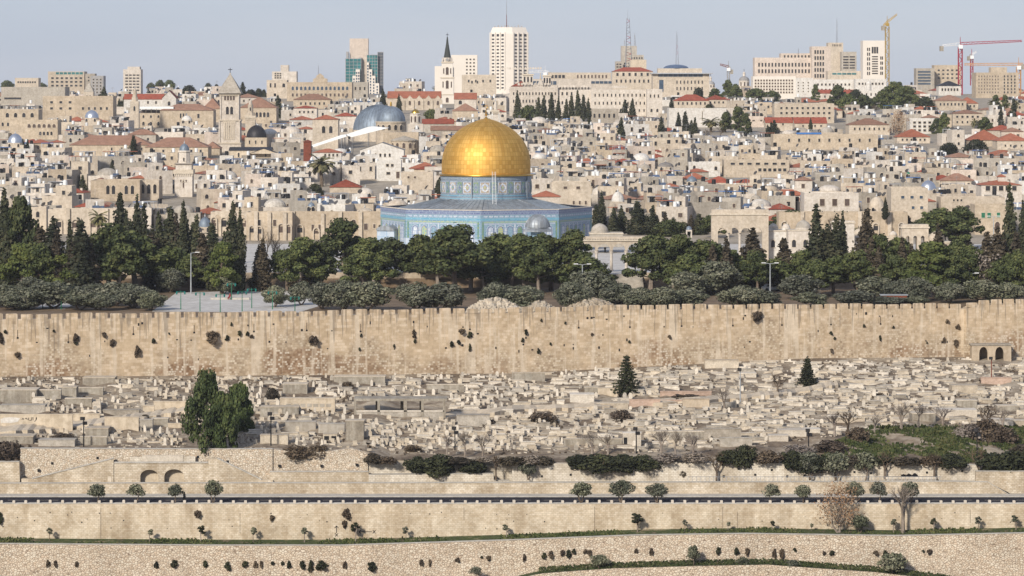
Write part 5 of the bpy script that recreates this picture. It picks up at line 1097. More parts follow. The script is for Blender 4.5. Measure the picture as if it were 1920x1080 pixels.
# --- black domed church
t, k, w2, h = bld('cream octagon church drum under a matt black dome', 'church', 459, 500, 258, 278, 1318, 'plaster_cream', 8.5, lip=.2, name='domed_church', wins=((462, 497, 262, 271, 3, 1, 2.4, 7, 'arch'),))
add_dome(t, 0, 4.2, h+.1, 19*k, 22.5*k, 'black_dome'); b = MB(); b.lathe([(21*k, h-.3), (21*k, h+.15)], 8, 'black_dome', 0, 4.2, R(22.5)); b.build('eave', t)
t, k, w2, h = bld('cream gabled transept with dark metal roofs under the black dome', 'church', 430, 508, 276, 298, 1305, 'plaster_cream', 10, 'gablex', 'black_dome', 6, name='church_transept', wins=((440, 455, 286, 295, 1, 1, 3.2, 8, 'arch'), (492, 504, 286, 294, 1, 1, 3, 7, 'arch')))
b = MB(); b.gable(-2.5+2, 9+2, -2.5, 6, (298-288)*k, 10*k, 'black_dome', 'y', 'plaster_cream'); b.build('porch_gable', t)
# --- minarets
def minaret(px, base, d, secs, cap, label, z_mat='limestone_pale', balcony=None, n=8):
    k = d/F; t = thing('minaret', W(px, base, d), label, 'minaret')
    def Z(py): return (base-py)*k
    b = MB(); hw0 = max(s[2] for s in secs)*k
    for tp, bt, hw, m in secs:
        if m: b.lathe([(hw*k*1.05, Z(bt)), (hw*k, Z(tp))], m, z_mat, 0, hw0, R(180/m))
        else: b.box(-hw*k, hw*k, hw0-hw*k, hw0+hw*k, Z(bt), Z(tp), z_mat)
    b.build('shaft', t)
    if balcony:
        for tp, bt, hw, m in balcony:
            b = MB(); b.box(-hw*k, hw*k, hw0-hw*k, hw0+hw*k, Z(bt), Z(tp), 'trim_stone'); q = MB(); nn = 9
            for i in range(nn): x = -hw*k+2*hw*k*(i+.5)/nn; b.box(x-.14, x+.14, hw0-hw*k+.1, hw0-hw*k+.8, Z(bt+4), Z(bt), 'trim_stone')
            b.build('balcony', t)
    tp, bt, r, m = cap; add_dome(t, 0, hw0, Z(bt), r*k, (bt-tp)*k, m, n=16)
    return t, k, Z, hw0
t, k, Z, hw0 = minaret(344, 392, 1090, [(325, 420, 16.5, 0), (306, 325, 15, 0), (284, 306, 10.8, 8), (282.5, 285, 12, 8)], (270, 283, 9.6, 'lead_dome'), 'square stone minaret with balcony and grey-green cap', balcony=[(318, 326, 18.5, 0)])
window(t, 0, Z(352), 3*k, 13*k, 'arch', 'brown_glass', 'trim_stone'); window(t, 0, Z(302), 2.2*k, 6*k, 'arch', 'dark_glass', 'trim_stone', hw0-10.8*k)
for x in (-5, 0, 5): window(t, x*k, Z(341), 2.6*k, 4*k, 'arch', 'brown_glass', 'trim_stone')
b = MB(); b.box(-17*k, 17*k, hw0-17*k, hw0+17*k, Z(308.5), Z(306.5), 'wood_grey'); b.build('canopy', t); RES.append((326, 363, 270, 390, 1090, 7))
t, k, Z, hw0 = minaret(469, 262, 1370, [(219, 275, 9, 0), (211, 219, 8.5, 8), (196, 211, 5, 12)], (187, 196, 3.4, 'limestone_pale'), 'small round-topped stone minaret right of the white bell tower', 'limestone_cream', balcony=[(217, 221, 10.5, 0)])
window(t, 0, Z(208), 2.4*k, 7*k, 'arch', 'dark_glass', 'trim_stone', hw0-5*k); RES.append((460, 479, 188, 240, 1370, 5))
t, k, Z, hw0 = minaret(929, 250, 1500, [(208, 260, 5, 0), (196, 208, 3.4, 8)], (190, 196, 2.6, 'limestone_pale'), 'slim pale minaret behind the right shoulder of the golden dome', balcony=[(206, 209.5, 7.5, 0)]); RES.append((921, 937, 190, 232, 1500, 4))
t, k, Z, hw0 = minaret(252, 225, 1500, [(190, 240, 8, 0), (182, 190, 6, 8)], (166, 182, 4.5, 'limestone_cream'), 'stone church turret with pointed cap in front of the red nave roof', 'limestone_cream'); window(t, 0, Z(208), 3.5*k, 9*k, 'arch', 'dark_glass', 'trim_stone'); RES.append((243, 261, 166, 220, 1500, 4))
t, k, Z, hw0 = minaret(166, 200, 1620, [(172, 215, 9, 0)], (171, 172.5, 2, 'limestone_cream'), 'little stone belfry with a pointed roof at the far left', 'limestone_cream')
b = MB(); b.lathe([(9.5*k*1.41, Z(172)), (.2, Z(155))], 4, 'limestone_grey', 0, hw0, R(45)); b.build('pyramid_roof', t)
for x in (-3, 3): window(t, x*k, Z(188), 4*k, 9*k, 'arch', 'dark_glass', 'trim_stone')
RES.append((155, 177, 155, 195, 1620, 6))
# --- great blue-grey domes
def rotunda():
    d = 1400; k = d/F; t = thing('church_rotunda', W(709, 246, d), 'great blue-grey lead dome with flat lantern, largest church dome in the town', 'church'); 
    b = MB(); r = 49*k; b.lathe([(r, -10), (r, .5)], 40, 'limestone_cream', 0, r, cap=False); b.build('wall', t)
    b = MB(); b.lathe([(r*1.0*math.cos(a), .4+(246-198)*k*math.sin(a)) for a in [math.pi/2*i/12 for i in range(12)]]+[(8*k, (246-199)*k)], 48, 'lead_dome', 0, r, cap=False)
    for j in range(40):
        a = R(9*j)
        for i in range(10):
            a0, a1 = math.pi/2*i/12, math.pi/2*(i+1)/12; b.tube((r*math.cos(a0)*math.sin(a), r-r*math.cos(a0)*math.cos(a), .45+(48*k)*math.sin(a0)), (r*math.cos(a1)*math.sin(a), r-r*math.cos(a1)*math.cos(a), .45+48*k*math.sin(a1)), .09, .07, 'lead_dome', 3)
    b.build('dome', t, smooth=True); b = MB(); b.lathe([(11*k, 46.5*k), (9*k, 49*k), (6*k, 51*k), (5.5*k, 54*k), (.2, 55*k)], 20, 'lead_roof', 0, r); b.build('lantern', t); RES.append((660, 758, 192, 240, d, 22))
    d = 1365; k = d/F; t = thing('church_crossing', W(732, 248, d), 'lower lead dome on a cream arched drum beside the great rotunda', 'church'); r = 28*k; b = MB()
    b.lathe([(r*1.02, -8), (r*1.02, 18.5*k)], 16, 'limestone_cream', 0, r, cap=False); b.lathe([(r*1.06, 18*k), (r*1.06, 20*k), (r*.9, 20.2*k)], 32, 'trim_stone', 0, r, cap=False); b.build('drum', t)
    b = MB(); b.dome(r*.98, 20*k, 29*k, 'lead_dome', 0, r, 32, 10); b.build('dome', t, smooth=True); b = MB(); b.lathe([(2*k, 48*k), (2*k, 51*k), (.4, 54*k), (.3, 57*k)], 8, 'gilt', 0, r); b.build('finial', t)
    for a in (-52, -28, -4, 20, 44): window(t, r*1.02*math.sin(R(a)), 4*k, 5*k, 10*k, 'arch', 'dark_glass', 'trim_stone', r-r*1.02*math.cos(R(a)), R(a))
    RES.append((704, 762, 198, 248, d, 12))
rotunda()
t, k, w2, h = bld('short massive bell tower with red pyramid roof and twin belfry arches', 'bell tower', 586, 634, 215, 266, 1340, 'limestone_cream', 10, 'hip', 'roof_tile_rose', 9, name='belfry', wins=((600, 627, 236, 250, 2, 1, 6, 13, 'arch'),))
t, k, w2, h = bld('little cream chapel with a tiny gold dome beside the great rotunda', 'chapel', 764, 793, 232, 248, 1350, 'limestone_pale', 7, lip=.3, name='chapel', wins=((774, 789, 235, 247, 1, 1, 9, 9, 'arch'),))
b = MB(); b.lathe([(11*k, h), (11*k, h+18*k), (12*k, h+18.5*k), (8*k, h+20*k)], 8, 'limestone_pale', 0, 3.2, R(22.5)); b.build('lantern', t); add_dome(t, 0, 3.2, h+19*k, 8.2*k, 8*k, 'gilt', n=16)
for a in (-45, 0, 45): window(t, 10.3*k*math.sin(R(a)), h+3*k, 3.2*k, 11*k, 'arch', 'brown_glass', 'trim_stone', 3.2-10.2*k*math.cos(R(a)), R(a))
RES.append((762, 795, 200, 248, 1350, 8))
# white tent roofs and sheds before the rotunda
def tent(pts, d, th, label):
    t = thing('tent_roof', W(pts[0][0], pts[0][1], d), label, 'canopy'); b = MB(); k = d/F; o = pts[0]; q = [((p[0]-o[0])*k, (o[1]-p[1])*k) for p in pts]
    b.slab(q, 0, th, 'white_plastic'); b.build('membrane', t); c = MB()
    for x, z in (q[0], q[-1], q[1]):
        for y in (.3, th-.3): c.tube((x, y, -12), (x, y, z-.2), .12, .12, 'galvanised', 4)
    c.build('posts', t); RES.append((min(p[0] for p in pts), max(p[0] for p in pts), min(p[1] for p in pts), max(p[1] for p in pts)+6, d, th))
tent([(584, 272), (588, 276), (650, 256), (648, 252), (640, 253)], 1290, 9, 'long white sloping tent roof in front of the short bell tower')
tent([(646, 253), (660, 257), (728, 240), (698, 237), (690, 238)], 1295, 9, 'higher white tent roof in front of the great rotunda')
def apse():
    d = 1290; k = d/F; t = thing('church_apse', W(757, 290, d), 'tan rounded church apse with a conical stone roof', 'church'); b = MB(); r = 24*k
    b.lathe([(r, -6), (r, 26*k)], 20, 'limestone_tan', 0, r, cap=False); b.lathe([(r*1.06, 25.5*k), (r*1.06, 27.5*k), (.3, 35*k)], 20, 'limestone_grey', 0, r, cap=False); b.box(-40*k, 27*k, r, r+8, -6, 42*k, 'limestone_tan', 'roof_screed'); b.build('wall', t)
    for a in (-60, -30, 0, 30, 60): window(t, r*math.sin(R(a)), 12*k, 5*k, 10*k, 'arch', 'brown_glass', 'trim_stone', r-r*math.cos(R(a)), R(a))
    RES.append((716, 784, 250, 286, d, 12))
apse()
bld('white gabled hall with grey metal roof below the tent roofs', 'hall', 675, 757, 267, 296, 1255, 'whitewash', 14, 'gabley', 'dish_grey', 14, name='gabled_hall', wins=((700, 735, 288, 294, 4, 1, 3.4, 6, 'arch'),))
bld('low cream house with maroon lean-to roof beside the date palm', 'house', 586, 640, 279, 295, 1235, 'whitewash', 9, 'hip', 'roof_tile_rose', 7, name='stone_house', wins=((606, 636, 288, 294, 4, 1, 3, 5),))
bld('narrow dark red timber tower over rooftops left of the white tents', 'house', 569, 583, 262, 292, 1270, 'rust_red', 5, 'hip', 'rust_red', 4, name='timber_tower')
# --- long school, left skyline, Russian-style blocks and so on: (label, cat, L, R, T, B, d, mat, depth, roof, rmat, rpx, wins)
TB = [
 ('long yellow stone school with central curved gable and arched windows', 'school', 538, 660, 154, 190, 1950, 'limestone_tan', 16, None, '', 0, ((545, 655, 161, 170, 14, 1, 4, 7, 'arch', 'blue_glass'), (545, 655, 174, 182, 14, 1, 3.4, 6, 'flat', 'brown_glass'))),
 ('grey-tan annex at the right end of the yellow school', 'school', 660, 690, 154, 186, 1960, 'limestone_grey', 14, None, '', 0, ((662, 688, 162, 170, 3, 1, 3, 6),)),
 ('cream corner block with small arched windows left of the yellow school', 'house', 500, 538, 150, 185, 1965, 'limestone_cream', 14, None, '', 0, ((503, 520, 156, 164, 2, 1, 3, 8), (528, 536, 156, 164, 1, 1, 5, 7, 'arch'))),
 ('cream stepped apartment block on the skyline above the yellow school', 'apartment block', 510, 556, 134, 160, 2300, 'limestone_pale', 14, None, '', 0, ((514, 528, 136, 148, 3, 3, 3, 2.4),)),
 ('upper tan storey of the stepped apartment block', 'apartment block', 526, 541, 122, 140, 2305, 'limestone_pale', 8, None, '', 0, ()),
 ('white-windowed apartment tower on the left skyline, alone above trees', 'apartment tower', 231, 264, 130, 176, 2500, 'limestone_pale', 14, None, '', 0, ((234, 262, 138, 172, 4, 6, 5, 2.6),)),
 ('slim stair shaft topping the white-windowed apartment tower', 'apartment tower', 239, 262, 125, 134, 2503, 'limestone_pale', 9, None, '', 0, ()),
 ('balconied apartment block with greenish glass top floor, far left skyline', 'apartment block', 90, 158, 134, 172, 2350, 'limestone_cream', 16, None, '', 0, ((104, 156, 134, 141, 7, 1, 6, 4, 'plain', 'teal_glass'), (94, 156, 143, 164, 7, 3, 5, 3.6))),
 ('dark grey unfinished slab block behind the left cypress', 'apartment block', 170, 194, 142, 178, 2330, 'dish_grey', 12, None, '', 0, ((172, 192, 146, 176, 3, 5, 3, 3),)),
 ('thin tan tower attached to the dark grey slab', 'apartment block', 160, 178, 138, 176, 2345, 'limestone_grey', 10, None, '', 0, ((163, 176, 142, 172, 2, 5, 3, 3),)),
 ('long low cream row house, leftmost on the skyline', 'apartment block', 28, 72, 146, 164, 2320, 'limestone_cream', 12, None, '', 0, ((32, 68, 151, 157, 8, 1, 3, 3.4),)),
 ('wide windowless pale block at the far left edge', 'block', 2, 122, 163, 198, 2000, 'limestone_grey', 18, None, '', 0, ((8, 40, 182, 187, 1, 1, 32, 4),)),
 ('square tan building in the far left old quarter with sparse windows', 'house', 80, 212, 180, 222, 1600, 'limestone_tan', 14, None, '', 0, ((88, 140, 186, 209, 3, 2, 5, 4.4), (150, 206, 198, 209, 5, 1, 4, 5))),
 ('tan school with triple arched windows at the far left edge', 'school', -8, 72, 205, 246, 1500, 'limestone_tan', 12, None, '', 0, ((6, 68, 212, 220, 4, 1, 6, 8, 'arch'), (0, 20, 228, 238, 2, 1, 4, 7, 'arch'))),
 ('long tan arcaded hospice below the triple-windowed school', 'hospice', 18, 108, 225, 262, 1440, 'limestone_tan', 12, None, '', 0, ((50, 106, 232, 240, 6, 1, 6, 7, 'arch', 'brown_glass'), (72, 100, 246, 254, 4, 1, 4, 7, 'arch'))),
 ('white gothic church with red roof and pinnacled gable', 'church', 232, 305, 176, 206, 1640, 'whitewash', 12, 'gablex', 'roof_tile_red', 10, ((270, 300, 188, 196, 2, 1, 3, 5, 'arch'),)),
 ('pointed white gable end of the gothic church', 'church', 304, 330, 170, 206, 1632, 'whitewash', 12, 'gabley', 'roof_tile_red', 14, ((312, 322, 190, 198, 1, 1, 5, 8, 'arch'),)),
 ('tan hospice with brown hipped roof behind the glass-railed terrace', 'hospice', 300, 400, 195, 240, 1570, 'limestone_tan', 14, 'hip', 'roof_tile_brown', 12, ((336, 352, 212, 222, 3, 1, 3, 9), (368, 376, 213, 222, 1, 1, 4, 8))),
 ('stone guesthouse with white awning terrace right of the turret', 'guesthouse', 257, 326, 212, 240, 1520, 'limestone_tan', 11, None, '', 0, ((262, 318, 215, 222, 4, 1, 3.4, 5, 'arch'), (262, 318, 228, 236, 4, 1, 4, 7, 'arch'))),
 ('wide rose-brown roofed hall left of the white bell tower', 'hall', 380, 414, 184, 230, 1580, 'limestone_tan', 16, 'hip', 'roof_tile_brown', 20, ()),
 ('broad hall with rose-brown hipped roof right of the white bell tower', 'hall', 450, 518, 182, 232, 1600, 'limestone_tan', 16, 'hip', 'roof_tile_brown', 20, ((478, 506, 210, 220, 4, 1, 4.5, 9, 'arch'),)),
 ('long hall under a sagging rose-brown roof, left of the minaret', 'hall', 130, 284, 254, 284, 1300, 'limestone_tan', 15, 'hip', 'roof_tile_brown', 18, ((200, 275, 276, 283, 4, 1, 3, 6),)),
 ('brown hipped hall directly behind the minaret cap', 'hall', 272, 390, 258, 292, 1280, 'limestone_tan', 15, 'hip', 'roof_tile_brown', 18, ((280, 385, 280, 286, 6, 1, 4, 5),)),
 ('small brown hipped roof between minaret and bell tower', 'house', 382, 412, 266, 292, 1310, 'limestone_tan', 10, 'hip', 'roof_tile_brown', 12, ()),
 ('cream house with flat white cornice and red-roofed neighbour, above the rotunda', 'house', 550, 620, 176, 200, 1720, 'limestone_tan', 14, 'hip', 'roof_tile_brown', 11, ((560, 612, 190, 198, 6, 1, 3, 5),)),
 ('pale house with thin red hipped roof left of the great rotunda', 'house', 550, 594, 198, 218, 1560, 'limestone_pale', 10, 'hip', 'roof_tile_red', 5, ((558, 590, 206, 214, 4, 1, 3.4, 4),)),
 ('red-roofed wing touching the left side of the great rotunda', 'house', 626, 668, 211, 234, 1480, 'limestone_pale', 9, 'hip', 'roof_tile_red', 7, ()),
 ('brown pyramid-roofed house right of the gold chapel', 'house', 848, 896, 194, 222, 1540, 'limestone_tan', 11, 'hip', 'roof_tile_brown', 14, ()),
 ('long low crimson roof right of the gold chapel', 'house', 792, 850, 223, 246, 1470, 'limestone_grey', 9, 'gablex', 'roof_tile_red', 9, ()),
 ('long brown roof below the crimson roof, left of the golden dome', 'house', 808, 872, 236, 252, 1400, 'limestone_grey', 9, 'gablex', 'roof_tile_brown', 8, ()),
 ('lower left step of the white hotel behind the dark spire', 'hotel', 815, 848, 124, 170, 2295, 'tower_white', 14, None, '', 0, ()),
 ('white hotel slab behind the dark spire', 'hotel', 846, 895, 103, 170, 2300, 'tower_white', 16, None, '', 0, ((872, 892, 108, 160, 3, 8, 3, 2.6),)),
 ('grey cream block with square windows under the white faceted tower', 'house', 866, 930, 140, 178, 2050, 'limestone_cream', 14, None, '', 0, ((872, 926, 148, 156, 4, 1, 3, 5), (880, 900, 150, 158, 2, 1, 3, 5))),
 ('red hipped roof at the foot of the white faceted tower', 'house', 958, 998, 152, 176, 1960, 'limestone_pale', 12, 'hip', 'roof_tile_red', 10, ()),
 ('long battlemented pilgrim palace, left wing with two window rows', 'palace', 955, 1046, 163, 218, 1800, 'limestone_pale', 14, None, '', 0, ((960, 1044, 171, 180, 14, 1, 2.4, 5), (960, 1044, 185, 194, 14, 1, 2.4, 6, 'arch'))),
 ('battlemented pilgrim palace, taller middle pavilion with statue', 'palace', 1046, 1108, 160, 218, 1792, 'limestone_pale', 15, None, '', 0, ((1050, 1076, 171, 180, 3, 1, 3, 6), (1050, 1076, 188, 197, 3, 1, 3, 6, 'arch'))),
 ('battlemented pilgrim palace, right wing with three window rows', 'palace', 1108, 1214, 168, 218, 1800, 'limestone_pale', 14, None, '', 0, ((1112, 1212, 174, 183, 13, 1, 2.4, 5.4), (1112, 1212, 190, 197, 13, 1, 2.4, 5.4), (1150, 1212, 204, 210, 7, 1, 2.4, 5, 'arch'))),
 ('battlemented corner tower ending the pilgrim palace', 'palace', 1213, 1242, 167, 220, 1796, 'limestone_pale', 12, None, '', 0, ((1216, 1238, 176, 184, 3, 1, 2.2, 6), (1216, 1238, 203, 211, 2, 1, 4, 6, 'arch'))),
 ('long modern building with ribbon windows behind the pilgrim palace', 'office building', 996, 1150, 148, 172, 2100, 'limestone_pale', 16, None, '', 0, ((998, 1044, 151, 160, 6, 1, 6.5, 7, 'plain', 'blue_glass'), (1108, 1148, 151, 158, 5, 1, 7, 5, 'plain', 'blue_glass'))),
 ('upper recessed floor of the ribbon-windowed building', 'office building', 1028, 1146, 136, 152, 2120, 'limestone_cream', 14, None, '', 0, ((1032, 1060, 140, 147, 4, 1, 5, 6), (1080, 1140, 140, 147, 9, 1, 3, 6, 'plain', 'brown_glass'))),
 ('cream villa with twin red gables and balconies above the palace', 'villa', 1148, 1224, 126, 166, 2050, 'limestone_cream', 14, 'hip', 'roof_tile_red', 8, ((1152, 1220, 136, 143, 6, 1, 4, 6), (1152, 1220, 148, 156, 8, 1, 3, 6))),
 ('large cream modern hall with overhanging roof, under the dark blue dome', 'hall', 1224, 1330, 138, 182, 2150, 'limestone_cream', 20, None, '', 0, ((1234, 1318, 138, 144, 9, 1, 8.5, 6, 'plain', 'blue_glass'), (1266, 1320, 150, 158, 8, 1, 2.2, 6), (1266, 1320, 162, 170, 8, 1, 2.2, 6), (1236, 1244, 150, 172, 2, 1, 4, 22, 'plain', 'blue_glass'))),
 ('stepped grey block under the tall radio mast', 'office building', 1165, 1194, 86, 132, 2600, 'limestone_grey', 16, None, '', 0, ((1168, 1192, 116, 128, 3, 2, 4, 3.4),)),
 ('lower right step of the grey radio block', 'office building', 1180, 1207, 103, 132, 2590, 'limestone_grey', 12, None, '', 0, ((1182, 1206, 106, 118, 5, 2, 2.4, 4),)),
 ('low left step of the grey radio block', 'office building', 1154, 1168, 115, 132, 2585, 'limestone_grey', 12, None, '', 0, ((1155, 1166, 118, 128, 2, 2, 4, 3),)),
 ('small cream house before the grey radio block', 'house', 1182, 1212, 112, 128, 2500, 'plaster_cream', 10, None, '', 0, ()),
 ('white windowless hall with flat roof below the modern hall', 'hall', 1254, 1362, 203, 240, 1640, 'whitewash', 18, None, '', 0, ((1312, 1322, 208, 226, 1, 1, 1, 16),)),
 ('right wing of the white windowless hall', 'hall', 1362, 1382, 203, 238, 1650, 'limestone_pale', 14, None, '', 0, ()),
 ('red-roofed house with solar panels right of the palace tower', 'house', 1264, 1330, 177, 203, 1760, 'limestone_cream', 13, 'hip', 'roof_tile_red', 12, ((1268, 1326, 191, 197, 7, 1, 3, 5),)),
 ('smaller red-roofed house beside the solar-panelled one', 'house', 1322, 1364, 178, 202, 1775, 'limestone_cream', 11, 'hip', 'roof_tile_red', 9, ((1328, 1360, 189, 195, 4, 1, 3, 4),)),
 ('grey stone house in front of the palace right wing', 'house', 1104, 1160, 204, 232, 1640, 'limestone_grey', 12, None, '', 0, ((1110, 1156, 212, 222, 5, 1, 4, 8),)),
 ('long pinkish hotel with tall paired windows on the right skyline', 'hotel', 1415, 1524, 108, 160, 2350, 'limestone_pink', 18, None, '', 0, ((1420, 1520, 117, 126, 16, 1, 3, 7), (1420, 1520, 129, 138, 16, 1, 3, 7))),
 ('raised pinkish middle of the long hotel', 'hotel', 1464, 1522, 100, 112, 2360, 'limestone_pink', 14, None, '', 0, ((1468, 1520, 103, 110, 8, 1, 3, 6),)),
 ('tall pinkish end tower of the long hotel', 'hotel', 1522, 1558, 87, 158, 2345, 'limestone_pink', 18, None, '', 0, ((1526, 1546, 92, 148, 4, 5, 3, 7),)),
 ('beige angular tower with slit top behind the pinkish hotel', 'tower', 1553, 1581, 80, 150, 2550, 'limestone_cream', 16, None, '', 0, ((1560, 1578, 83, 87, 6, 1, 1.6, 4),)),
 ('dark-striped balcony block right of the beige tower', 'apartment block', 1578, 1606, 97, 150, 2540, 'limestone_grey', 16, None, '', 0, ((1580, 1604, 104, 130, 2, 5, 10, 2.6, 'plain'),)),
 ('white stone high-rise with central notch beside the yellow crane', 'tower', 1618, 1659, 76, 156, 2500, 'tower_white', 18, None, '', 0, ((1625, 1632, 88, 142, 2, 6, 2, 6), (1634, 1647, 88, 100, 3, 1, 3.4, 12), (1634, 1647, 104, 140, 1, 8, 11, 2), (1650, 1656, 104, 142, 2, 4, 2, 6))),
 ('white hotel with gridded facade below the pinkish hotel', 'hotel', 1412, 1492, 143, 186, 2150, 'tower_white', 16, None, '', 0, ((1414, 1488, 148, 176, 14, 5, 3, 3, 'flat', 'brown_glass'),)),
 ('grey side block of the gridded white hotel', 'hotel', 1488, 1524, 146, 182, 2160, 'whitewash', 14, None, '', 0, ((1492, 1520, 152, 174, 3, 4, 2, 2),)),
 ('cream terraced block with green glass under the beige tower', 'apartment block', 1552, 1614, 133, 160, 2300, 'limestone_cream', 14, None, '', 0, ((1560, 1606, 136, 141, 5, 1, 8, 3, 'plain', 'teal_glass'),)),
 ('white terraced houses right of the gridded hotel, first row', 'terraced houses', 1524, 1600, 149, 178, 2120, 'whitewash', 12, None, '', 0, ((1530, 1596, 156, 161, 9, 1, 3, 4), (1530, 1596, 166, 171, 9, 1, 3, 4))),
 ('white terraced houses under the white stone high-rise', 'terraced houses', 1604, 1662, 148, 178, 2110, 'whitewash', 12, None, '', 0, ((1608, 1658, 154, 160, 8, 1, 3, 4),)),
 ('red-roofed church hall with white turret under the yellow crane', 'church', 1528, 1606, 168, 186, 2000, 'limestone_pale', 12, 'gablex', 'roof_tile_red', 7, ((1532, 1600, 178, 184, 7, 1, 3, 4),)),
 ('white chapel with small round turret in front of the dark pines', 'chapel', 1606, 1650, 170, 184, 1990, 'whitewash', 10, None, '', 0, ((1612, 1646, 174, 180, 4, 1, 2.4, 5, 'arch'),)),
 ('balconied grey apartment block on the right skyline, left of the red crane', 'apartment block', 1718, 1752, 128, 164, 2350, 'limestone_grey', 14, None, '', 0, ((1720, 1746, 132, 160, 1, 5, 24, 3.4, 'plain', 'blue_glass'),)),
 ('tan apartment block with stepped top behind the red crane', 'apartment block', 1752, 1802, 122, 164, 2360, 'limestone_tan', 15, None, '', 0, ((1756, 1798, 128, 150, 5, 3, 4, 3),)),
 ('square tan hotel with regular small windows, rightmost on the skyline', 'hotel', 1830, 1876, 136, 184, 2100, 'limestone_tan', 18, None, '', 0, ((1833, 1874, 140, 176, 8, 6, 2, 3.4, 'flat', 'brown_glass'),)),
 ('right face of the square tan hotel with darker windows', 'hotel', 1876, 1910, 136, 182, 2106, 'limestone_tan', 18, None, '', 0, ((1880, 1906, 140, 176, 4, 6, 2.6, 4),)),
 ('small roof hut on the square tan hotel', 'hotel', 1858, 1888, 126, 138, 2112, 'limestone_tan', 10, None, '', 0, ()),
 ('white villa with dark slate hipped roof in front of the red crane', 'villa', 1760, 1802, 152, 180, 2080, 'whitewash', 12, 'hip', 'black_dome', 9, ((1764, 1798, 164, 172, 6, 1, 3, 5),)),
 ('long balconied housing block with many white tanks on its roof', 'apartment block', 1452, 1564, 194, 232, 1700, 'limestone_cream', 13, None, '', 0, ((1460, 1560, 198, 226, 10, 3, 4, 4),)),
 ('big cream villa with brown hipped roof right of the balconied block', 'villa', 1592, 1668, 222, 254, 1520, 'limestone_cream', 15, 'hip', 'roof_tile_brown', 12, ((1598, 1662, 238, 245, 7, 1, 3, 5),)),
 ('white modern flats with stacked balconies amid trees, upper right', 'apartment block', 1706, 1752, 222, 252, 1560, 'whitewash', 12, None, '', 0, ((1710, 1748, 226, 248, 4, 3, 5, 4),)),
 ('cream school with rose hipped roof, below the red crane', 'school', 1754, 1812, 178, 208, 1850, 'limestone_cream', 14, 'hip', 'roof_tile_brown', 11, ((1760, 1808, 192, 199, 7, 1, 3, 5),)),
 ('orange-roofed villa beside the rose-roofed school', 'villa', 1798, 1834, 182, 206, 1840, 'limestone_cream', 11, 'hip', 'roof_tile_rose', 12, ((1802, 1830, 196, 202, 4, 1, 3, 4),)),
 ('two-storey cream house with balcony right of the stacked flats', 'house', 1786, 1842, 206, 236, 1700, 'limestone_cream', 12, 'hip', 'roof_tile_brown', 7, ((1790, 1838, 216, 222, 5, 1, 4, 4), (1790, 1838, 226, 232, 5, 1, 3, 4))),
 ('wide orange-red hipped roof with solar panels, upper right', 'house', 1682, 1744, 242, 270, 1460, 'limestone_cream', 13, 'hip', 'roof_tile_rose', 15, ((1688, 1738, 259, 265, 6, 1, 3, 4),)),
 ('large orange tiled roof at the far right edge', 'house', 1818, 1880, 243, 275, 1420, 'limestone_cream', 14, 'hip', 'roof_tile_rose', 20, ()),
 ('second orange tiled roof touching the right frame edge', 'house', 1870, 1930, 250, 282, 1380, 'limestone_cream', 14, 'hip', 'roof_tile_rose', 14, ((1880, 1920, 270, 276, 4, 1, 3, 4),)),
 ('twin red gabled house left of the balconied villa, front one', 'house', 1490, 1550, 220, 244, 1600, 'limestone_cream', 11, 'gablex', 'roof_tile_red', 11, ((1500, 1545, 233, 239, 4, 1, 3, 4),)),
 ('twin red gabled house, rear one with wide end gable', 'house', 1436, 1486, 220, 246, 1590, 'limestone_cream', 11, 'gablex', 'roof_tile_red', 10, ((1462, 1474, 230, 236, 1, 1, 3, 4),)),
 ('long grey roofed market hall with blue tarpaulin, upper right', 'hall', 1450, 1646, 252, 282, 1430, 'limestone_tan', 13, None, '', 0, ((1470, 1640, 259, 267, 9, 1, 4, 6),)),
 ('yellow stone hall with tall pointed windows beside the minaret', 'hall', 170, 262, 338, 378, 1070, 'limestone_tan', 12, None, '', 0, ((197, 218, 348, 364, 2, 1, 6, 16, 'arch'), (231, 254, 348, 364, 2, 1, 6, 16, 'arch'))),
 ('paler extension of the yellow hall with three arched windows', 'hall', 262, 298, 338, 374, 1074, 'limestone_cream', 11, None, '', 0, ((262, 296, 346, 363, 3, 1, 6, 17, 'arch'),)),
 ('long tan portico wall left of the octagonal shrine', 'portico', 548, 718, 398, 442, 905, 'limestone_tan', 8, None, '', 0, ((580, 606, 421, 433, 2, 1, 5, 12, 'flat', 'brown_glass'), (612, 628, 421, 431, 1, 1, 5, 8, 'flat', 'brown_glass'), (680, 692, 419, 431, 1, 1, 7, 12, 'flat', 'brown_glass'), (698, 706, 420, 428, 1, 1, 4, 8, 'flat', 'brown_glass'), (656, 670, 412, 424, 1, 1, 9, 12, 'arch', 'brown_glass'))),
 ('tan portico with blind arches above the bare tree', 'portico', 462, 548, 398, 450, 912, 'limestone_tan', 8, None, '', 0, ((496, 506, 404, 424, 1, 1, 7, 19, 'arch', 'limestone_tan'), (511, 519, 412, 424, 1, 1, 6, 12, 'flat', 'brown_glass'), (482, 490, 412, 424, 1, 1, 6, 11, 'flat', 'dark_glass'))),
 ('cream portico with a row of round arches behind the tall cypresses', 'portico', 395, 466, 397, 440, 918, 'limestone_cream', 8, None, '', 0, ((397, 466, 402, 418, 3, 1, 9, 14, 'arch', 'limestone_tan'),)),
 ('tan wall with shallow arches at the far left behind the pines', 'portico', 90, 262, 392, 440, 925, 'limestone_cream', 8, None, '', 0, ()),
 ('white rectangular school with paired windows at the terrace edge', 'school', 1508, 1610, 362, 402, 945, 'limestone_pale', 12, None, '', 0, ((1530, 1600, 373, 386, 3, 1, 9, 13, 'flat', 'brown_glass'),)),
 ('tan retaining portico below the white rectangular school', 'portico', 1460, 1702, 398, 440, 915, 'limestone_tan', 8, None, '', 0, ((1530, 1600, 395, 398, 3, 1, 2, 2),)),
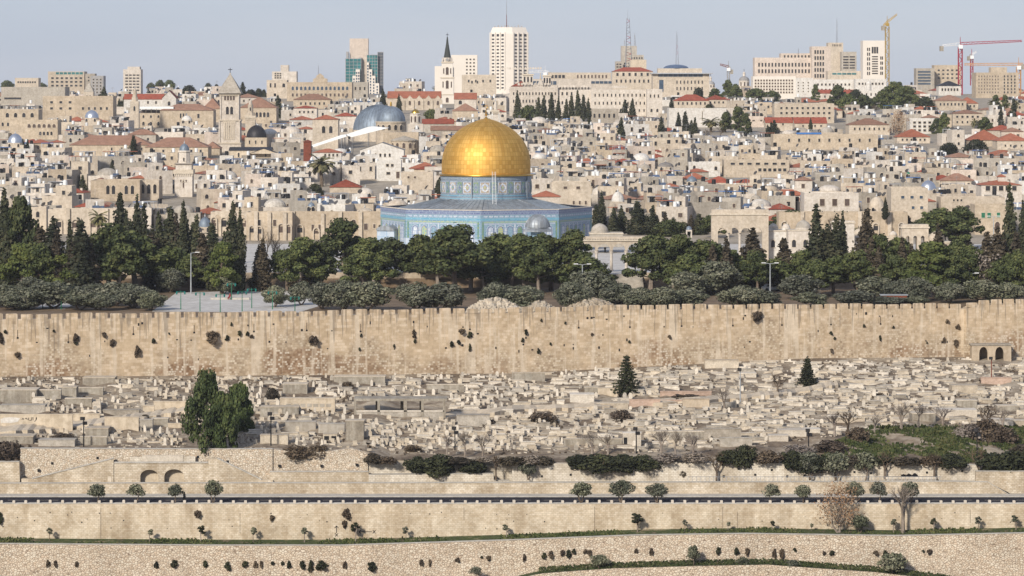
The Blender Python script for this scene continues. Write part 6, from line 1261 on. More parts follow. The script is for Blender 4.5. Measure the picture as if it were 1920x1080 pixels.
 ('cream four-storey house with small white windows right of the tan dome', 'house', 1671, 1740, 352, 404, 960, 'limestone_cream', 12, None, '', 0, ((1684, 1736, 366, 374, 3, 1, 6, 5, 'flat', 'blue_glass'), (1704, 1736, 386, 393, 2, 1, 5, 5, 'flat', 'blue_glass'))),
 ('tan house with green shutters behind the rightmost pines', 'house', 1828, 1890, 384, 440, 925, 'limestone_tan', 10, None, '', 0, ((1838, 1860, 398, 409, 2, 1, 7, 10, 'flat', 'green_paint'), (1868, 1876, 398, 408, 1, 1, 6, 9, 'flat', 'green_paint'), (1864, 1876, 416, 430, 1, 1, 9, 14, 'arch', 'brown_glass'))),
 ('long low cream terrace wall above the shuttered house', 'house', 1764, 1884, 370, 398, 960, 'limestone_cream', 10, None, '', 0, ((1785, 1806, 373, 378, 3, 1, 3, 4),)),
 ('red-roofed pavilion with columned balcony and small upper cupola', 'villa', 1840, 1916, 338, 372, 1010, 'limestone_pale', 12, 'hip', 'roof_tile_rose', 9, ((1846, 1908, 348, 358, 5, 1, 8, 9, 'flat', 'dark_glass'),)),
 ('long dark-balconied stone mansion in the middle distance, right of the golden dome', 'mansion', 1358, 1480, 300, 334, 1190, 'limestone_cream', 13, None, '', 0, ((1366, 1476, 304, 310, 7, 1, 8, 4.4), (1420, 1476, 315, 322, 6, 1, 6, 6))),
 ('cream cube house with paired small windows beside the octagonal shrine', 'house', 1034, 1108, 341, 396, 1010, 'limestone_cream', 12, None, '', 0, ((1048, 1096, 349, 355, 2, 1, 7, 5, 'flat', 'brown_glass'), (1070, 1104, 376, 384, 3, 1, 4, 7, 'flat', 'brown_glass'))),
 ('small red hipped roof house touching the right side of the shrine drum', 'house', 998, 1050, 358, 384, 985, 'limestone_pale', 9, 'hip', 'roof_tile_rose', 11, ()),
 ('white modern cube house left of the golden dome', 'house', 706, 752, 301, 336, 1165, 'whitewash', 10, None, '', 0, ((722, 740, 306, 314, 2, 1, 5, 5), (722, 734, 322, 328, 1, 1, 7, 5), (742, 750, 322, 334, 1, 1, 6, 12, 'flat', 'brown_glass'))),
 ('bright red hipped roof under the date palm', 'house', 618, 676, 337, 362, 1105, 'limestone_cream', 10, 'hip', 'roof_tile_red', 14, ()),
 ('blocky tan house with sunlit corner below the gold chapel', 'house', 752, 812, 323, 352, 1110, 'limestone_cream', 10, None, '', 0, ((760, 784, 330, 335, 2, 1, 4, 4, 'flat', 'brown_glass'),)),
]
for q in TB:
    lb, cat, L, Rr, T, B, d, m, dep, rf, rm, rp, wins = q
    nm = {'house': 'stone_house', 'apartment block': 'apartment_block', 'office building': 'office_building', 'apartment tower': 'apartment_tower', 'terraced houses': 'terraced_house', 'tower': 'high_rise'}.get(cat, cat.replace(' ', '_'))
    bld(lb, cat, L, Rr, T, B, d, m, dep, rf, rm, rp, wins, name=nm)
def find(lb): return next(o for o in COL.objects if o.get('label') == lb)
# details on the landmarks
def merlons(lb, n, w2, h, m='limestone_pale'):
    o = find(lb); b = MB(); b.slab([(-.55, 0), (.55, 0), (.55, .9), (0, 1.35), (-.55, .9)], 0, .5, m); me = b.mesh('merlon')
    for i in range(n): link('merlon', me, o, (-w2+2*w2*(i+.5)/n, 0, h+.003))
DD = lambda B, d: drow(B) if B > grow(d)+1 else d
for lb, n, L, Rr, T, B, d in ((TB[33][0], 16, 955, 1046, 163, 218, 1800), (TB[35][0], 18, 1108, 1214, 168, 218, 1800), (TB[36][0], 7, 1213, 1242, 167, 220, 1796), (TB[34][0], 10, 1046, 1108, 160, 218, 1792)): merlons(lb, n, (Rr-L)*DD(B, d)/F/2, (B-T)*DD(B, d)/F)
o = find(TB[34][0]); k = DD(218, 1792)/F
for x0, x1, tp in ((1057, 1076, 141), (1095, 1110, 143)):
    b = MB(); xa, xb = (x0-1077)*k, (x1-1077)*k; b.box(xa, xb, 1, 1+xb-xa, 0, (218-tp)*k, 'limestone_pale'); b.box(xa-.4, xb+.4, .6, 1.4+xb-xa, (218-tp)*k, (218-tp+2.5)*k, 'trim_stone'); tw = b.build('turret', o)
    for i in range(3): window(tw, xa+(xb-xa)*(i+.5)/3, (218-tp-13)*k, 3*k, 10*k, 'arch', 'dark_glass', 'trim_stone', 1)
b = MB(); b.slab([(7*k, (218-166)*k), (19*k, (218-166)*k), (17*k, (218-154)*k), (14.5*k, (218-150)*k), (11.5*k, (218-150)*k), (9*k, (218-154)*k)], .2, 2, 'limestone_pale'); b.build('gable', o)
b = MB(); b.lathe([(1.3*k, (218-150)*k), (1.6*k, (218-147)*k), (1.1*k, (218-142)*k), (.7*k, (218-139.5)*k), (.8*k, (218-138)*k), (.1, (218-136.5)*k)], 8, 'marble_white', 13*k, 1.2); b.build('statue', o)
o = find('large cream modern hall with overhanging roof, under the dark blue dome'); k = DD(182, 2150)/F
b = MB(); b.box(-56*k, 60*k, -2.5, 18, (182-138.5)*k, (182-136.5)*k, 'galvanised'); b.box(-43*k, 40*k, 3, 16, (182-137)*k, (182-128)*k, 'limestone_cream'); b.build('eave', o)
b = MB(); b.lathe([(24*k*math.cos(math.pi/2*i/7), (182-128)*k+7.5*k*math.sin(math.pi/2*i/7)) for i in range(7)]+[(.05, (182-120.5)*k)], 28, 'solar_blue', -8*k, 10); b.build('dome', o, smooth=True)
o = find('long yellow stone school with central curved gable and arched windows'); k = DD(190, 1950)/F
b = MB(); b.slab([(-12*k, 36*k), (15*k, 36*k), (15*k, 42*k), (9*k, 44*k), (7*k, 49*k), (4*k, 50*k), (3*k, 52*k), (-1*k, 52*k), (-2*k, 50*k), (-5*k, 49*k), (-7*k, 44*k), (-12*k, 42*k)], -.2, 1.5, 'limestone_tan'); b.build('gable', o)
o = find('stone guesthouse with white awning terrace right of the turret'); k = DD(240, 1520)/F
b = MB(); b.box(-30*k, 34*k, -.6, 8, (240-204)*k, (240-200)*k, 'white_plastic')
for i in range(7): x = (-28+10*i)*k; b.box(x-.12, x+.12, 0, .25, 28*k, 36*k, 'wood_grey')
b.box(-28*k, 32*k, 3, 3.3, 28*k, 34*k, 'brown_glass'); b.build('awning', o)
o = find('red-roofed pavilion with columned balcony and small upper cupola'); k = DD(372, 1010)/F
b = MB(); b.box(-3*k, 11*k, 4, 6, 25*k, 40*k, 'limestone_pale'); b.hip(-3*k, 11*k, 4, 6.2, 40*k, 5*k, 'roof_tile_rose'); b.build('cupola', o)
o = find('white chapel with small round turret in front of the dark pines'); k = DD(184, 1990)/F
b = MB(); b.lathe([(5*k, 8*k), (5*k, 26*k), (5.8*k, 27*k), (4*k, 30*k), (.2, 32*k)], 10, 'whitewash', 2*k, 3); b.build('turret', o)
o = find('dark-striped balcony block right of the beige tower')
o = find('long grey roofed market hall with blue tarpaulin, upper right'); k = DD(282, 1430)/F
b = MB(); b.box(-54*k, -8*k, -.3, 3, 30.3*k, 33.5*k, 'tarp_blue'); b.build('tarpaulin', o)
def relief(lb, arches, L, Rr, B, d, pil=()):
    o = find(lb); d = DD(B, d); k = d/F; c = (L+Rr)/2
    for px, bt, w_, h_ in arches:
        b = MB(); r = w_*k/2; n = 7; zs = h_*k-r; x0 = (px-c)*k; z0 = (B-bt)*k
        for i in range(n):
            a0, a1 = math.pi*i/n, math.pi*(i+1)/n; b.slab([(x0+r*math.cos(a0), z0+zs+r*math.sin(a0)), (x0+(r+.3)*math.cos(a0), z0+zs+(r+.3)*math.sin(a0)), (x0+(r+.3)*math.cos(a1), z0+zs+(r+.3)*math.sin(a1)), (x0+r*math.cos(a1), z0+zs+r*math.sin(a1))], -.5, .1, 'limestone_cream')
        for s in (-1, 1): b.box(x0+s*(r+.15)-.15, x0+s*(r+.15)+.15, -.5, .1, z0-3, z0+zs, 'limestone_cream')
        b.box(x0-r, x0+r, -.03, .1, z0, z0+zs, 'brown_glass' if px % 2 else 'dark_glass'); b.build('arch', o)
    for px, tp in pil: b = MB(); b.box((px-c)*k-.5, (px-c)*k+.5, -.6, .1, -8, (B-tp)*k, 'limestone_cream'); b.build('buttress', o)
relief('long tan portico wall left of the octagonal shrine', [(562, 436, 10, 14), (593, 438, 9, 10), (645, 434, 9, 15), (714, 436, 8, 15)], 548, 718, 442, 905, ((549, 396), (605, 400), (638, 396), (676, 396)))
relief('tan portico with blind arches above the bare tree', [(472, 436, 8, 12), (486, 438, 9, 13), (527, 436, 9, 16), (541, 437, 8, 16)], 462, 548, 450, 912, ((480, 396), (505, 398), (534, 398)))
relief('cream portico with a row of round arches behind the tall cypresses', [(401, 424, 9, 16), (420, 425, 10, 17), (440, 424, 9, 16), (457, 425, 9, 16)], 395, 466, 440, 918)
relief('tan retaining portico below the white rectangular school', [(1470, 432, 10, 16), (1560, 430, 10, 14), (1580, 431, 10, 14), (1642, 432, 9, 13), (1690, 430, 8, 12)], 1460, 1702, 440, 915, ((1504, 396), (1612, 396), (1668, 398)))
relief('tan wall with shallow arches at the far left behind the pines', [(110, 426, 10, 15), (141, 427, 11, 15), (175, 426, 10, 14), (221, 427, 10, 16)], 90, 262, 440, 925, ((128, 390), (200, 390)))
# --- domes of the town, free-standing on low drums
def town_dome(px, top, eave, base, r, d, m, label, drum='limestone_cream', cubic=None):
    k = d/F; t = thing('domed_house', W(px, base, d), label, 'domed house'); b = MB(); rr = r*k; b.box(-rr*1.35, rr*1.35, 0, rr*2.7, -6, (base-eave)*k-.8, drum, 'roof_screed'); b.lathe([(rr*1.04, (base-eave)*k-.8), (rr*1.04, (base-eave)*k)], 16, drum, 0, rr*1.35); b.build('wall', t); add_dome(t, 0, rr*1.35, (base-eave)*k, rr, (eave-top)*k, m)
    for x in (-.6, .6): window(t, x*rr, (base-eave)*k*.35, .8, 1.2, 'arch')
    RES.append((px-r*1.3, px+r*1.3, top, base-4, d, rr*2.7))
for q in ((170, 207, 221, 232, 13, 1440, 'silver_dome', 'shiny silver dome over the far left old quarter'), (26, 251, 268, 280, 14, 1300, 'silver_dome', 'ribbed silver dome at the far left, lower of the two silver ones'), (349, 217, 226, 234, 10, 1500, 'whitewash', 'pale white dome right of the awning guesthouse'), (1159, 360, 378, 392, 12, 980, 'whitewash', 'smooth white egg-shaped dome right of the octagonal shrine'), (1249, 305, 313, 324, 15, 1180, 'dish_grey', 'broad shallow grey dome in the middle distance'), (1298, 331, 341, 352, 10, 1100, 'lead_dome', 'small blue-grey dome on a square tan house'), (1743, 339, 357, 366, 15, 1010, 'silver_dome', 'shiny blue-silver dome right of centre town near the red roofs'), (1646, 370, 390, 402, 15, 950, 'limestone_cream', 'big tan masonry dome left of the four-storey cream house'), (1351, 392, 398, 404, 16, 930, 'whitewash', 'flat white dome behind the four-arched arcade'), (383, 408, 426, 440, 12, 900, 'lead_dome', 'blue-grey dome glimpsed between dark cypresses'), (583, 380, 389, 400, 7, 930, 'teal_glass' if False else 'lead_dome', 'tiny turquoise-grey dome above the portico wall'), (684, 353, 363, 374, 15, 1060, 'limestone_pale', 'low whitish dome left of the octagonal shrine'), (683, 391, 399, 406, 16, 930, 'limestone_cream', 'flat sand-coloured dome just above the portico'), (1704, 323, 329, 336, 5, 1090, 'green_paint', 'tiny green dome left of the blue-silver dome'), (1418, 366, 376, 384, 10, 985, 'limestone_grey', 'small grey stone dome above the four-arched arcade'), (1209, 308, 316, 326, 11, 1160, 'limestone_grey', 'low stone dome beside the broad grey dome')):
    town_dome(*q)
# --- twin-domed church at the right skyline, masts and cranes
for px, tp, ev, bs, r, lb in ((1396, 143, 151, 178, 10, 'many-domed cream church on the skyline beside dark pines'), (1333, 152, 158, 172, 8, 'low domed chapel on the skyline left of the crane with the raised jib')):
    d = 2200; k = d/F; t = thing('domed_church', W(px, bs, d), lb, 'church'); b = MB(); b.box(-r*1.2*k, r*1.2*k, 0, r*2.4*k, -6, (bs-ev)*k*.55, 'limestone_pale'); b.lathe([(r*k, (bs-ev)*k*.55), (r*k, (bs-ev)*k)], 12, 'limestone_pale', 0, r*1.2*k); b.build('wall', t); add_dome(t, 0, r*1.2*k, (bs-ev)*k, r*k, (ev-tp)*k, 'dish_grey'); b = MB(); b.lathe([(r*.25*k, (bs-tp)*k), (r*.25*k, (bs-tp+5)*k), (r*.3*k, (bs-tp+6)*k), (.1, (bs-tp+9)*k)], 8, 'limestone_pale', 0, r*1.2*k); b.tube((0, r*1.2*k, (bs-tp+8)*k), (0, r*1.2*k, (bs-tp+14)*k), .15, .15, 'iron_black', 4); b.build('lantern', t)
    for a in (-40, 0, 40): window(t, r*k*math.sin(R(a)), (bs-ev)*k*.62, 2.4*k, (bs-ev)*k*.28, 'arch', 'brown_glass', 'trim_stone', r*1.2*k-r*k*math.cos(R(a)), R(a))
mast(1177, 18, 132, 2560, 'tall grey lattice radio mast rising from the stepped grey block', 3.4, 'galvanised', True)
mast(1190, 62, 90, 2605, 'short dark aerial right of the tall lattice mast', .9, 'dish_grey'); mast(1171, 74, 90, 2605, 'shortest aerial left of the tall lattice mast', .6, 'dish_grey')
mast(1269, 58, 122, 2300, 'thin lattice mast above the dark blue dome', 1.2, 'galvanised', True); mast(1569, 33, 82, 2555, 'thin white mast on the beige angular tower', .8, 'galvanised')
for px, tp, bs, d, lb in ((597, 121, 150, 2300, 'thin flagpole above the yellow school'), (1497, 90, 102, 2360, 'short aerial on the pinkish hotel')): mast(px, tp, bs, d, lb, .3)
def crane(px, top, base, d, mat, jib, label, tower=1.1, cab=True):
    """jib: (left end px, row, right end px, row, row at tower, matL, matR)"""
    k = d/F; t = thing('tower_crane', W(px, base, d), label, 'crane'); h = (base-top)*k; b = MB(); r = tower
    for x, y in ((-r, -r), (r, -r), (r, r), (-r, r)): b.tube((x, y, -4), (x, y, h), .28, .28, mat, 4)
    n = max(4, int(h/(2.2*r)))
    for i in range(n):
        z0, z1 = h*i/n, h*(i+1)/n; s_ = 1 if i % 2 else -1
        for y in (-r, r): b.tube((-r*s_, y, z0), (r*s_, y, z1), .16, .16, mat, 3)
        b.tube((-r, -r, z0), (r, -r, z0), .16, .16, mat, 3); b.tube((r, -r*s_, z0), (r, r*s_, z1), .16, .16, mat, 3)
    b.build('tower', t); (l, lr, r_, rr, jr, mL, mR) = jib; jz = (base-jr)*k
    for ex, er, m, nm in ((l, lr, mL, 'counter_jib'), (r_, rr, mR, 'jib')):
        x1, z1 = (ex-px)*k, (base-er)*k; b = MB(); n = max(3, int(abs(x1)/3)); hgt = 1.5
        for y in (-.7, .7): b.tube((0, y, jz), (x1, y, z1), .26, .26, m, 4)
        b.tube((0, 0, jz+hgt), (x1, 0, z1+hgt*.6), .26, .26, m, 4)
        for i in range(n):
            f0, f1 = i/n, (i+.5)/n; f2 = (i+1)/n; P_ = lambda f, up: (x1*f, 0 if up else -.7, jz+(z1-jz)*f+(hgt*(1-.4*f) if up else 0)); b.tube(P_(f0, 0), P_(f1, 1), .15, .15, m, 3); b.tube(P_(f1, 1), P_(f2, 0), .15, .15, m, 3)
        if nm == 'counter_jib': b.box(x1-1.4 if x1 < 0 else x1-1, x1+1 if x1 < 0 else x1+1.4, -1, 1, z1-3, z1+.2, 'concrete')
        b.build(nm, t)
    b = MB(); b.box(-1.3, 1.3, -2.2, -.6, jz-2.4, jz-.1, 'white_plastic' if cab else mat); b.build('cab', t)
    b = MB(); b.tube((0, 0, jz), (0, 0, jz+5), .3, .15, mat, 4); b.build('apex', t)
crane(1663.5, 50, 165, 2400, 'crane_yellow', (1656, 49, 1682, 28, 43, 'crane_yellow', 'crane_yellow'), 'tall yellow tower crane with short raised jib beside the white high-rise', 1.3, False)
crane(1800.5, 88, 178, 2150, 'crane_red', (1766, 87, 1916, 78, 84, 'crane_white', 'crane_red'), 'red tower crane with long red jib reaching right', 1.2)
crane(1822, 106, 150, 2500, 'crane_red', (1817, 106, 1831, 98, 104, 'dish_grey', 'crane_white'), 'distant small crane just right of the red crane', .9)
crane(1910, 126, 187, 2080, 'crane_orange', (1918, 121, 1808, 122, 123, 'crane_orange', 'crane_orange'), 'orange tower crane at the right edge with jib pointing left', 1.2)
crane(1366, 128, 160, 2450, 'dish_grey', (1371, 131, 1350, 122, 127, 'dish_grey', 'rust_red'), 'small grey crane with a raised jib beside the domed church', .9)
crane(1022, 139, 150, 2400, 'crane_white', (1030, 136, 992, 136, 136, 'crane_white', 'crane_white'), 'pale crane jib peeping beside the white faceted tower', .6)
# ------------------------------------------------------------------ trees of the town
CT = {'cyp0': [(521,180,222,18),(210,300,332,11),(195,164,198,20),(718,168,206,14),(748,178,214,12),(1165,222,270,20),(1240,220,264,15),(970,172,226,15),(1020,180,236,15),(1047,184,237,13),(1083,172,238,18),(1103,186,238,14),(1877,202,252,13),(1272,212,250,14),(1520,222,246,9),(1186,186,222,15),(1259,184,206,10),(43,262,292,12),(52,262,292,10),(820,340,375,14),(1660,372,400,12)],
 'cyp1': [(250,255,294,17),(455,155,182,14),(1010,184,234,14),(1034,176,236,15),(1062,188,237,13),(1072,180,237,16),(1094,180,238,15),(1172,188,222,15),(1285,210,250,15),(155,330,364,15),(1900,186,236,16),(186,178,198,14),(1452,226,254,16)],
 'cyp2': [(1300,222,252,22),(1443,230,258,18),(853,146,172,14),(1405,228,252,18),(228,183,200,14)],
 'pine0': [(1365,150,188,26),(1575,160,206,38),(1675,154,212,58),(1360,210,248,28),(1850,220,256,28),(1770,212,256,26),(1865,178,206,20)],
 'pine2': [(1385,200,250,30),(1530,158,190,16),(1692,162,214,40),(1340,166,192,28),(1886,178,212,18),(1755,222,252,20),(1397,212,252,22)],
 'pine3': [(1420,166,190,40),(1620,178,208,34),(1655,168,204,34),(1380,158,190,24),(1716,178,206,26)],
 'broad0': [(990,198,238,34),(810,205,224,28),(1590,176,212,32),(1700,162,196,30),(1448,170,190,26),(14,151,168,20),(75,155,168,24),(300,150,168,15),(318,150,168,17),(283,155,170,14),(40,455,470,30),(1045,372,390,22),(1028,374,390,20)],
 'broad1': [(1310,165,188,18),(1735,182,208,28),(1840,226,252,20),(355,160,180,22),(390,156,170,13),(406,158,170,8),(1605,168,192,24),(470,168,182,20),(485,166,182,12),(495,168,182,9),(830,330,372,22),(590,345,372,28),(1330,196,214,18),(1780,268,290,30),(1830,262,290,40)],
 'bare1': [(1330,240,262,26),(1640,195,214,30),(1350,236,256,22),(1560,404,430,22)], 'russet': [(1685,206,256,36)],
 'palm0': [(602,290,350,44),(1333,220,248,32),(1860,186,208,14),(1465,198,224,14),(1355,222,248,18),(818,160,176,14),(185,394,440,30),(1828,222,250,14),(1905,186,212,12)]}
items = []
for key, L in CT.items():
    for px, top, base, wpx in L:
        d = drow(base) if base < 400 else 915; p = W(px, base, d); sp = key.rstrip('0123456789')
        nm, cat, desc = {'cyp': ('cypress_tree', 'cypress', 'dark cypress'), 'pine': ('pine_tree', 'pine tree', 'dark spreading pine'), 'broad': ('broadleaf_tree', 'tree', 'round dark tree'), 'bare': ('bare_tree', 'bare tree', 'leafless tree'), 'russet': ('russet_tree', 'tree', 'brown-leaved tree'), 'palm': ('palm_tree', 'palm tree', 'date palm')}[sp]
        o = plant(key, p, (base-top)*d/F+1.5, wpx*d/F*1.1, None, nm, cat, {'cyp': 'cypresses in the town', 'pine': 'pines in the town', 'broad': 'round trees in the town', 'palm': 'palms in the town'}.get(sp)); o.location.z -= 1.5
        items.append((o, px, base, desc+' in the town')); RES.append((px-wpx*.4, px+wpx*.4, top, base-(base-top)*.3, d, 3))
LM = [(26, 258, 'lower silver dome'), (170, 214, 'upper silver dome'), (140, 150, 'glass-topped apartment block'), (248, 150, 'skyline tower'), (268, 190, 'gothic church'), (207, 265, 'long sagging roof'), (344, 300, 'square minaret'), (230, 355, 'yellow hall'), (430, 220, 'white bell tower'), (479, 250, 'black dome'), (602, 315, 'date palm'), (610, 240, 'squat belfry'), (600, 170, 'yellow school'), (682, 120, 'teal glass tower'), (709, 220, 'great rotunda'), (716, 285, 'white gabled hall'), (838, 140, 'dark spire'), (728, 320, 'white cube house'), (911, 270, 'golden dome'), (646, 352, 'bright red roof'), (954, 110, 'faceted tower'), (1060, 210, 'cypress cluster'), (1178, 190, 'pilgrim palace'), (1278, 150, 'dark blue dome'), (1310, 222, 'windowless white hall'), (1165, 245, 'lone tall cypress'), (1159, 370, 'egg-shaped white dome'), (1249, 312, 'broad grey dome'), (1070, 365, 'cream cube house'), (1419, 317, 'stone mansion'), (1298, 340, 'blue-grey dome'), (1508, 210, 'tank-topped housing block'), (1550, 265, 'blue tarpaulin'), (1558, 380, 'rectangular school'), (1646, 385, 'tan masonry dome'), (1743, 350, 'blue-silver dome'), (1713, 256, 'orange hipped roof'), (1675, 185, 'biggest skyline pine'), (1640, 110, 'white high-rise'), (1470, 130, 'pinkish hotel'), (1870, 160, 'square tan hotel'), (1850, 260, 'far orange roof'), (1878, 355, 'red-roofed pavilion'), (1600, 320, 'gap behind the school'), (1900, 310, 'right frame edge'), (470, 330, 'black dome foreground'), (540, 290, 'stepped red roofs'), (80, 310, 'left edge quarter'), (1350, 270, 'centre right quarter')]
LM = [q for q in LM if q[2] not in ('gap behind the school', 'right frame edge', 'black dome foreground', 'left edge quarter', 'centre right quarter', 'stepped red roofs')]
def label2d(items, what, cap=12):
    by = {}
    for o, px, py, d in items:
        m = min(LM, key=lambda q: (q[0]-px)**2+(1.6*(q[1]-py))**2); dx, dy = px-m[0], (py-m[1])*1.6
        rel = ('right of' if dx > 0 else 'left of') if abs(dx) > abs(dy) else ('below' if dy > 0 else 'above'); by.setdefault((d, m[2], rel), []).append((dx*dx+dy*dy, o))
    for (d, m, rel), L in by.items():
        for i, (_, o) in enumerate(sorted(L, key=lambda q: q[0])):
            if len(L) == 1: o['label'] = f'{d}, {rel} the {m}'
            elif i < cap: o['label'] = f'{d}, {ORD[i]} {rel} the {m}'
            else: o['label'] = f'{d}, some way {rel} the {m}'; o['group'] = f'{what} some way {rel} the {m}'
label2d(items, 'trees')
# ------------------------------------------------------------------ the houses of the old town
def merge(dst, src, loc, rz):
    c, s = math.cos(rz), math.sin(rz); o = len(dst.v); dst.v += [(loc[0]+x*c-y*s, loc[1]+x*s+y*c, loc[2]+z) for x, y, z in src.v]; dst.f += [tuple(i+o for i in f) for f in src.f]; dst.m += src.m
def mb_tank(m, h=1.25, r=.55):
    b = MB(); b.lathe([(r, .5), (r, .5+h), (r*.6, .62+h)], 9, m)
    for x in (-.4, .4): b.box(x-.06, x+.06, -.06, .06, 0, .5, 'galvanised')
    return b
def mb_boiler():
    b = MB(); b.add([(-1.0, -.9, .15), (1.0, -.9, .15), (1.0, .5, 1.2), (-1.0, .5, 1.2), (-1.0, -.85, .08), (1.0, -.85, .08), (1.0, .55, 1.12), (-1.0, .55, 1.12)], [(0, 1, 2, 3), (7, 6, 5, 4), (0, 3, 7, 4), (1, 5, 6, 2)], 'solar_blue'); b.lathe([(.36, .9), (.36, 2.3), (.2, 2.4)], 8, 'white_plastic', .2, .9); b.box(-.1, .5, .6, 1.2, 0, .9, 'galvanised'); return b
def mb_dish(r=.75):
    b = MB(); b.tube((0, 0, 0), (0, 0, .9), .06, .06, 'galvanised', 4); n = Vector((-.55, -.55, .6)).normalized(); u = n.cross(Vector((0, 0, 1))).normalized(); v = n.cross(u); c = Vector((0, 0, 1.2)); pts = [c-n*.18]
    for i in range(12): a = 2*math.pi*i/12; pts.append(c+u*r*math.cos(a)+v*r*math.sin(a))
    b.add(pts, [(0, 1+i, 1+(i+1) % 12) for i in range(12)], 'dish_dark'); b.tube(c-n*.1, c+n*.55, .03, .03, 'iron_black', 3); return b
def mb_shed():
    b = MB(); b.box(-1.3, 1.3, 0, 2.2, 0, 2.1, 'whitewash'); b.box(-1.5, 1.5, -.5, 2.4, 2.1, 2.22, 'galvanised'); b.box(-.45, .45, -.04, .1, 0, 1.8, 'wood_grey'); return b
def mb_awning(m):
    b = MB(); b.box(-2.2, 2.2, 0, 2.6, 2.1, 2.25, m)
    for x in (-2.1, 2.1):
        for y in (.1, 2.5): b.box(x-.06, x+.06, y-.06, y+.06, 0, 2.1, 'galvanised')
    return b
def mb_aerial():
    b = MB(); b.tube((0, 0, 0), (0, 0, 3.2), .05, .04, 'dish_grey', 3)
    for z, l in ((3.1, .5), (2.8, .7), (2.5, .9)): b.tube((-l, 0, z), (l, 0, z), .035, .035, 'dish_grey', 3)
    return b
CL = {'water_tank': mb_tank('white_plastic'), 'black_tank': mb_tank('black_plastic', 1.3, .62), 'solar_boiler': mb_boiler(), 'satellite_dish': mb_dish(), 'roof_shed': mb_shed(), 'awning': mb_awning('galvanised'), 'blue_awning': mb_awning('tarp_blue'), 'red_awning': mb_awning('roof_tile_rose'), 'aerial': mb_aerial()}
CLM = {k: v.mesh({'black_tank': 'water_tank', 'blue_awning': 'awning', 'red_awning': 'awning'}.get(k, k)) for k, v in CL.items()}
WCODE = {}
def win_mb(w_, h, style, glass):
    key = (w_, h, style, glass)
    if key not in WCODE:
        me = window_mesh(w_, h, style, glass, 'trim_stone'); b = MB(); b.v = [tuple(v.co) for v in me.vertices]; b.f = [tuple(p.vertices) for p in me.polygons]; b.m = [me.materials[p.material_index].name for p in me.polygons]; WCODE[key] = b
    return WCODE[key]
def house(g, wd, h, dep, kind, wall):
    """parts of one house in its own coordinates: walls, roof, windows and what stands on the roof"""
    a = MB(); r = MB(); wins = []; cl = []; sunk = -9
    if kind == 'flat':
        stone_box(a, wd/2, dep, sunk, h, wall, .55)
        if g.random() < .6 and wd > 6:      # an upper room set back on the roof
            uw = wd*g.uniform(.3, .6); ux = g.uniform(-1, 1)*(wd-uw)/2; uy = dep*g.uniform(.15, .45); uh = g.uniform(2.4, 3.1); wall2 = wall if g.random() < .6 else g.choice(['limestone_pale', 'whitewash', 'limestone_grey'])
            stone_box(a, uw/2, dep-uy-.5, h, h+uh, wall2, .35, ux, uy); 
            for i in range(max(1, int(uw/2.6))): wins.append((ux-uw/2+uw*(i+.5)/max(1, int(uw/2.6)), uy, h+.8, .9, 1.2, 'flat'))
            cl.append((g.choice(['water_tank', 'water_tank', 'black_tank', 'satellite_dish', 'aerial']), ux, uy+2, h+uh))
        if g.random() < .35: # lower front room
            fw = wd*g.uniform(.35, .6); fx = g.choice([-1, 1])*(wd-fw)/2; stone_box(a, fw/2, 3.2, sunk, h*g.uniform(.45, .62), wall, .5, fx, -3.2)
        for i in range(g.randint(3, 7)):
            cl.append((g.choice(['water_tank', 'water_tank', 'black_tank', 'black_tank', 'solar_boiler', 'solar_boiler', 'satellite_dish', 'satellite_dish', 'satellite_dish', 'roof_shed', 'awning', 'aerial']+(['blue_awning'] if g.random() < .3 else [])+(['red_awning'] if g.random() < .4 else [])), g.uniform(-.42, .42)*wd, g.uniform(.6, dep*.5), h))
    elif kind == 'tile':
        a.box(-wd/2, wd/2, 0, dep, sunk, h, wall); r.hip(-wd/2, wd/2, 0, dep, h, wd*g.uniform(.14, .24), g.choice(['roof_tile_red', 'roof_tile_rose', 'roof_tile_rose', 'roof_tile_brown']), .4)
        if g.random() < .4: cl.append(('aerial', 0, dep/2, h+wd*.1))
        if g.random() < .5: r.box(wd*.2, wd*.2+.7, dep*.4, dep*.4+.7, h, h+wd*.22, wall)
    else:
        stone_box(a, wd/2, dep, sunk, h, wall, .4); rr = min(wd, dep)*g.uniform(.3, .42); r.lathe([(rr*1.04, h), (rr*1.04, h+.5)], 16, wall, 0, dep/2, cap=False); r.dome(rr, h+.5, rr*g.uniform(.5, .8), g.choice([wall, 'whitewash', 'limestone_pale', 'limestone_grey', 'roof_screed']), 0, dep/2, 18, 6)
        for i in range(g.randint(1, 3)): cl.append((g.choice(['water_tank', 'satellite_dish', 'black_tank', 'solar_boiler']), g.choice([-1, 1])*wd*.42, g.uniform(.6, 2), h))
    n = max(1, int(wd/g.uniform(2.6, 4.2))); st = 'arch' if g.random() < .45 else 'flat'
    for fl in range(int(h/3.1)):
        z = h-2.35-fl*3.1
        if fl > 1: break
        for i in range(n):
            if g.random() < .15: continue
            ww, hh = g.choice([(.8, 1.2), (1.0, 1.3), (1.2, 1.2), (.9, 1.6)]); wins.append((-wd/2+wd*(i+.5)/n+g.uniform(-.3, .3), 0, z, ww, hh, st))
    return a, r, wins, cl
g = random.Random(12); CAND = []
d = 936.0
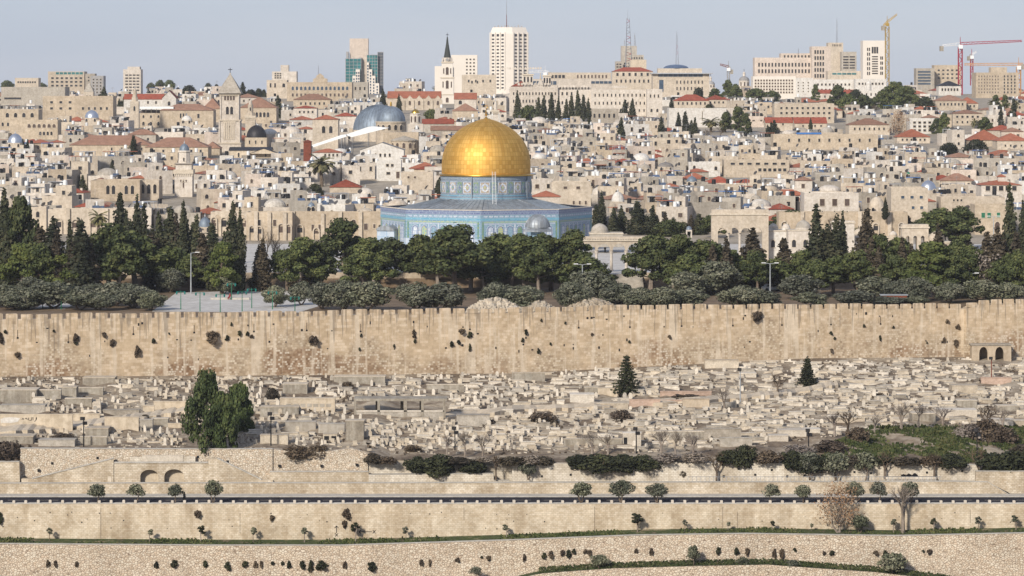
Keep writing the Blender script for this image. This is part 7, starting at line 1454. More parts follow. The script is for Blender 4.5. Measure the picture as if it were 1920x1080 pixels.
while d < 2420:
    px = -60+g.uniform(0, 30)
    while px < 1980:
        rightsuburb = px > 1250 and d > 1500
        wd = g.uniform(4.8, 11.5)*(1.3 if d > 1700 else 1); wpx = wd*F/d; dd = d+g.uniform(-9, 9); c = px+wpx/2
        rt = g.random(); kind = 'tile' if rt < (.42 if rightsuburb else .17) else 'dome' if rt < (.42 if rightsuburb else .27) and dd < 1500 else 'flat'
        h = g.uniform(3.4, 7.6) if kind == 'flat' else g.uniform(3.2, 5.8)
        if g.random() < .08: h += 2.5
        CAND.append((dd, c, wd, h, kind, g.uniform(-14, 22))); px += wpx*g.uniform(.92, 1.12)+(wpx*g.uniform(.3, 1.0) if rightsuburb and g.random() < .4 else 0)
    d += 19+(d-930)*.021
CAND.sort(); hor = np.full(1920, 446.0); hor[0:1920] = 446
cols = np.arange(1920); hor[(cols > 716) & (cols < 1108)] = 392; ins = (cols > 827) & (cols < 996); hor[ins] = np.minimum(hor[ins], 330-108*np.sqrt(np.clip(1-((cols[ins]-911.5)/84)**2, 0, 1)))
KEEP = []; res = sorted(RES, key=lambda q: q[4]); ri = 0; CITYT = list(RES)
for dd, c, wd, h, kind, yaw in CAND:
    while ri < len(res) and res[ri][4] < dd:
        L, Rr, T, B = res[ri][:4]; sl_ = slice(max(0, int(L)), max(0, min(1920, int(Rr)))); hor[sl_] = np.minimum(hor[sl_], T); ri += 1
    wpx = wd*F/dd; L, Rr = c-wpx/2, c+wpx/2
    if Rr < 4 or L > 1916: continue
    z = lerp(dd, CITY); top = H0+(CZ-z-h-1)*F/dd; ok = True; lim = 163+g.uniform(0, 6) if dd > 2000 else (172 if dd > 1900 else 0)
    for (l, r_, t_, b_, rd, dp) in CITYT:
        if r_ < L-1 or l > Rr+1: continue
        if rd-3 < dd+11 and dd < rd+dp+2: ok = False; break
        if rd >= dd: lim = max(lim, b_-3)
    if not ok: continue
    if kind == 'flat': lim += 0
    extra = (3.0 if kind == 'flat' else wd*.2)*F/dd
    if top-extra*.6 < lim: h -= (lim-top+extra*.6)*dd/F; top = lim+extra*.6
    if h < 2.4: continue
    sl_ = slice(max(0, int(L)), min(1920, int(Rr)+1)); vis = np.clip(hor[sl_]-top, 0, None).sum(); hor[sl_] = np.minimum(hor[sl_], top)
    if vis < 22: continue
    KEEP.append((vis, dd, c, wd, h, kind, yaw, top))
KEEP.sort(reverse=True); cnt = {'flat': 0, 'tile': 0, 'dome': 0}; LIM = {'flat': 296, 'tile': 200, 'dome': 100}; items = []; BIG = MB(); nbig = 0
WN = {'limestone_cream': 'cream', 'limestone_tan': 'tan', 'limestone_pale': 'pale', 'limestone_grey': 'grey', 'whitewash': 'whitewashed', 'limestone_pink': 'pinkish'}
for vis, dd, c, wd, h, kind, yaw, top in KEEP:
    wall = g.choice(['limestone_cream', 'limestone_cream', 'limestone_cream', 'limestone_tan', 'limestone_pale', 'limestone_pale', 'limestone_pale', 'limestone_grey', 'limestone_grey', 'whitewash', 'limestone_pink']); dep = g.uniform(7, 11)
    a, r, wins, cl = house(g, wd, h, dep, kind, wall); loc = (xpx(c, dd), dd, lerp(dd, CITY)); rz = R(yaw)
    if cnt[kind] < LIM[kind]:
        cnt[kind] += 1; t = thing({'flat': 'stone_house', 'tile': 'tiled_house', 'dome': 'domed_house'}[kind], loc, None, 'house', {'flat': 'flat-roofed houses of the old town', 'tile': 'tiled houses of the town', 'dome': 'domed houses of the old town'}[kind], rz)
        w_ = a.build('wall', t)
        if r.v: r.build('roof', t)
        if dd < 1950:
            for x, y, z, ww, hh, st in wins: link('window', window_mesh(ww, hh, st, 'dark_glass' if (x*7) % 1 < .7 else 'brown_glass'), t, (x, y, z))
            for nm, x, y, z in cl: link(CLM[nm].name.split('.')[0], CLM[nm], t, (x, y, z), ((x*3.7) % 1-.5)*.9)
        kinds = [q[0] for q in cl]; rf = {'tile': 'red-roofed' if r.m and 'brown' not in r.m[0] else 'brown-roofed', 'dome': 'domed', 'flat': 'flat-roofed'}[kind]
        ex = ''
        if dd < 1950:
            ex = next((e for k_, e in (('blue_awning', ' with blue awning'), ('red_awning', ' with red awning'), ('black_tank', ' with black tank'), ('roof_shed', ' with roof shed'), ('solar_boiler', ' with solar panel'), ('satellite_dish', ' with satellite dish'), ('water_tank', ' with white tank')) if k_ in kinds), '')
        items.append((t, c, (top+H0+(CZ-loc[2]-h+3)*F/dd)/2, f'{WN[wall]} {rf} house{ex}'))
    else:
        nbig += 1; merge(BIG, a, loc, rz); merge(BIG, r, loc, rz)
        cs, sn = math.cos(rz), math.sin(rz)
        for x, y, z, ww, hh, st in wins: merge(BIG, win_mb(ww, hh, st, 'dark_glass'), (loc[0]+x*cs-y*sn, loc[1]+x*sn+y*cs, loc[2]+z), rz)
        for nm, x, y, z in cl: merge(BIG, CL[nm], (loc[0]+x*cs-y*sn, loc[1]+x*sn+y*cs, loc[2]+z), rz+((x*3.7) % 1-.5)*.9)
label2d(items, 'houses')
if BIG.v: tag(BIG.build('distant_houses'), 'mass of further small stone houses filling the gaps of the old town', 'houses', None, 'stuff')
print('HOUSES', len(CAND), len(KEEP), cnt, nbig)
# ------------------------------------------------------------------ the cemetery on the slope
OCC = []    # photo rectangles taken by cemetery walls
def cwall(L, Rr, T, B, m, label, depth=1.2, name='cemetery_wall', cop=None, yaw=0, cat='wall'):
    p = hit((L+Rr)/2, B); k = p.y/F; t = thing(name, p, label, cat, None, R(yaw)); w2 = (Rr-L)*k/2; h = (B-T)*k; b = MB(); b.box(-w2, w2, 0, depth, -1, h, m); b.build('masonry', t)
    b = MB(); b.box(-w2-.06, w2+.06, -.06, depth+.06, h+.003, h+.14, cop or m); b.build('coping', t); OCC.append((L, Rr, T, B+1)); return t, k, w2, h
for q in (
 (155, 215, 709, 721, 'concrete', 'long grey concrete burial enclosure close under the city wall, left part', 4), (116, 143, 727, 743, 'concrete', 'taller grey concrete block with a white headstone before it', 3), (145, 193, 728, 739, 'concrete', 'low grey wall right of the taller concrete block', 1.2),
 (0, 68, 732, 757, 'concrete', 'large grey concrete vault at the far left edge of the cemetery', 5), (70, 114, 732, 744, 'concrete', 'grey wall linking the far left vault and the taller block', 1.2), (122, 172, 748, 759, 'concrete', 'broad grey wall below the taller concrete block', 1.5), (0, 84, 761, 775, 'tomb_grey', 'curved earth-topped grey terrace at the far left', 3),
 (0, 136, 778, 801, 'plaster_cream', 'smooth cream retaining wall with scrawled paint at the far left', .6), (137, 187, 777, 792, 'plaster_cream', 'cream stepped wall end beside the narrow stair', .6), (196, 260, 783, 803, 'plaster_cream', 'smooth cream retaining wall right of the narrow stair', .6), (193, 261, 770, 780, 'tomb_grey', 'low brown-topped grey wall above the cream path', 2), (288, 366, 754, 769, 'plaster_cream', 'clean cream wall on the path left of the pepper tree', .5), (268, 289, 762, 772, 'plaster_cream', 'short cream wall step left of the clean cream wall', .5),
 (284, 315, 786, 799, 'concrete', 'grey rounded tomb block below the path', 2), (262, 286, 788, 800, 'tomb_grey', 'grey tomb wall with a carved disc', 1.5), (315, 342, 795, 806, 'plaster_cream', 'pale wall end beside the pepper tree trunk', .8),
 (160, 203, 804, 820, 'concrete', 'flat-topped concrete vault right of the first floodlight', 4), (0, 62, 819, 834, 'concrete', 'cracked concrete vault over the far left retaining wall', 4), (72, 140, 826, 838, 'tomb_grey', 'grey slab terrace edge above the rubble wall', 3), (150, 200, 820, 836, 'concrete', 'grey panel wall behind the rubble wall', 1),
 (626, 722, 707, 720, 'concrete', 'long grey burial box with small headstones on its rim', 4), (530, 576, 721, 741, 'concrete', 'square grey concrete enclosure right of the pepper trees', 4), (800, 870, 722, 731, 'concrete', 'thin grey concrete wall in the middle of the graves', 1), (850, 922, 769, 777, 'marble_white', 'long whitewashed low wall right of the open frame', .8), (925, 962, 769, 776, 'marble_white', 'short whitewashed wall following the longer one', .8), (856, 918, 780, 800, 'tomb_grey', 'stepped grey platform right of the open frame', 3),
 (488, 560, 764, 776, 'concrete', 'long grey concrete vault below the row of niches', 3), (535, 592, 792, 812, 'limestone_grey', 'crumbling tomb front with a dark round hole', 2), (597, 646, 796, 812, 'limestone_grey', 'crumbling grey tomb box right of the holed front', 2), (648, 682, 790, 830, 'concrete', 'tall grey concrete tomb wall with stepped edge', 3), (488, 540, 817, 832, 'tomb_cream', 'cream tomb terrace on the left of the twin dark openings', 2),
 (960, 1022, 700, 712, 'concrete', 'long grey slab wall under the middle of the city wall', 1.5), (1069, 1114, 741, 757, 'marble_white', 'bright white square burial enclosure left of the tall conifer', 4), (1044, 1058, 752, 762, 'marble_white', 'small white block beside the white enclosure', 1.5), (1096, 1121, 727, 740, 'concrete', 'grey block behind the white enclosure', 2), (1121, 1160, 729, 744, 'plaster_cream', 'cream wall touching the foot of the tall conifer', 1.5),
 (960, 1056, 762, 768, 'plaster_cream', 'long thin path parapet, first stretch', .5), (1115, 1178, 757, 766, 'tomb_cream', 'stone-faced path parapet, second stretch', .5), (1180, 1238, 750, 762, 'terracotta_pink', 'pinkish path parapet under the tall conifer', .5), (1240, 1280, 751, 758, 'terracotta_pink', 'short pinkish parapet after the longer pinkish one', .5), (1238, 1334, 735, 747, 'terracotta_pink', 'long pinkish terrace wall with scrub before it', 1), (1280, 1330, 749, 764, 'limestone_tan', 'rubble-built terrace wall below the pinkish wall', 1.2),
 (1840, 1897, 709, 722, 'terracotta_pink', 'salmon-pink terrace wall below the arched tomb', 1.5), (1322, 1385, 677, 690, 'tomb_cream', 'long pale enclosure close under the city wall, right part', 3), (1387, 1418, 701, 711, 'marble_white', 'white box enclosure beside the grey post', 3), (1350, 1410, 822, 838, 'tomb_grey', 'weathered slab wall over the scrub, right of the white gate', 1), (1232, 1320, 810, 824, 'concrete', 'long stained concrete wall right of the white gate', 1.5), (1057, 1166, 824, 834, 'concrete', 'long grey concrete wall left of the white gate', 1), (1320, 1390, 805, 820, 'tomb_grey', 'grey terrace wall stepping up from the stained wall', 1.2),
 (1460, 1512, 808, 818, 'marble_white', 'white platform tomb above the green slope', 3), (1500, 1538, 806, 816, 'marble_white', 'second white platform tomb above the green slope', 3), (1442, 1478, 818, 829, 'marble_white', 'lowest white platform tomb before the scrub', 3), (1556, 1622, 784, 796, 'tomb_cream', 'pale low wall terrace above the green slope', 2), (1710, 1754, 776, 790, 'concrete', 'square grey vault with light slab top, lower right', 4), (1760, 1832, 770, 782, 'marble_white', 'long white vault beside the square grey vault', 4), (1795, 1832, 752, 764, 'concrete', 'higher grey vault at the lower right', 3), (1870, 1910, 762, 776, 'concrete', 'grey vault near the right frame edge', 3), (1855, 1900, 788, 797, 'marble_white', 'white slab tomb by the scrub at the right edge', 3), (1900, 1925, 790, 802, 'tomb_cream', 'cream tomb cut by the right frame edge', 3), (1785, 1833, 724, 738, 'tomb_cream', 'large cream double tomb in the right part', 4), (1575, 1640, 714, 722, 'tomb_cream', 'long cream slab wall right of the small conifer', 2)):
    L, Rr, T, B, m, lb, dep = q; cwall(L, Rr, T, B, m, lb, dep, cop='tomb_cream' if m == 'concrete' else None)
t, k, w2, h = cwall(525, 628, 748, 766, 'plaster_cream', 'cream burial wall with a row of seven square niches', 2)
b = MB(); b.box(-.42, .42, -.05, .1, 0, .55, 'limestone_grey'); b.box(-.5, .5, -.08, .1, .55, .62, 'trim_stone'); me = b.mesh('niche')
for px in (541, 555, 568, 580, 592, 604, 616): link('niche', me, t, ((px-576.5)*k, 0, (766-763)*k))
def open_frame():
    p = hit(750, 783); k = p.y/F; t = thing('concrete_frame', p, 'unfinished open concrete frame with four bays and a slab roof', 'shelter'); X = lambda px: (px-750)*k; Z = lambda py: (783-py)*k
    b = MB(); b.box(X(663), X(838), 0, 5, Z(752), Z(747.5), 'concrete'); b.build('slab', t)
    for px, w_ in ((666, 4), (710, 5), (760, 6), (792, 5), (833, 5)): b = MB(); b.box(X(px)-w_*k/2, X(px)+w_*k/2, 0, .5, -.5, Z(752), 'concrete'); b.build('post', t)
    for px in (705, 752, 788): b = MB(); b.box(X(px)-.25, X(px)+.25, 4.4, 4.9, -.5, Z(752), 'concrete'); b.build('post', t)
    b = MB(); b.box(X(666), X(835), .1, .45, -.5, Z(772), 'tomb_grey'); b.box(X(668), X(833), 0, .5, Z(772), Z(769.5), 'marble_white'); b.build('parapet', t); OCC.append((662, 840, 747, 785))
open_frame()
def twin_openings():
    t, k, w2, h = cwall(606, 632, 815, 826, 'tomb_cream', 'low cream tomb with two black square openings', 2); b = MB(); b.box(-.4, .4, -.04, .1, .1, .75, 'iron_black'); me = b.mesh('opening')
    for x in (-.6, .6): link('opening', me, t, (x, 0, 0))
    t, k, w2, h = cwall(1168, 1202, 813, 836, 'marble_white', 'whitewashed gate-like tomb with dark doorway behind a lamp pole', 2); b = MB(); b.box(-.3, .3, -.05, .1, 0, 1.1, 'iron_black'); link('doorway', b.mesh('doorway'), t, (-1.1, 0, .3))
twin_openings()
def arched_tomb():
    p = hit(1858, 679, 600, 700); p.y = yw(p.x)-6; k = p.y/F; t = thing('arched_tomb', p, 'tan stone tomb hall with two dark pointed arches against the city wall', 'tomb'); X = lambda px: (px-1858)*k; Z = lambda py: (679-py)*k; b = MB()
    b.arcade(X(1826), X(1900), 0, .9, -.8, Z(665), Z(650), 2, 14*k, 'limestone_tan', .55); b.box(X(1826), X(1900), .9, 4, Z(651), Z(650), 'limestone_tan'); b.box(X(1826), X(1826)+.5, .9, 4, -.8, Z(651), 'limestone_tan'); b.box(X(1900)-.5, X(1900), .9, 4, -.8, Z(651), 'limestone_tan'); b.box(X(1826), X(1900), 4, 4.5, -.8, Z(650), 'limestone_tan'); b.build('wall', t)
    b = MB(); b.box(X(1824), X(1902), -.2, 4.6, Z(650)+.003, Z(648), 'tomb_grey'); b.build('roof', t); OCC.append((1822, 1904, 646, 681))
arched_tomb()
# the pale paths between the graves
def cpath(name, pts, wd):
    P = []
    for (xa, ya), (xb, yb) in zip(pts, pts[1:]):
        for i in range(12): P.append(hit(xa+(xb-xa)*i/12, ya+(yb-ya)*i/12))
    P.append(hit(*pts[-1])); A = [(p.x, p.y-wd/2, gz(p.x, p.y)+.35) for p in P]; B_ = [(p.x, p.y+wd/2, gz(p.x, p.y)+.75) for p in P]; n = len(P)
    b = MB(); b.add([(x, y, z-1.5) for x, y, z in A]+A+B_, [(i+k*n, i+1+k*n, i+1+(k+1)*n, i+(k+1)*n) for k in (0, 1) for i in range(n-1)], 'plaster_cream'); struct(b.build(name))
cpath('path', [(-30, 812), (100, 806), (195, 795), (290, 782), (372, 766), (470, 758)], 6.5); cpath('path', [(830, 787), (960, 771), (1100, 766), (1270, 756), (1400, 748), (1500, 737), (1570, 724)], 4.0)
def stair():
    p = hit(184, 779); t = thing('stair', p, 'narrow pale stair climbing from the cream path', 'stair'); b = MB()
    for i in range(14): b.box(-.9-.12*i, .5-.12*i, i*.9, i*.9+.95, -.8, .12*i+.15, 'tomb_cream')
    b.build('steps', t)
stair()
# graves: shared meshes of several shapes in weathered stones
def grave_protos():
    G = {}
    for mi, m in enumerate(('marble_white', 'tomb_cream', 'tomb_grey', 'marble_white', 'tomb_cream')):
        l_, w_, h_ = ((2.7, 1.1, .5), (3.1, 1.15, .42), (2.4, 1.0, .58), (3.0, 1.25, .36), (2.1, .95, .5))[mi]
        a = MB(); a.box(-l_/2, l_/2, 0, w_, -.6, h_*.45, m if mi != 1 else 'tomb_grey'); a.box(-l_/2+.18, l_/2-.18, .15, w_-.15, h_*.45, h_, m); c = MB(); c.box(-l_/2+.1, l_/2-.1, .06, w_-.06, h_+.002, h_+.1, m if mi != 3 else 'tomb_cream')
        s = MB(); s.slab([(-.3, 0), (.3, 0), (.3, .55), (.16, .75), (-.16, .75), (-.3, .55)], 0, .14, 'marble_white' if mi < 3 else m); G['box', mi] = (a.mesh('base'), c.mesh('lid'), s.mesh('headstone'), l_, h_)
    for mi, (m, w_, h, kind) in enumerate((('marble_white', .55, .95, 0), ('tomb_cream', .5, .8, 1), ('tomb_grey', .6, .9, 0), ('marble_white', .45, 1.15, 1), ('tomb_cream', .7, .7, 2))):
        a = MB()
        if kind == 0: a.slab([(-w_/2, -.2), (w_/2, -.2), (w_/2, h*.7), (w_*.3, h*.9), (0, h), (-w_*.3, h*.9), (-w_/2, h*.7)], 0, .18, m)
        elif kind == 1: a.slab([(-w_/2, -.2), (w_/2, -.2), (w_*.42, h*.8), (0, h), (-w_*.42, h*.8)], 0, .2, m)
        else: a.box(-w_/2, w_/2, 0, .3, -.2, h, m)
        q = MB(); q.box(-w_*.8, w_*.8, -.15, .7, -.5, .16, m); G['up', mi] = (a.mesh('stone'), q.mesh('plinth'))
    for mi, m in enumerate(('tomb_cream', 'marble_white', 'tomb_grey')):
        a = MB(); a.box(-1.2, 1.2, 0, .95, -.6, .32, m); c = MB(); c.box(-.25, .25, .3, .55, .32, .62, m); G['slab', mi] = (a.mesh('slab'), c.mesh('headstone'))
    return G
GP = grave_protos(); g = random.Random(77); GR = []; STUFF = MB()
def taken(px, py):
    return any(l-2 < px < r_+2 and t_-1 < py < b_+3 for l, r_, t_, b_ in OCC) or (350 < px < 440 and py > 800)
PATHS = ([(-30, 812), (100, 806), (195, 795), (290, 782), (372, 766), (470, 758)], [(830, 787), (960, 771), (1100, 766), (1270, 756), (1400, 748), (1500, 737), (1570, 724)])
def topy(px): return lerp(px, [(0, 712), (480, 709), (960, 704), (1200, 692), (1500, 677), (1920, 674)])
def boty(px): return lerp(px, [(0, 834), (690, 838), (720, 846), (960, 846), (1300, 842), (1440, 832), (1540, 815), (1640, 800), (1760, 792), (1920, 806)])
py = 676.0; row = 0
while py < 850:
    px = -20+g.uniform(0, 12)
    while px < 1940:
        right = lerp(px, [(0, .15), (500, .25), (900, .35), (1100, .62), (1350, .85), (1920, .92)])
        isbox = g.random() < right; wpx = g.uniform(20, 34) if isbox else g.uniform(7, 13)
        yy = py+g.uniform(-2, 2)
        if topy(px) < yy < boty(px) and not taken(px, yy) and not any(p[0][0] < px < p[-1][0] and abs(yy-lerp(px, p)) < 6.5 for p in PATHS):
            den = lerp(px, [(0, .42), (300, .5), (520, .8), (900, .85), (1920, .9)])
            if g.random() < den: GR.append((px, yy, 'box' if isbox and g.random() < .62 else 'slab' if isbox or g.random() < .12 else 'up', wpx))
        px += wpx*(1.0 if isbox else 1.15)+g.uniform(0, 4)
    row += 1; py += 4.2
GR.sort(key=lambda q: -q[1]); cnt = {'box': 0, 'slab': 0, 'up': 0}; items = []; extra = 0
GL = [(30, 745, 'far left vault'), (130, 735, 'tall concrete block'), (60, 790, 'scrawled cream wall'), (185, 765, 'narrow stair'), (180, 806, 'flat-topped vault'), (320, 762, 'clean cream wall'), (393, 770, 'tall pepper tree'), (448, 765, 'rounded pepper tree'), (553, 731, 'square grey enclosure'), (576, 757, 'niche wall'), (674, 714, 'rimmed burial box'), (750, 765, 'open concrete frame'), (618, 820, 'twin dark openings'), (665, 810, 'stepped tomb wall'), (887, 775, 'long whitewashed wall'), (900, 790, 'grey platform'), (990, 706, 'long slab wall'), (1091, 750, 'white enclosure'), (1175, 715, 'tall black conifer'), (1185, 825, 'white gate tomb'), (1286, 742, 'pink terrace wall'), (1276, 818, 'stained concrete wall'), (1353, 684, 'pale enclosure'), (1402, 706, 'white box enclosure'), (1458, 722, 'bare shrub tree'), (1514, 700, 'small conifer'), (1358, 745, 'half-bare tree'), (1485, 813, 'white platforms'), (1590, 790, 'pale low terrace'), (1732, 783, 'square grey vault'), (1796, 776, 'long white vault'), (1810, 731, 'cream double tomb'), (1868, 716, 'salmon wall'), (1858, 668, 'arched tomb'), (1608, 718, 'cream slab wall'), (890, 848, 'twin round bushes'), (560, 836, 'brown scrub patch')]
NAMES = {'box': ('box_tomb', 'tomb'), 'up': ('gravestone', 'gravestone'), 'slab': ('slab_grave', 'grave')}
for px, yy, kind, wpx in GR:
    p = hit(px, yy); p.z -= .04; mi = g.randrange({'box': 5, 'up': 5, 'slab': 3}[kind]); P = GP[kind, mi]; sc = g.uniform(.8, 1.15)
    rz = g.gauss(-.04, .06) if kind != 'up' else g.uniform(-.3, .3)
    if cnt[kind] < 298:
        cnt[kind] += 1; nm, cat = NAMES[kind]; t = thing(nm, p, None, cat, {'box': 'raised box tombs of the cemetery', 'up': 'upright gravestones of the cemetery', 'slab': 'low slab graves of the cemetery'}[kind], rz, (sc, sc, sc*g.uniform(.8, 1.2)))
        link(P[0].name.split('.')[0], P[0], t); lean = g.uniform(-.12, .12)
        if kind == 'box':
            link('lid', P[1], t)
            if g.random() < .6: link('headstone', P[2], t, (P[3]*g.choice([-.42, .42]), .3, P[4]+.1))
            tone = ('pale', 'grey-based cream', 'grey', 'low pale', 'short cream')[mi]; d_ = f'{tone} box tomb'
        elif kind == 'up':
            if g.random() < .7: link('plinth', P[1], t)
            t.rotation_euler[1] = lean; tone = ('pointed white', 'tapered cream', 'pointed grey', 'slender white', 'blocky cream')[mi]; d_ = f'{tone} gravestone'
        else:
            if g.random() < .5: link('headstone', P[1], t, (g.choice([-.9, .9]), .1, 0))
            d_ = ('cream', 'white', 'grey')[mi]+' slab grave'
        items.append((t, px, yy, d_))
    else:
        extra += 1; c_ = MB()
        for me in P[:2 if kind != 'up' else 1]:
            c_.v = [(v.co.x*sc, v.co.y*sc, v.co.z*sc) for v in me.vertices]; c_.f = [tuple(q.vertices) for q in me.polygons]; c_.m = [me.materials[q.material_index].name for q in me.polygons]; merge(STUFF, c_, p, rz)
LM_save = LM; LM = GL; label2d(items, 'graves'); LM = LM_save
if STUFF.v: tag(STUFF.build('more_graves'), 'countless further worn graves crowded up to the city wall', 'graves', None, 'stuff')
# broken stone strewn between the graves
RB = MB()
for i in range(5500):
    px = g.uniform(-20, 1940); yy = g.uniform(topy(px)-3, boty(px)+6)
    if taken(px, yy-2): continue
    p = hit(px, yy); s = g.uniform(.12, .42)*(1 if g.random() < .93 else 1.6); RB.rbox(p.x, p.y, p.z-.1, s*g.uniform(1, 2.2), s, s*g.uniform(.3, .7)+.1, g.gauss(0, .35), g.choice(['rubble_stone', 'rubble_stone', 'tomb_cream', 'tomb_grey', 'marble_white', 'limestone_grey']), g.uniform(-.12, .12))
tag(RB.build('cemetery_rubble'), 'broken pale stones strewn over the whole cemetery slope', 'rubble', None, 'stuff')
pts = []
for i in range(9000):
    px = g.uniform(-20, 1940); yy = g.uniform(topy(px), boty(px)+8)
    if taken(px, yy): continue
    if math.sin(px*.021)+math.sin(px*.05+yy*.11)+math.sin(yy*.23)+g.uniform(-1, 1) < .9: continue
    pts.append(tuple(hit(px, yy)))
P_ = np.array(pts); gq = np.random.default_rng(9); n = len(P_); a_ = gq.uniform(0, 6.28, n); u_ = np.stack([np.cos(a_), np.sin(a_), np.zeros(n)], 1)*.5; h_ = np.stack([gq.normal(0, .12, n), gq.normal(0, .12, n), gq.uniform(.15, .45, n)], 1)
o = link('dry_weeds', np_mesh('dry_weeds', np.stack([P_-u_*.5, P_+u_*.5, P_+u_*.4+h_, P_-u_*.4+h_], 1), 'twigs_brown')); tag(o, 'dry brown weeds between the graves', 'weeds', None, 'stuff')
# scrawled paint on the cream wall: a pale patch and a line of dark strokes
o = find('smooth cream retaining wall with scrawled paint at the far left'); k = o.location.y/F; b = MB()
def sp(px, py): return ((px-68)*k, (801-py)*k)
for p0, p1 in (((41, 787), (43, 784)), ((43, 784), (45, 787)), ((47, 785), (50, 784)), ((50, 784), (51, 787)), ((54, 783), (53, 788)), ((55, 788), (59, 788)), ((59, 788), (60, 782)), ((62, 788), (62, 782)), ((64, 790), (67, 789)), ((67, 789), (68, 782)), ((69, 783), (68, 787))): stroke(b, sp(*p0), sp(*p1), .09)
b.build('painted_scrawl', o); b = MB(); b.slab([sp(2, 793), sp(20, 793), sp(33, 791), sp(38, 784), sp(22, 782), sp(8, 783), sp(1, 786)], -.025, .03, 'whitewash'); b.build('white_paint', o)
# ------------------------------------------------------------------ street furniture and people
bb = MB(); bb.box(-.21, .21, -.21, .21, 0, .36, 'bollard_stone'); bb.add([(-.21, -.21, .36), (.21, -.21, .36), (.21, .21, .36), (-.21, .21, .36), (-.16, -.16, .43), (.16, -.16, .43), (.16, .16, .43), (-.16, .16, .43)], [(0, 1, 5, 4), (1, 2, 6, 5), (2, 3, 7, 6), (3, 0, 4, 7), (4, 5, 6, 7)], 'bollard_stone'); bm_ = bb.mesh('stone_bollard')
x = xpx(-20, 537.2)
i = 0
while x < xpx(1940, 537.2):
    px = 960+x*F/537.2; o = link('stone_bollard', bm_, None, (x, 537.25, ZROAD+.1), .1*math.sin(i*3.1), (1, 1, 1+.1*math.sin(i*5.3))); tag(o, 'square white stone bollard in the row along the road edge', 'bollard', 'white stone bollards along the road edge', 'thing'); x += 1.92*(1+.03*math.sin(i*2.7)); i += 1
fr = thing('railing', (xpx(1775, 548.9), 548.9, ZROAD), 'thin metal railing on the low wall above the road, right part', 'railing'); b = MB()
zr = zpy(904, 549.3)-ZROAD
for i in range(60): xx = xpx(1290+8*i, 549.6)-fr.location.x; b.box(xx-.03, xx+.03, .7, .76, zr, zr+.85, 'galvanised')
b.box(xpx(1290, 549.6)-fr.location.x, xpx(1765, 549.6)-fr.location.x, .7, .75, zr+.8, zr+.86, 'galvanised'); b.build('rails', fr)
def flood(px, top, base, label, mat='iron_black', heads=2, d=None):
    p = hit(px, base) if d is None else W(px, base, d); k = p.y/F; t = thing('floodlight_pole', p, label, 'floodlight'); h = (base-top)*k; b = MB(); b.tube((0, 0, -1), (0, 0, h), .13, .09, mat, 6); b.build('pole', t)
    hb = MB(); hb.box(-.32, .32, -.45, .05, -.2, .32, 'iron_black'); hb.box(-.26, .26, -.48, -.45, -.14, .26, 'dark_glass'); me = hb.mesh('lamp_head')
    for i in range(heads): link('lamp_head', me, t, (.15 if i else -.1, -.1, h-.1-i*.75), .4 if i else -.3)
for q in ((157, 784, 838, 'black floodlight pole with two lamps at the left of the cemetery'), (508, 775, 836, 'black floodlight pole right of the pepper trees'), (853, 802, 848, 'black floodlight pole in the middle over the round bushes'), (1193, 803, 850, 'black floodlight pole before the white gate tomb'), (1516, 806, 848, 'black floodlight pole beside the white platforms'), (1832, 806, 884, 'tall black floodlight pole on the green slope')): flood(*q)
flood(1859, 671, 722, 'rust-red lamp pole beside the arched tomb', 'rust_red', 1); flood(1388, 692, 756, 'slim grey lamp post by the white box enclosure', 'lamp_steel', 1)
def street_lamp(px, top, base, label, arms=2):
    d = max(F*(CZ-ZESP)/(base-H0), 0); p = W(px, base, d)
    if d < yw(p.x)+4: d = yw(p.x)+4; p = W(px, base, d); p.z = ZESP
    h = zpy(top, d)-ZESP; t = thing('street_lamp', p, label, 'street lamp'); b = MB(); b.tube((0, 0, 0), (0, 0, h), .16, .10, 'lamp_steel', 6); b.build('pole', t)
    for s in ((-1, 1) if arms == 2 else (1,)):
        b = MB(); b.tube((0, 0, h-.05), (s*1.35, 0, h+.12), .07, .06, 'lamp_steel', 4); b.box(s*1.35-.45, s*1.35+.45, -.16, .16, h+.05, h+.2, 'white_plastic'); b.build('lamp_head', t)
street_lamp(1092, 496, 562, 'double-armed grey street lamp left of the terrace steps'); street_lamp(1444, 494, 556, 'double-armed grey street lamp before the brownish cypress'); street_lamp(1819, 513, 560, 'double-armed grey street lamp right of the bushy bright pine'); street_lamp(358, 474, 551, 'plain white lamp post on the plaza below the minaret', 1); street_lamp(1863, 406, 470, 'double-armed lamp post among the rightmost trees')
def green_lamp(px, top, base, label):
    d = F*(CZ-ZESP)/(base-H0); p = W(px, base, d)
    if d < yw(p.x)+4: d = yw(p.x)+4; p = W(px, base, d); p.z = ZESP
    h = zpy(top, d)-ZESP; t = thing('lantern_post', p, label, 'lantern'); b = MB(); b.tube((0, 0, 0), (0, 0, h), .11, .06, 'green_paint', 6); b.build('post', t)
    for s in (-1, 1):
        b = MB(); b.tube((0, 0, h-.3), (s*.8, 0, h-.1), .04, .04, 'teal_paint', 4); b.lathe([(.05, h-.15), (.2, h-.3), (.16, h-.7), (.05, h-.75)], 6, 'teal_paint', s*.8, 0); b.build('lantern', t)
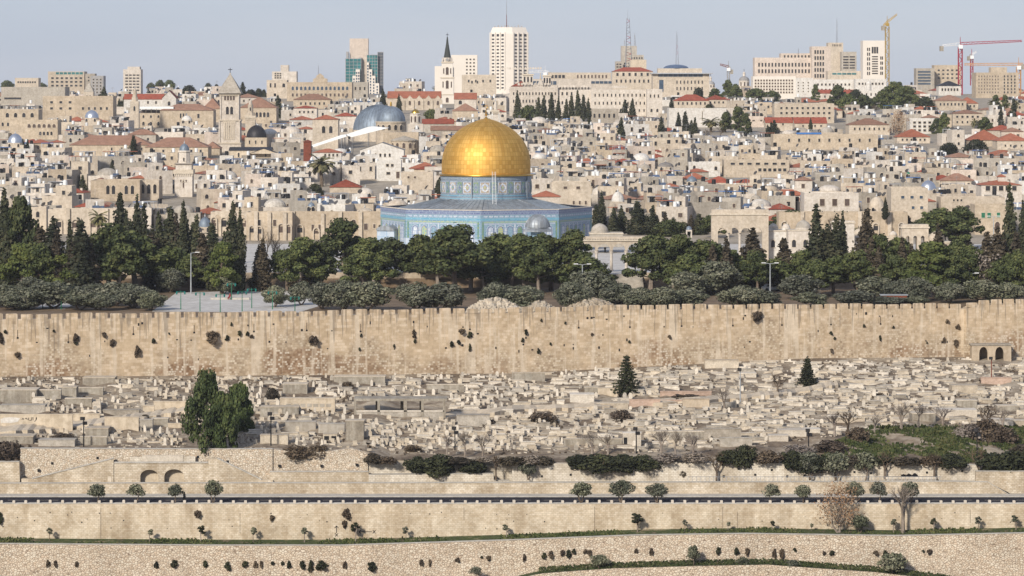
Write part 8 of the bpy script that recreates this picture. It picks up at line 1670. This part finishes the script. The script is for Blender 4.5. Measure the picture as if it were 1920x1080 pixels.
for px, top, base, lb in ((339, 545, 580, 'green twin lantern left on the plaza'), (375, 547, 584, 'green lantern post right of the first plaza lantern'), (413, 550, 585, 'green twin lantern below the round bright tree'), (454, 545, 584, 'green lantern on the middle of the plaza'), (472, 540, 578, 'slim dark lantern behind the middle plaza lantern'), (511, 545, 580, 'green twin lantern by the small plaza olive'), (553, 555, 584, 'last green lantern before the olive grove'), (434, 530, 562, 'dark lantern post under the tall cypress pair'), (80, 545, 578, 'green twin lantern among the far left olives'), (115, 552, 580, 'second green lantern among the far left olives'), (180, 558, 581, 'low green lantern among the left olives'), (214, 545, 570, 'green lantern before the dark path')): green_lamp(px, top, base, lb)
def person(p, h, rz, robe, label, sit=False, scarf='black_cloth', legs=None):
    """one skinned figure: joints as edges, a radius per joint"""
    J = {'pel': (0, 0, .52, .095), 'wa': (0, 0, .60, .08), 'ch': (0, 0, .74, .098), 'nk': (0, .0, .835, .035), 'hd': (0, -.008, .885, .052), 'tp': (0, -.005, .955, .05), 'sl': (-.11, 0, .795, .042), 'el': (-.145, .015, .63, .032), 'hl': (-.135, -.05, .50, .022), 'sr': (.11, 0, .795, .042), 'er': (.15, .01, .63, .032), 'hr': (.13, -.06, .51, .022), 'kl': (-.06, -.03, .28, .062), 'al': (-.055, .04, .05, .042), 'tl': (-.055, -.05, .022, .026), 'kr': (.06, -.05, .28, .062), 'ar': (.06, -.06, .05, .042), 'tr': (.06, -.15, .022, .026)}
    if sit: 
        for a_ in ('kl', 'kr'): x, y, z, r = J[a_]; J[a_] = (x*1.6, -.24, .50, r)
        for a_ in ('al', 'ar'): x, y, z, r = J[a_]; J[a_] = (x*1.4, -.27, .27, r)
        for a_ in ('tl', 'tr'): x, y, z, r = J[a_]; J[a_] = (x*1.4, -.36, .25, r)
        J = {a_: (x, y, z-.44, r) for a_, (x, y, z, r) in J.items()}
    ks = list(J); E_ = [('pel', 'wa'), ('wa', 'ch'), ('ch', 'nk'), ('nk', 'hd'), ('hd', 'tp'), ('ch', 'sl'), ('sl', 'el'), ('el', 'hl'), ('ch', 'sr'), ('sr', 'er'), ('er', 'hr'), ('pel', 'kl'), ('kl', 'al'), ('al', 'tl'), ('pel', 'kr'), ('kr', 'ar'), ('ar', 'tr')]
    me = bpy.data.meshes.new('person'); me.from_pydata([tuple(c*h for c in J[q][:3]) for q in ks], [(ks.index(a_), ks.index(b_)) for a_, b_ in E_], []); me.materials.append(MATS[legs or robe])
    o = link('person', me, None, p, rz); md = o.modifiers.new('skin', 'SKIN'); sv = me.skin_vertices[0].data
    for i, q in enumerate(ks): r = J[q][3]*h; sv[i].radius = (r*(1.25 if q in ('ch', 'pel', 'wa') else 1), r*.85)
    sv[0].use_root = True; o.modifiers.new('sub', 'SUBSURF').levels = 1; o.modifiers['sub'].render_levels = 1; tag(o, label, 'person', None, 'thing')
    b = MB()
    if not sit: b.lathe([(.155*h, .05*h), (.135*h, .3*h), (.115*h, .52*h), (.10*h, .62*h), (.125*h, .76*h), (.07*h, .82*h)], 14, robe); b.build('robe', o, smooth=True)
    b = MB(); b.lathe([(.075*h, .80*h), (.068*h, .87*h), (.066*h, .94*h), (.03*h, .985*h), (.005*h, .99*h)], 12, scarf, 0, .018*h); s = b.build('headscarf', o, smooth=True)
    if sit: s.location.z = -.44*h
    b = MB(); b.dome(.045*h, 0, .03*h, 'skin', 0, 0, 10, 4); f = b.build('face', o, (0, -.045*h, (.885-(.44 if sit else 0))*h), smooth=True); f.rotation_euler[0] = R(90)
    return o
person(Vector((xpx(345.5, 537.6), 537.75, ZROAD+.12)), 1.68, R(60), 'black_cloth', 'person in long black robe and headscarf walking on the road edge')
for px, py, lb, robe, sc in ((1134.5, 474, 'person in black robe standing on the terrace between arch columns', 'black_cloth', 'black_cloth'), (1146, 475, 'person in dark robe and white headscarf on the terrace', 'black_cloth', 'white_plastic'), (291, 549, 'person bending in dark clothes with a white bag on the plaza edge', 'black_cloth', 'white_plastic'), (302, 547, 'person in black standing by the plaza wall', 'black_cloth', 'black_cloth')):
    q = esp(px, py, ZPLAT if px > 1000 else ZESP); person(q, 1.68, R(px*7 % 90), robe, lb, False, sc)
q = esp(431, 562); person(q+Vector((0, 0, .45)), 1.65, R(-40), 'red_cloth', 'person in red sitting at the plaza kerb below the round bright tree', True, 'red_cloth')
kb = MB(); kb.box(-4, 4, -.3, 1.2, -.1, .42, 'kerb_stone'); o = kb.build('kerb_seat', None, q+Vector((0, .35, 0))); tag(o, 'low pale stone kerb on the plaza under the round bright tree', 'kerb', None, 'thing')
# black bundles lying on the ledge of the white wall
def bundles():
    d = 551.2
    for i, (px, w_) in enumerate(((1694, 9), (1704, 10), (1715, 13))):
        k = d/F; b = MB(); pr = []; r = w_*k*.62
        for j in range(7): a = math.pi*j/6; pr.append((r*math.sin(a)*(.9+.15*math.sin(j*2+i))+.01, .33*(1-math.cos(a))*(.8+.2*math.sin(i+j))))
        b.lathe(pr, 9, 'black_cloth'); o = b.build('cloth_bundle', None, (xpx(px, d), d, zpy(893.5, d)), .5*i); o.scale = (1.15, .6, .85); tag(o, ('first black cloth bundle on the white wall ledge, touching the middle one', 'middle black cloth bundle on the white wall ledge', 'longest black cloth bundle on the white wall ledge')[i], 'bundle', 'black bundles on the ledge', 'thing')
    b = MB(); b.box(xpx(1660, d), xpx(1755, d), d-.6, d+1, ZROAD, zpy(893.5, d), 'ashlar_white'); o = b.build('stone_ledge'); tag(o, 'narrow stone ledge carrying the black bundles', 'ledge', None, 'thing')
bundles()
b = MB(); b.box(-1.6, 1.6, 0, 1, 0, .9, 'rust_red'); b.box(-1.75, 1.75, -.1, 1.1, .9, 1.0, 'galvanised')
q = esp(1652, 556); q.y = yw(q.x)+7; q.z = ZESP
bx = thing('rust_container', q, 'small rust-red site container behind the battlements, right part', 'container'); b.build('body', bx); bx.scale = (1.6, 1.6, 1.9)
def parked_car(px, py, label, rz):
    q = esp(px, py); t = thing('parked_car', q, label, 'car', None, rz); b = MB(); b.slab([(-2.1, .3), (2.1, .3), (2.15, .75), (1.2, .9), (.6, 1.42), (-1.1, 1.45), (-1.7, .95), (-2.1, .85)], -.82, .82, 'white_plastic'); b.build('body', t)
    b = MB(); b.slab([(.55, .95), (1.05, .92), (.5, 1.36), (-1.0, 1.38), (-1.45, .98)], -.84, .84, 'dark_glass'); b.build('window', t)
    w_ = MB(); w_.slab([(.32*math.cos(R(30*i)), .32*math.sin(R(30*i))) for i in range(12)], -.1, .1, 'black_plastic'); me = w_.mesh('wheel')
    for x in (-1.3, 1.35):
        for y in (-.8, .8): link('wheel', me, t, (x, y, .32))
parked_car(1447, 545, 'small white parked car at the foot of a street lamp behind the wall', .2); parked_car(1512, 549, 'white parked car among olives, further from the street lamp', -.3)
# ------------------------------------------------------------------ the air over the town
def haze():
    b = MB(); b.box(-1400, 1400, -60, 3300, -15, 175, 'concrete'); o = b.build('haze'); o.data.materials.clear(); m = bpy.data.materials.new('haze_air'); m.use_nodes = True; t = m.node_tree; t.nodes.clear(); out = t.nodes.new('ShaderNodeOutputMaterial'); v = t.nodes.new('ShaderNodeVolumePrincipled'); v.inputs['Color'].default_value = (.9, .93, 1, 1); v.inputs['Density'].default_value = HAZE; t.links.new(v.outputs[0], out.inputs['Volume']); o.data.materials.append(m); tag(o, 'faint pale haze in the air over the whole town', 'haze', None, 'stuff')
HAZE = .00004
haze()
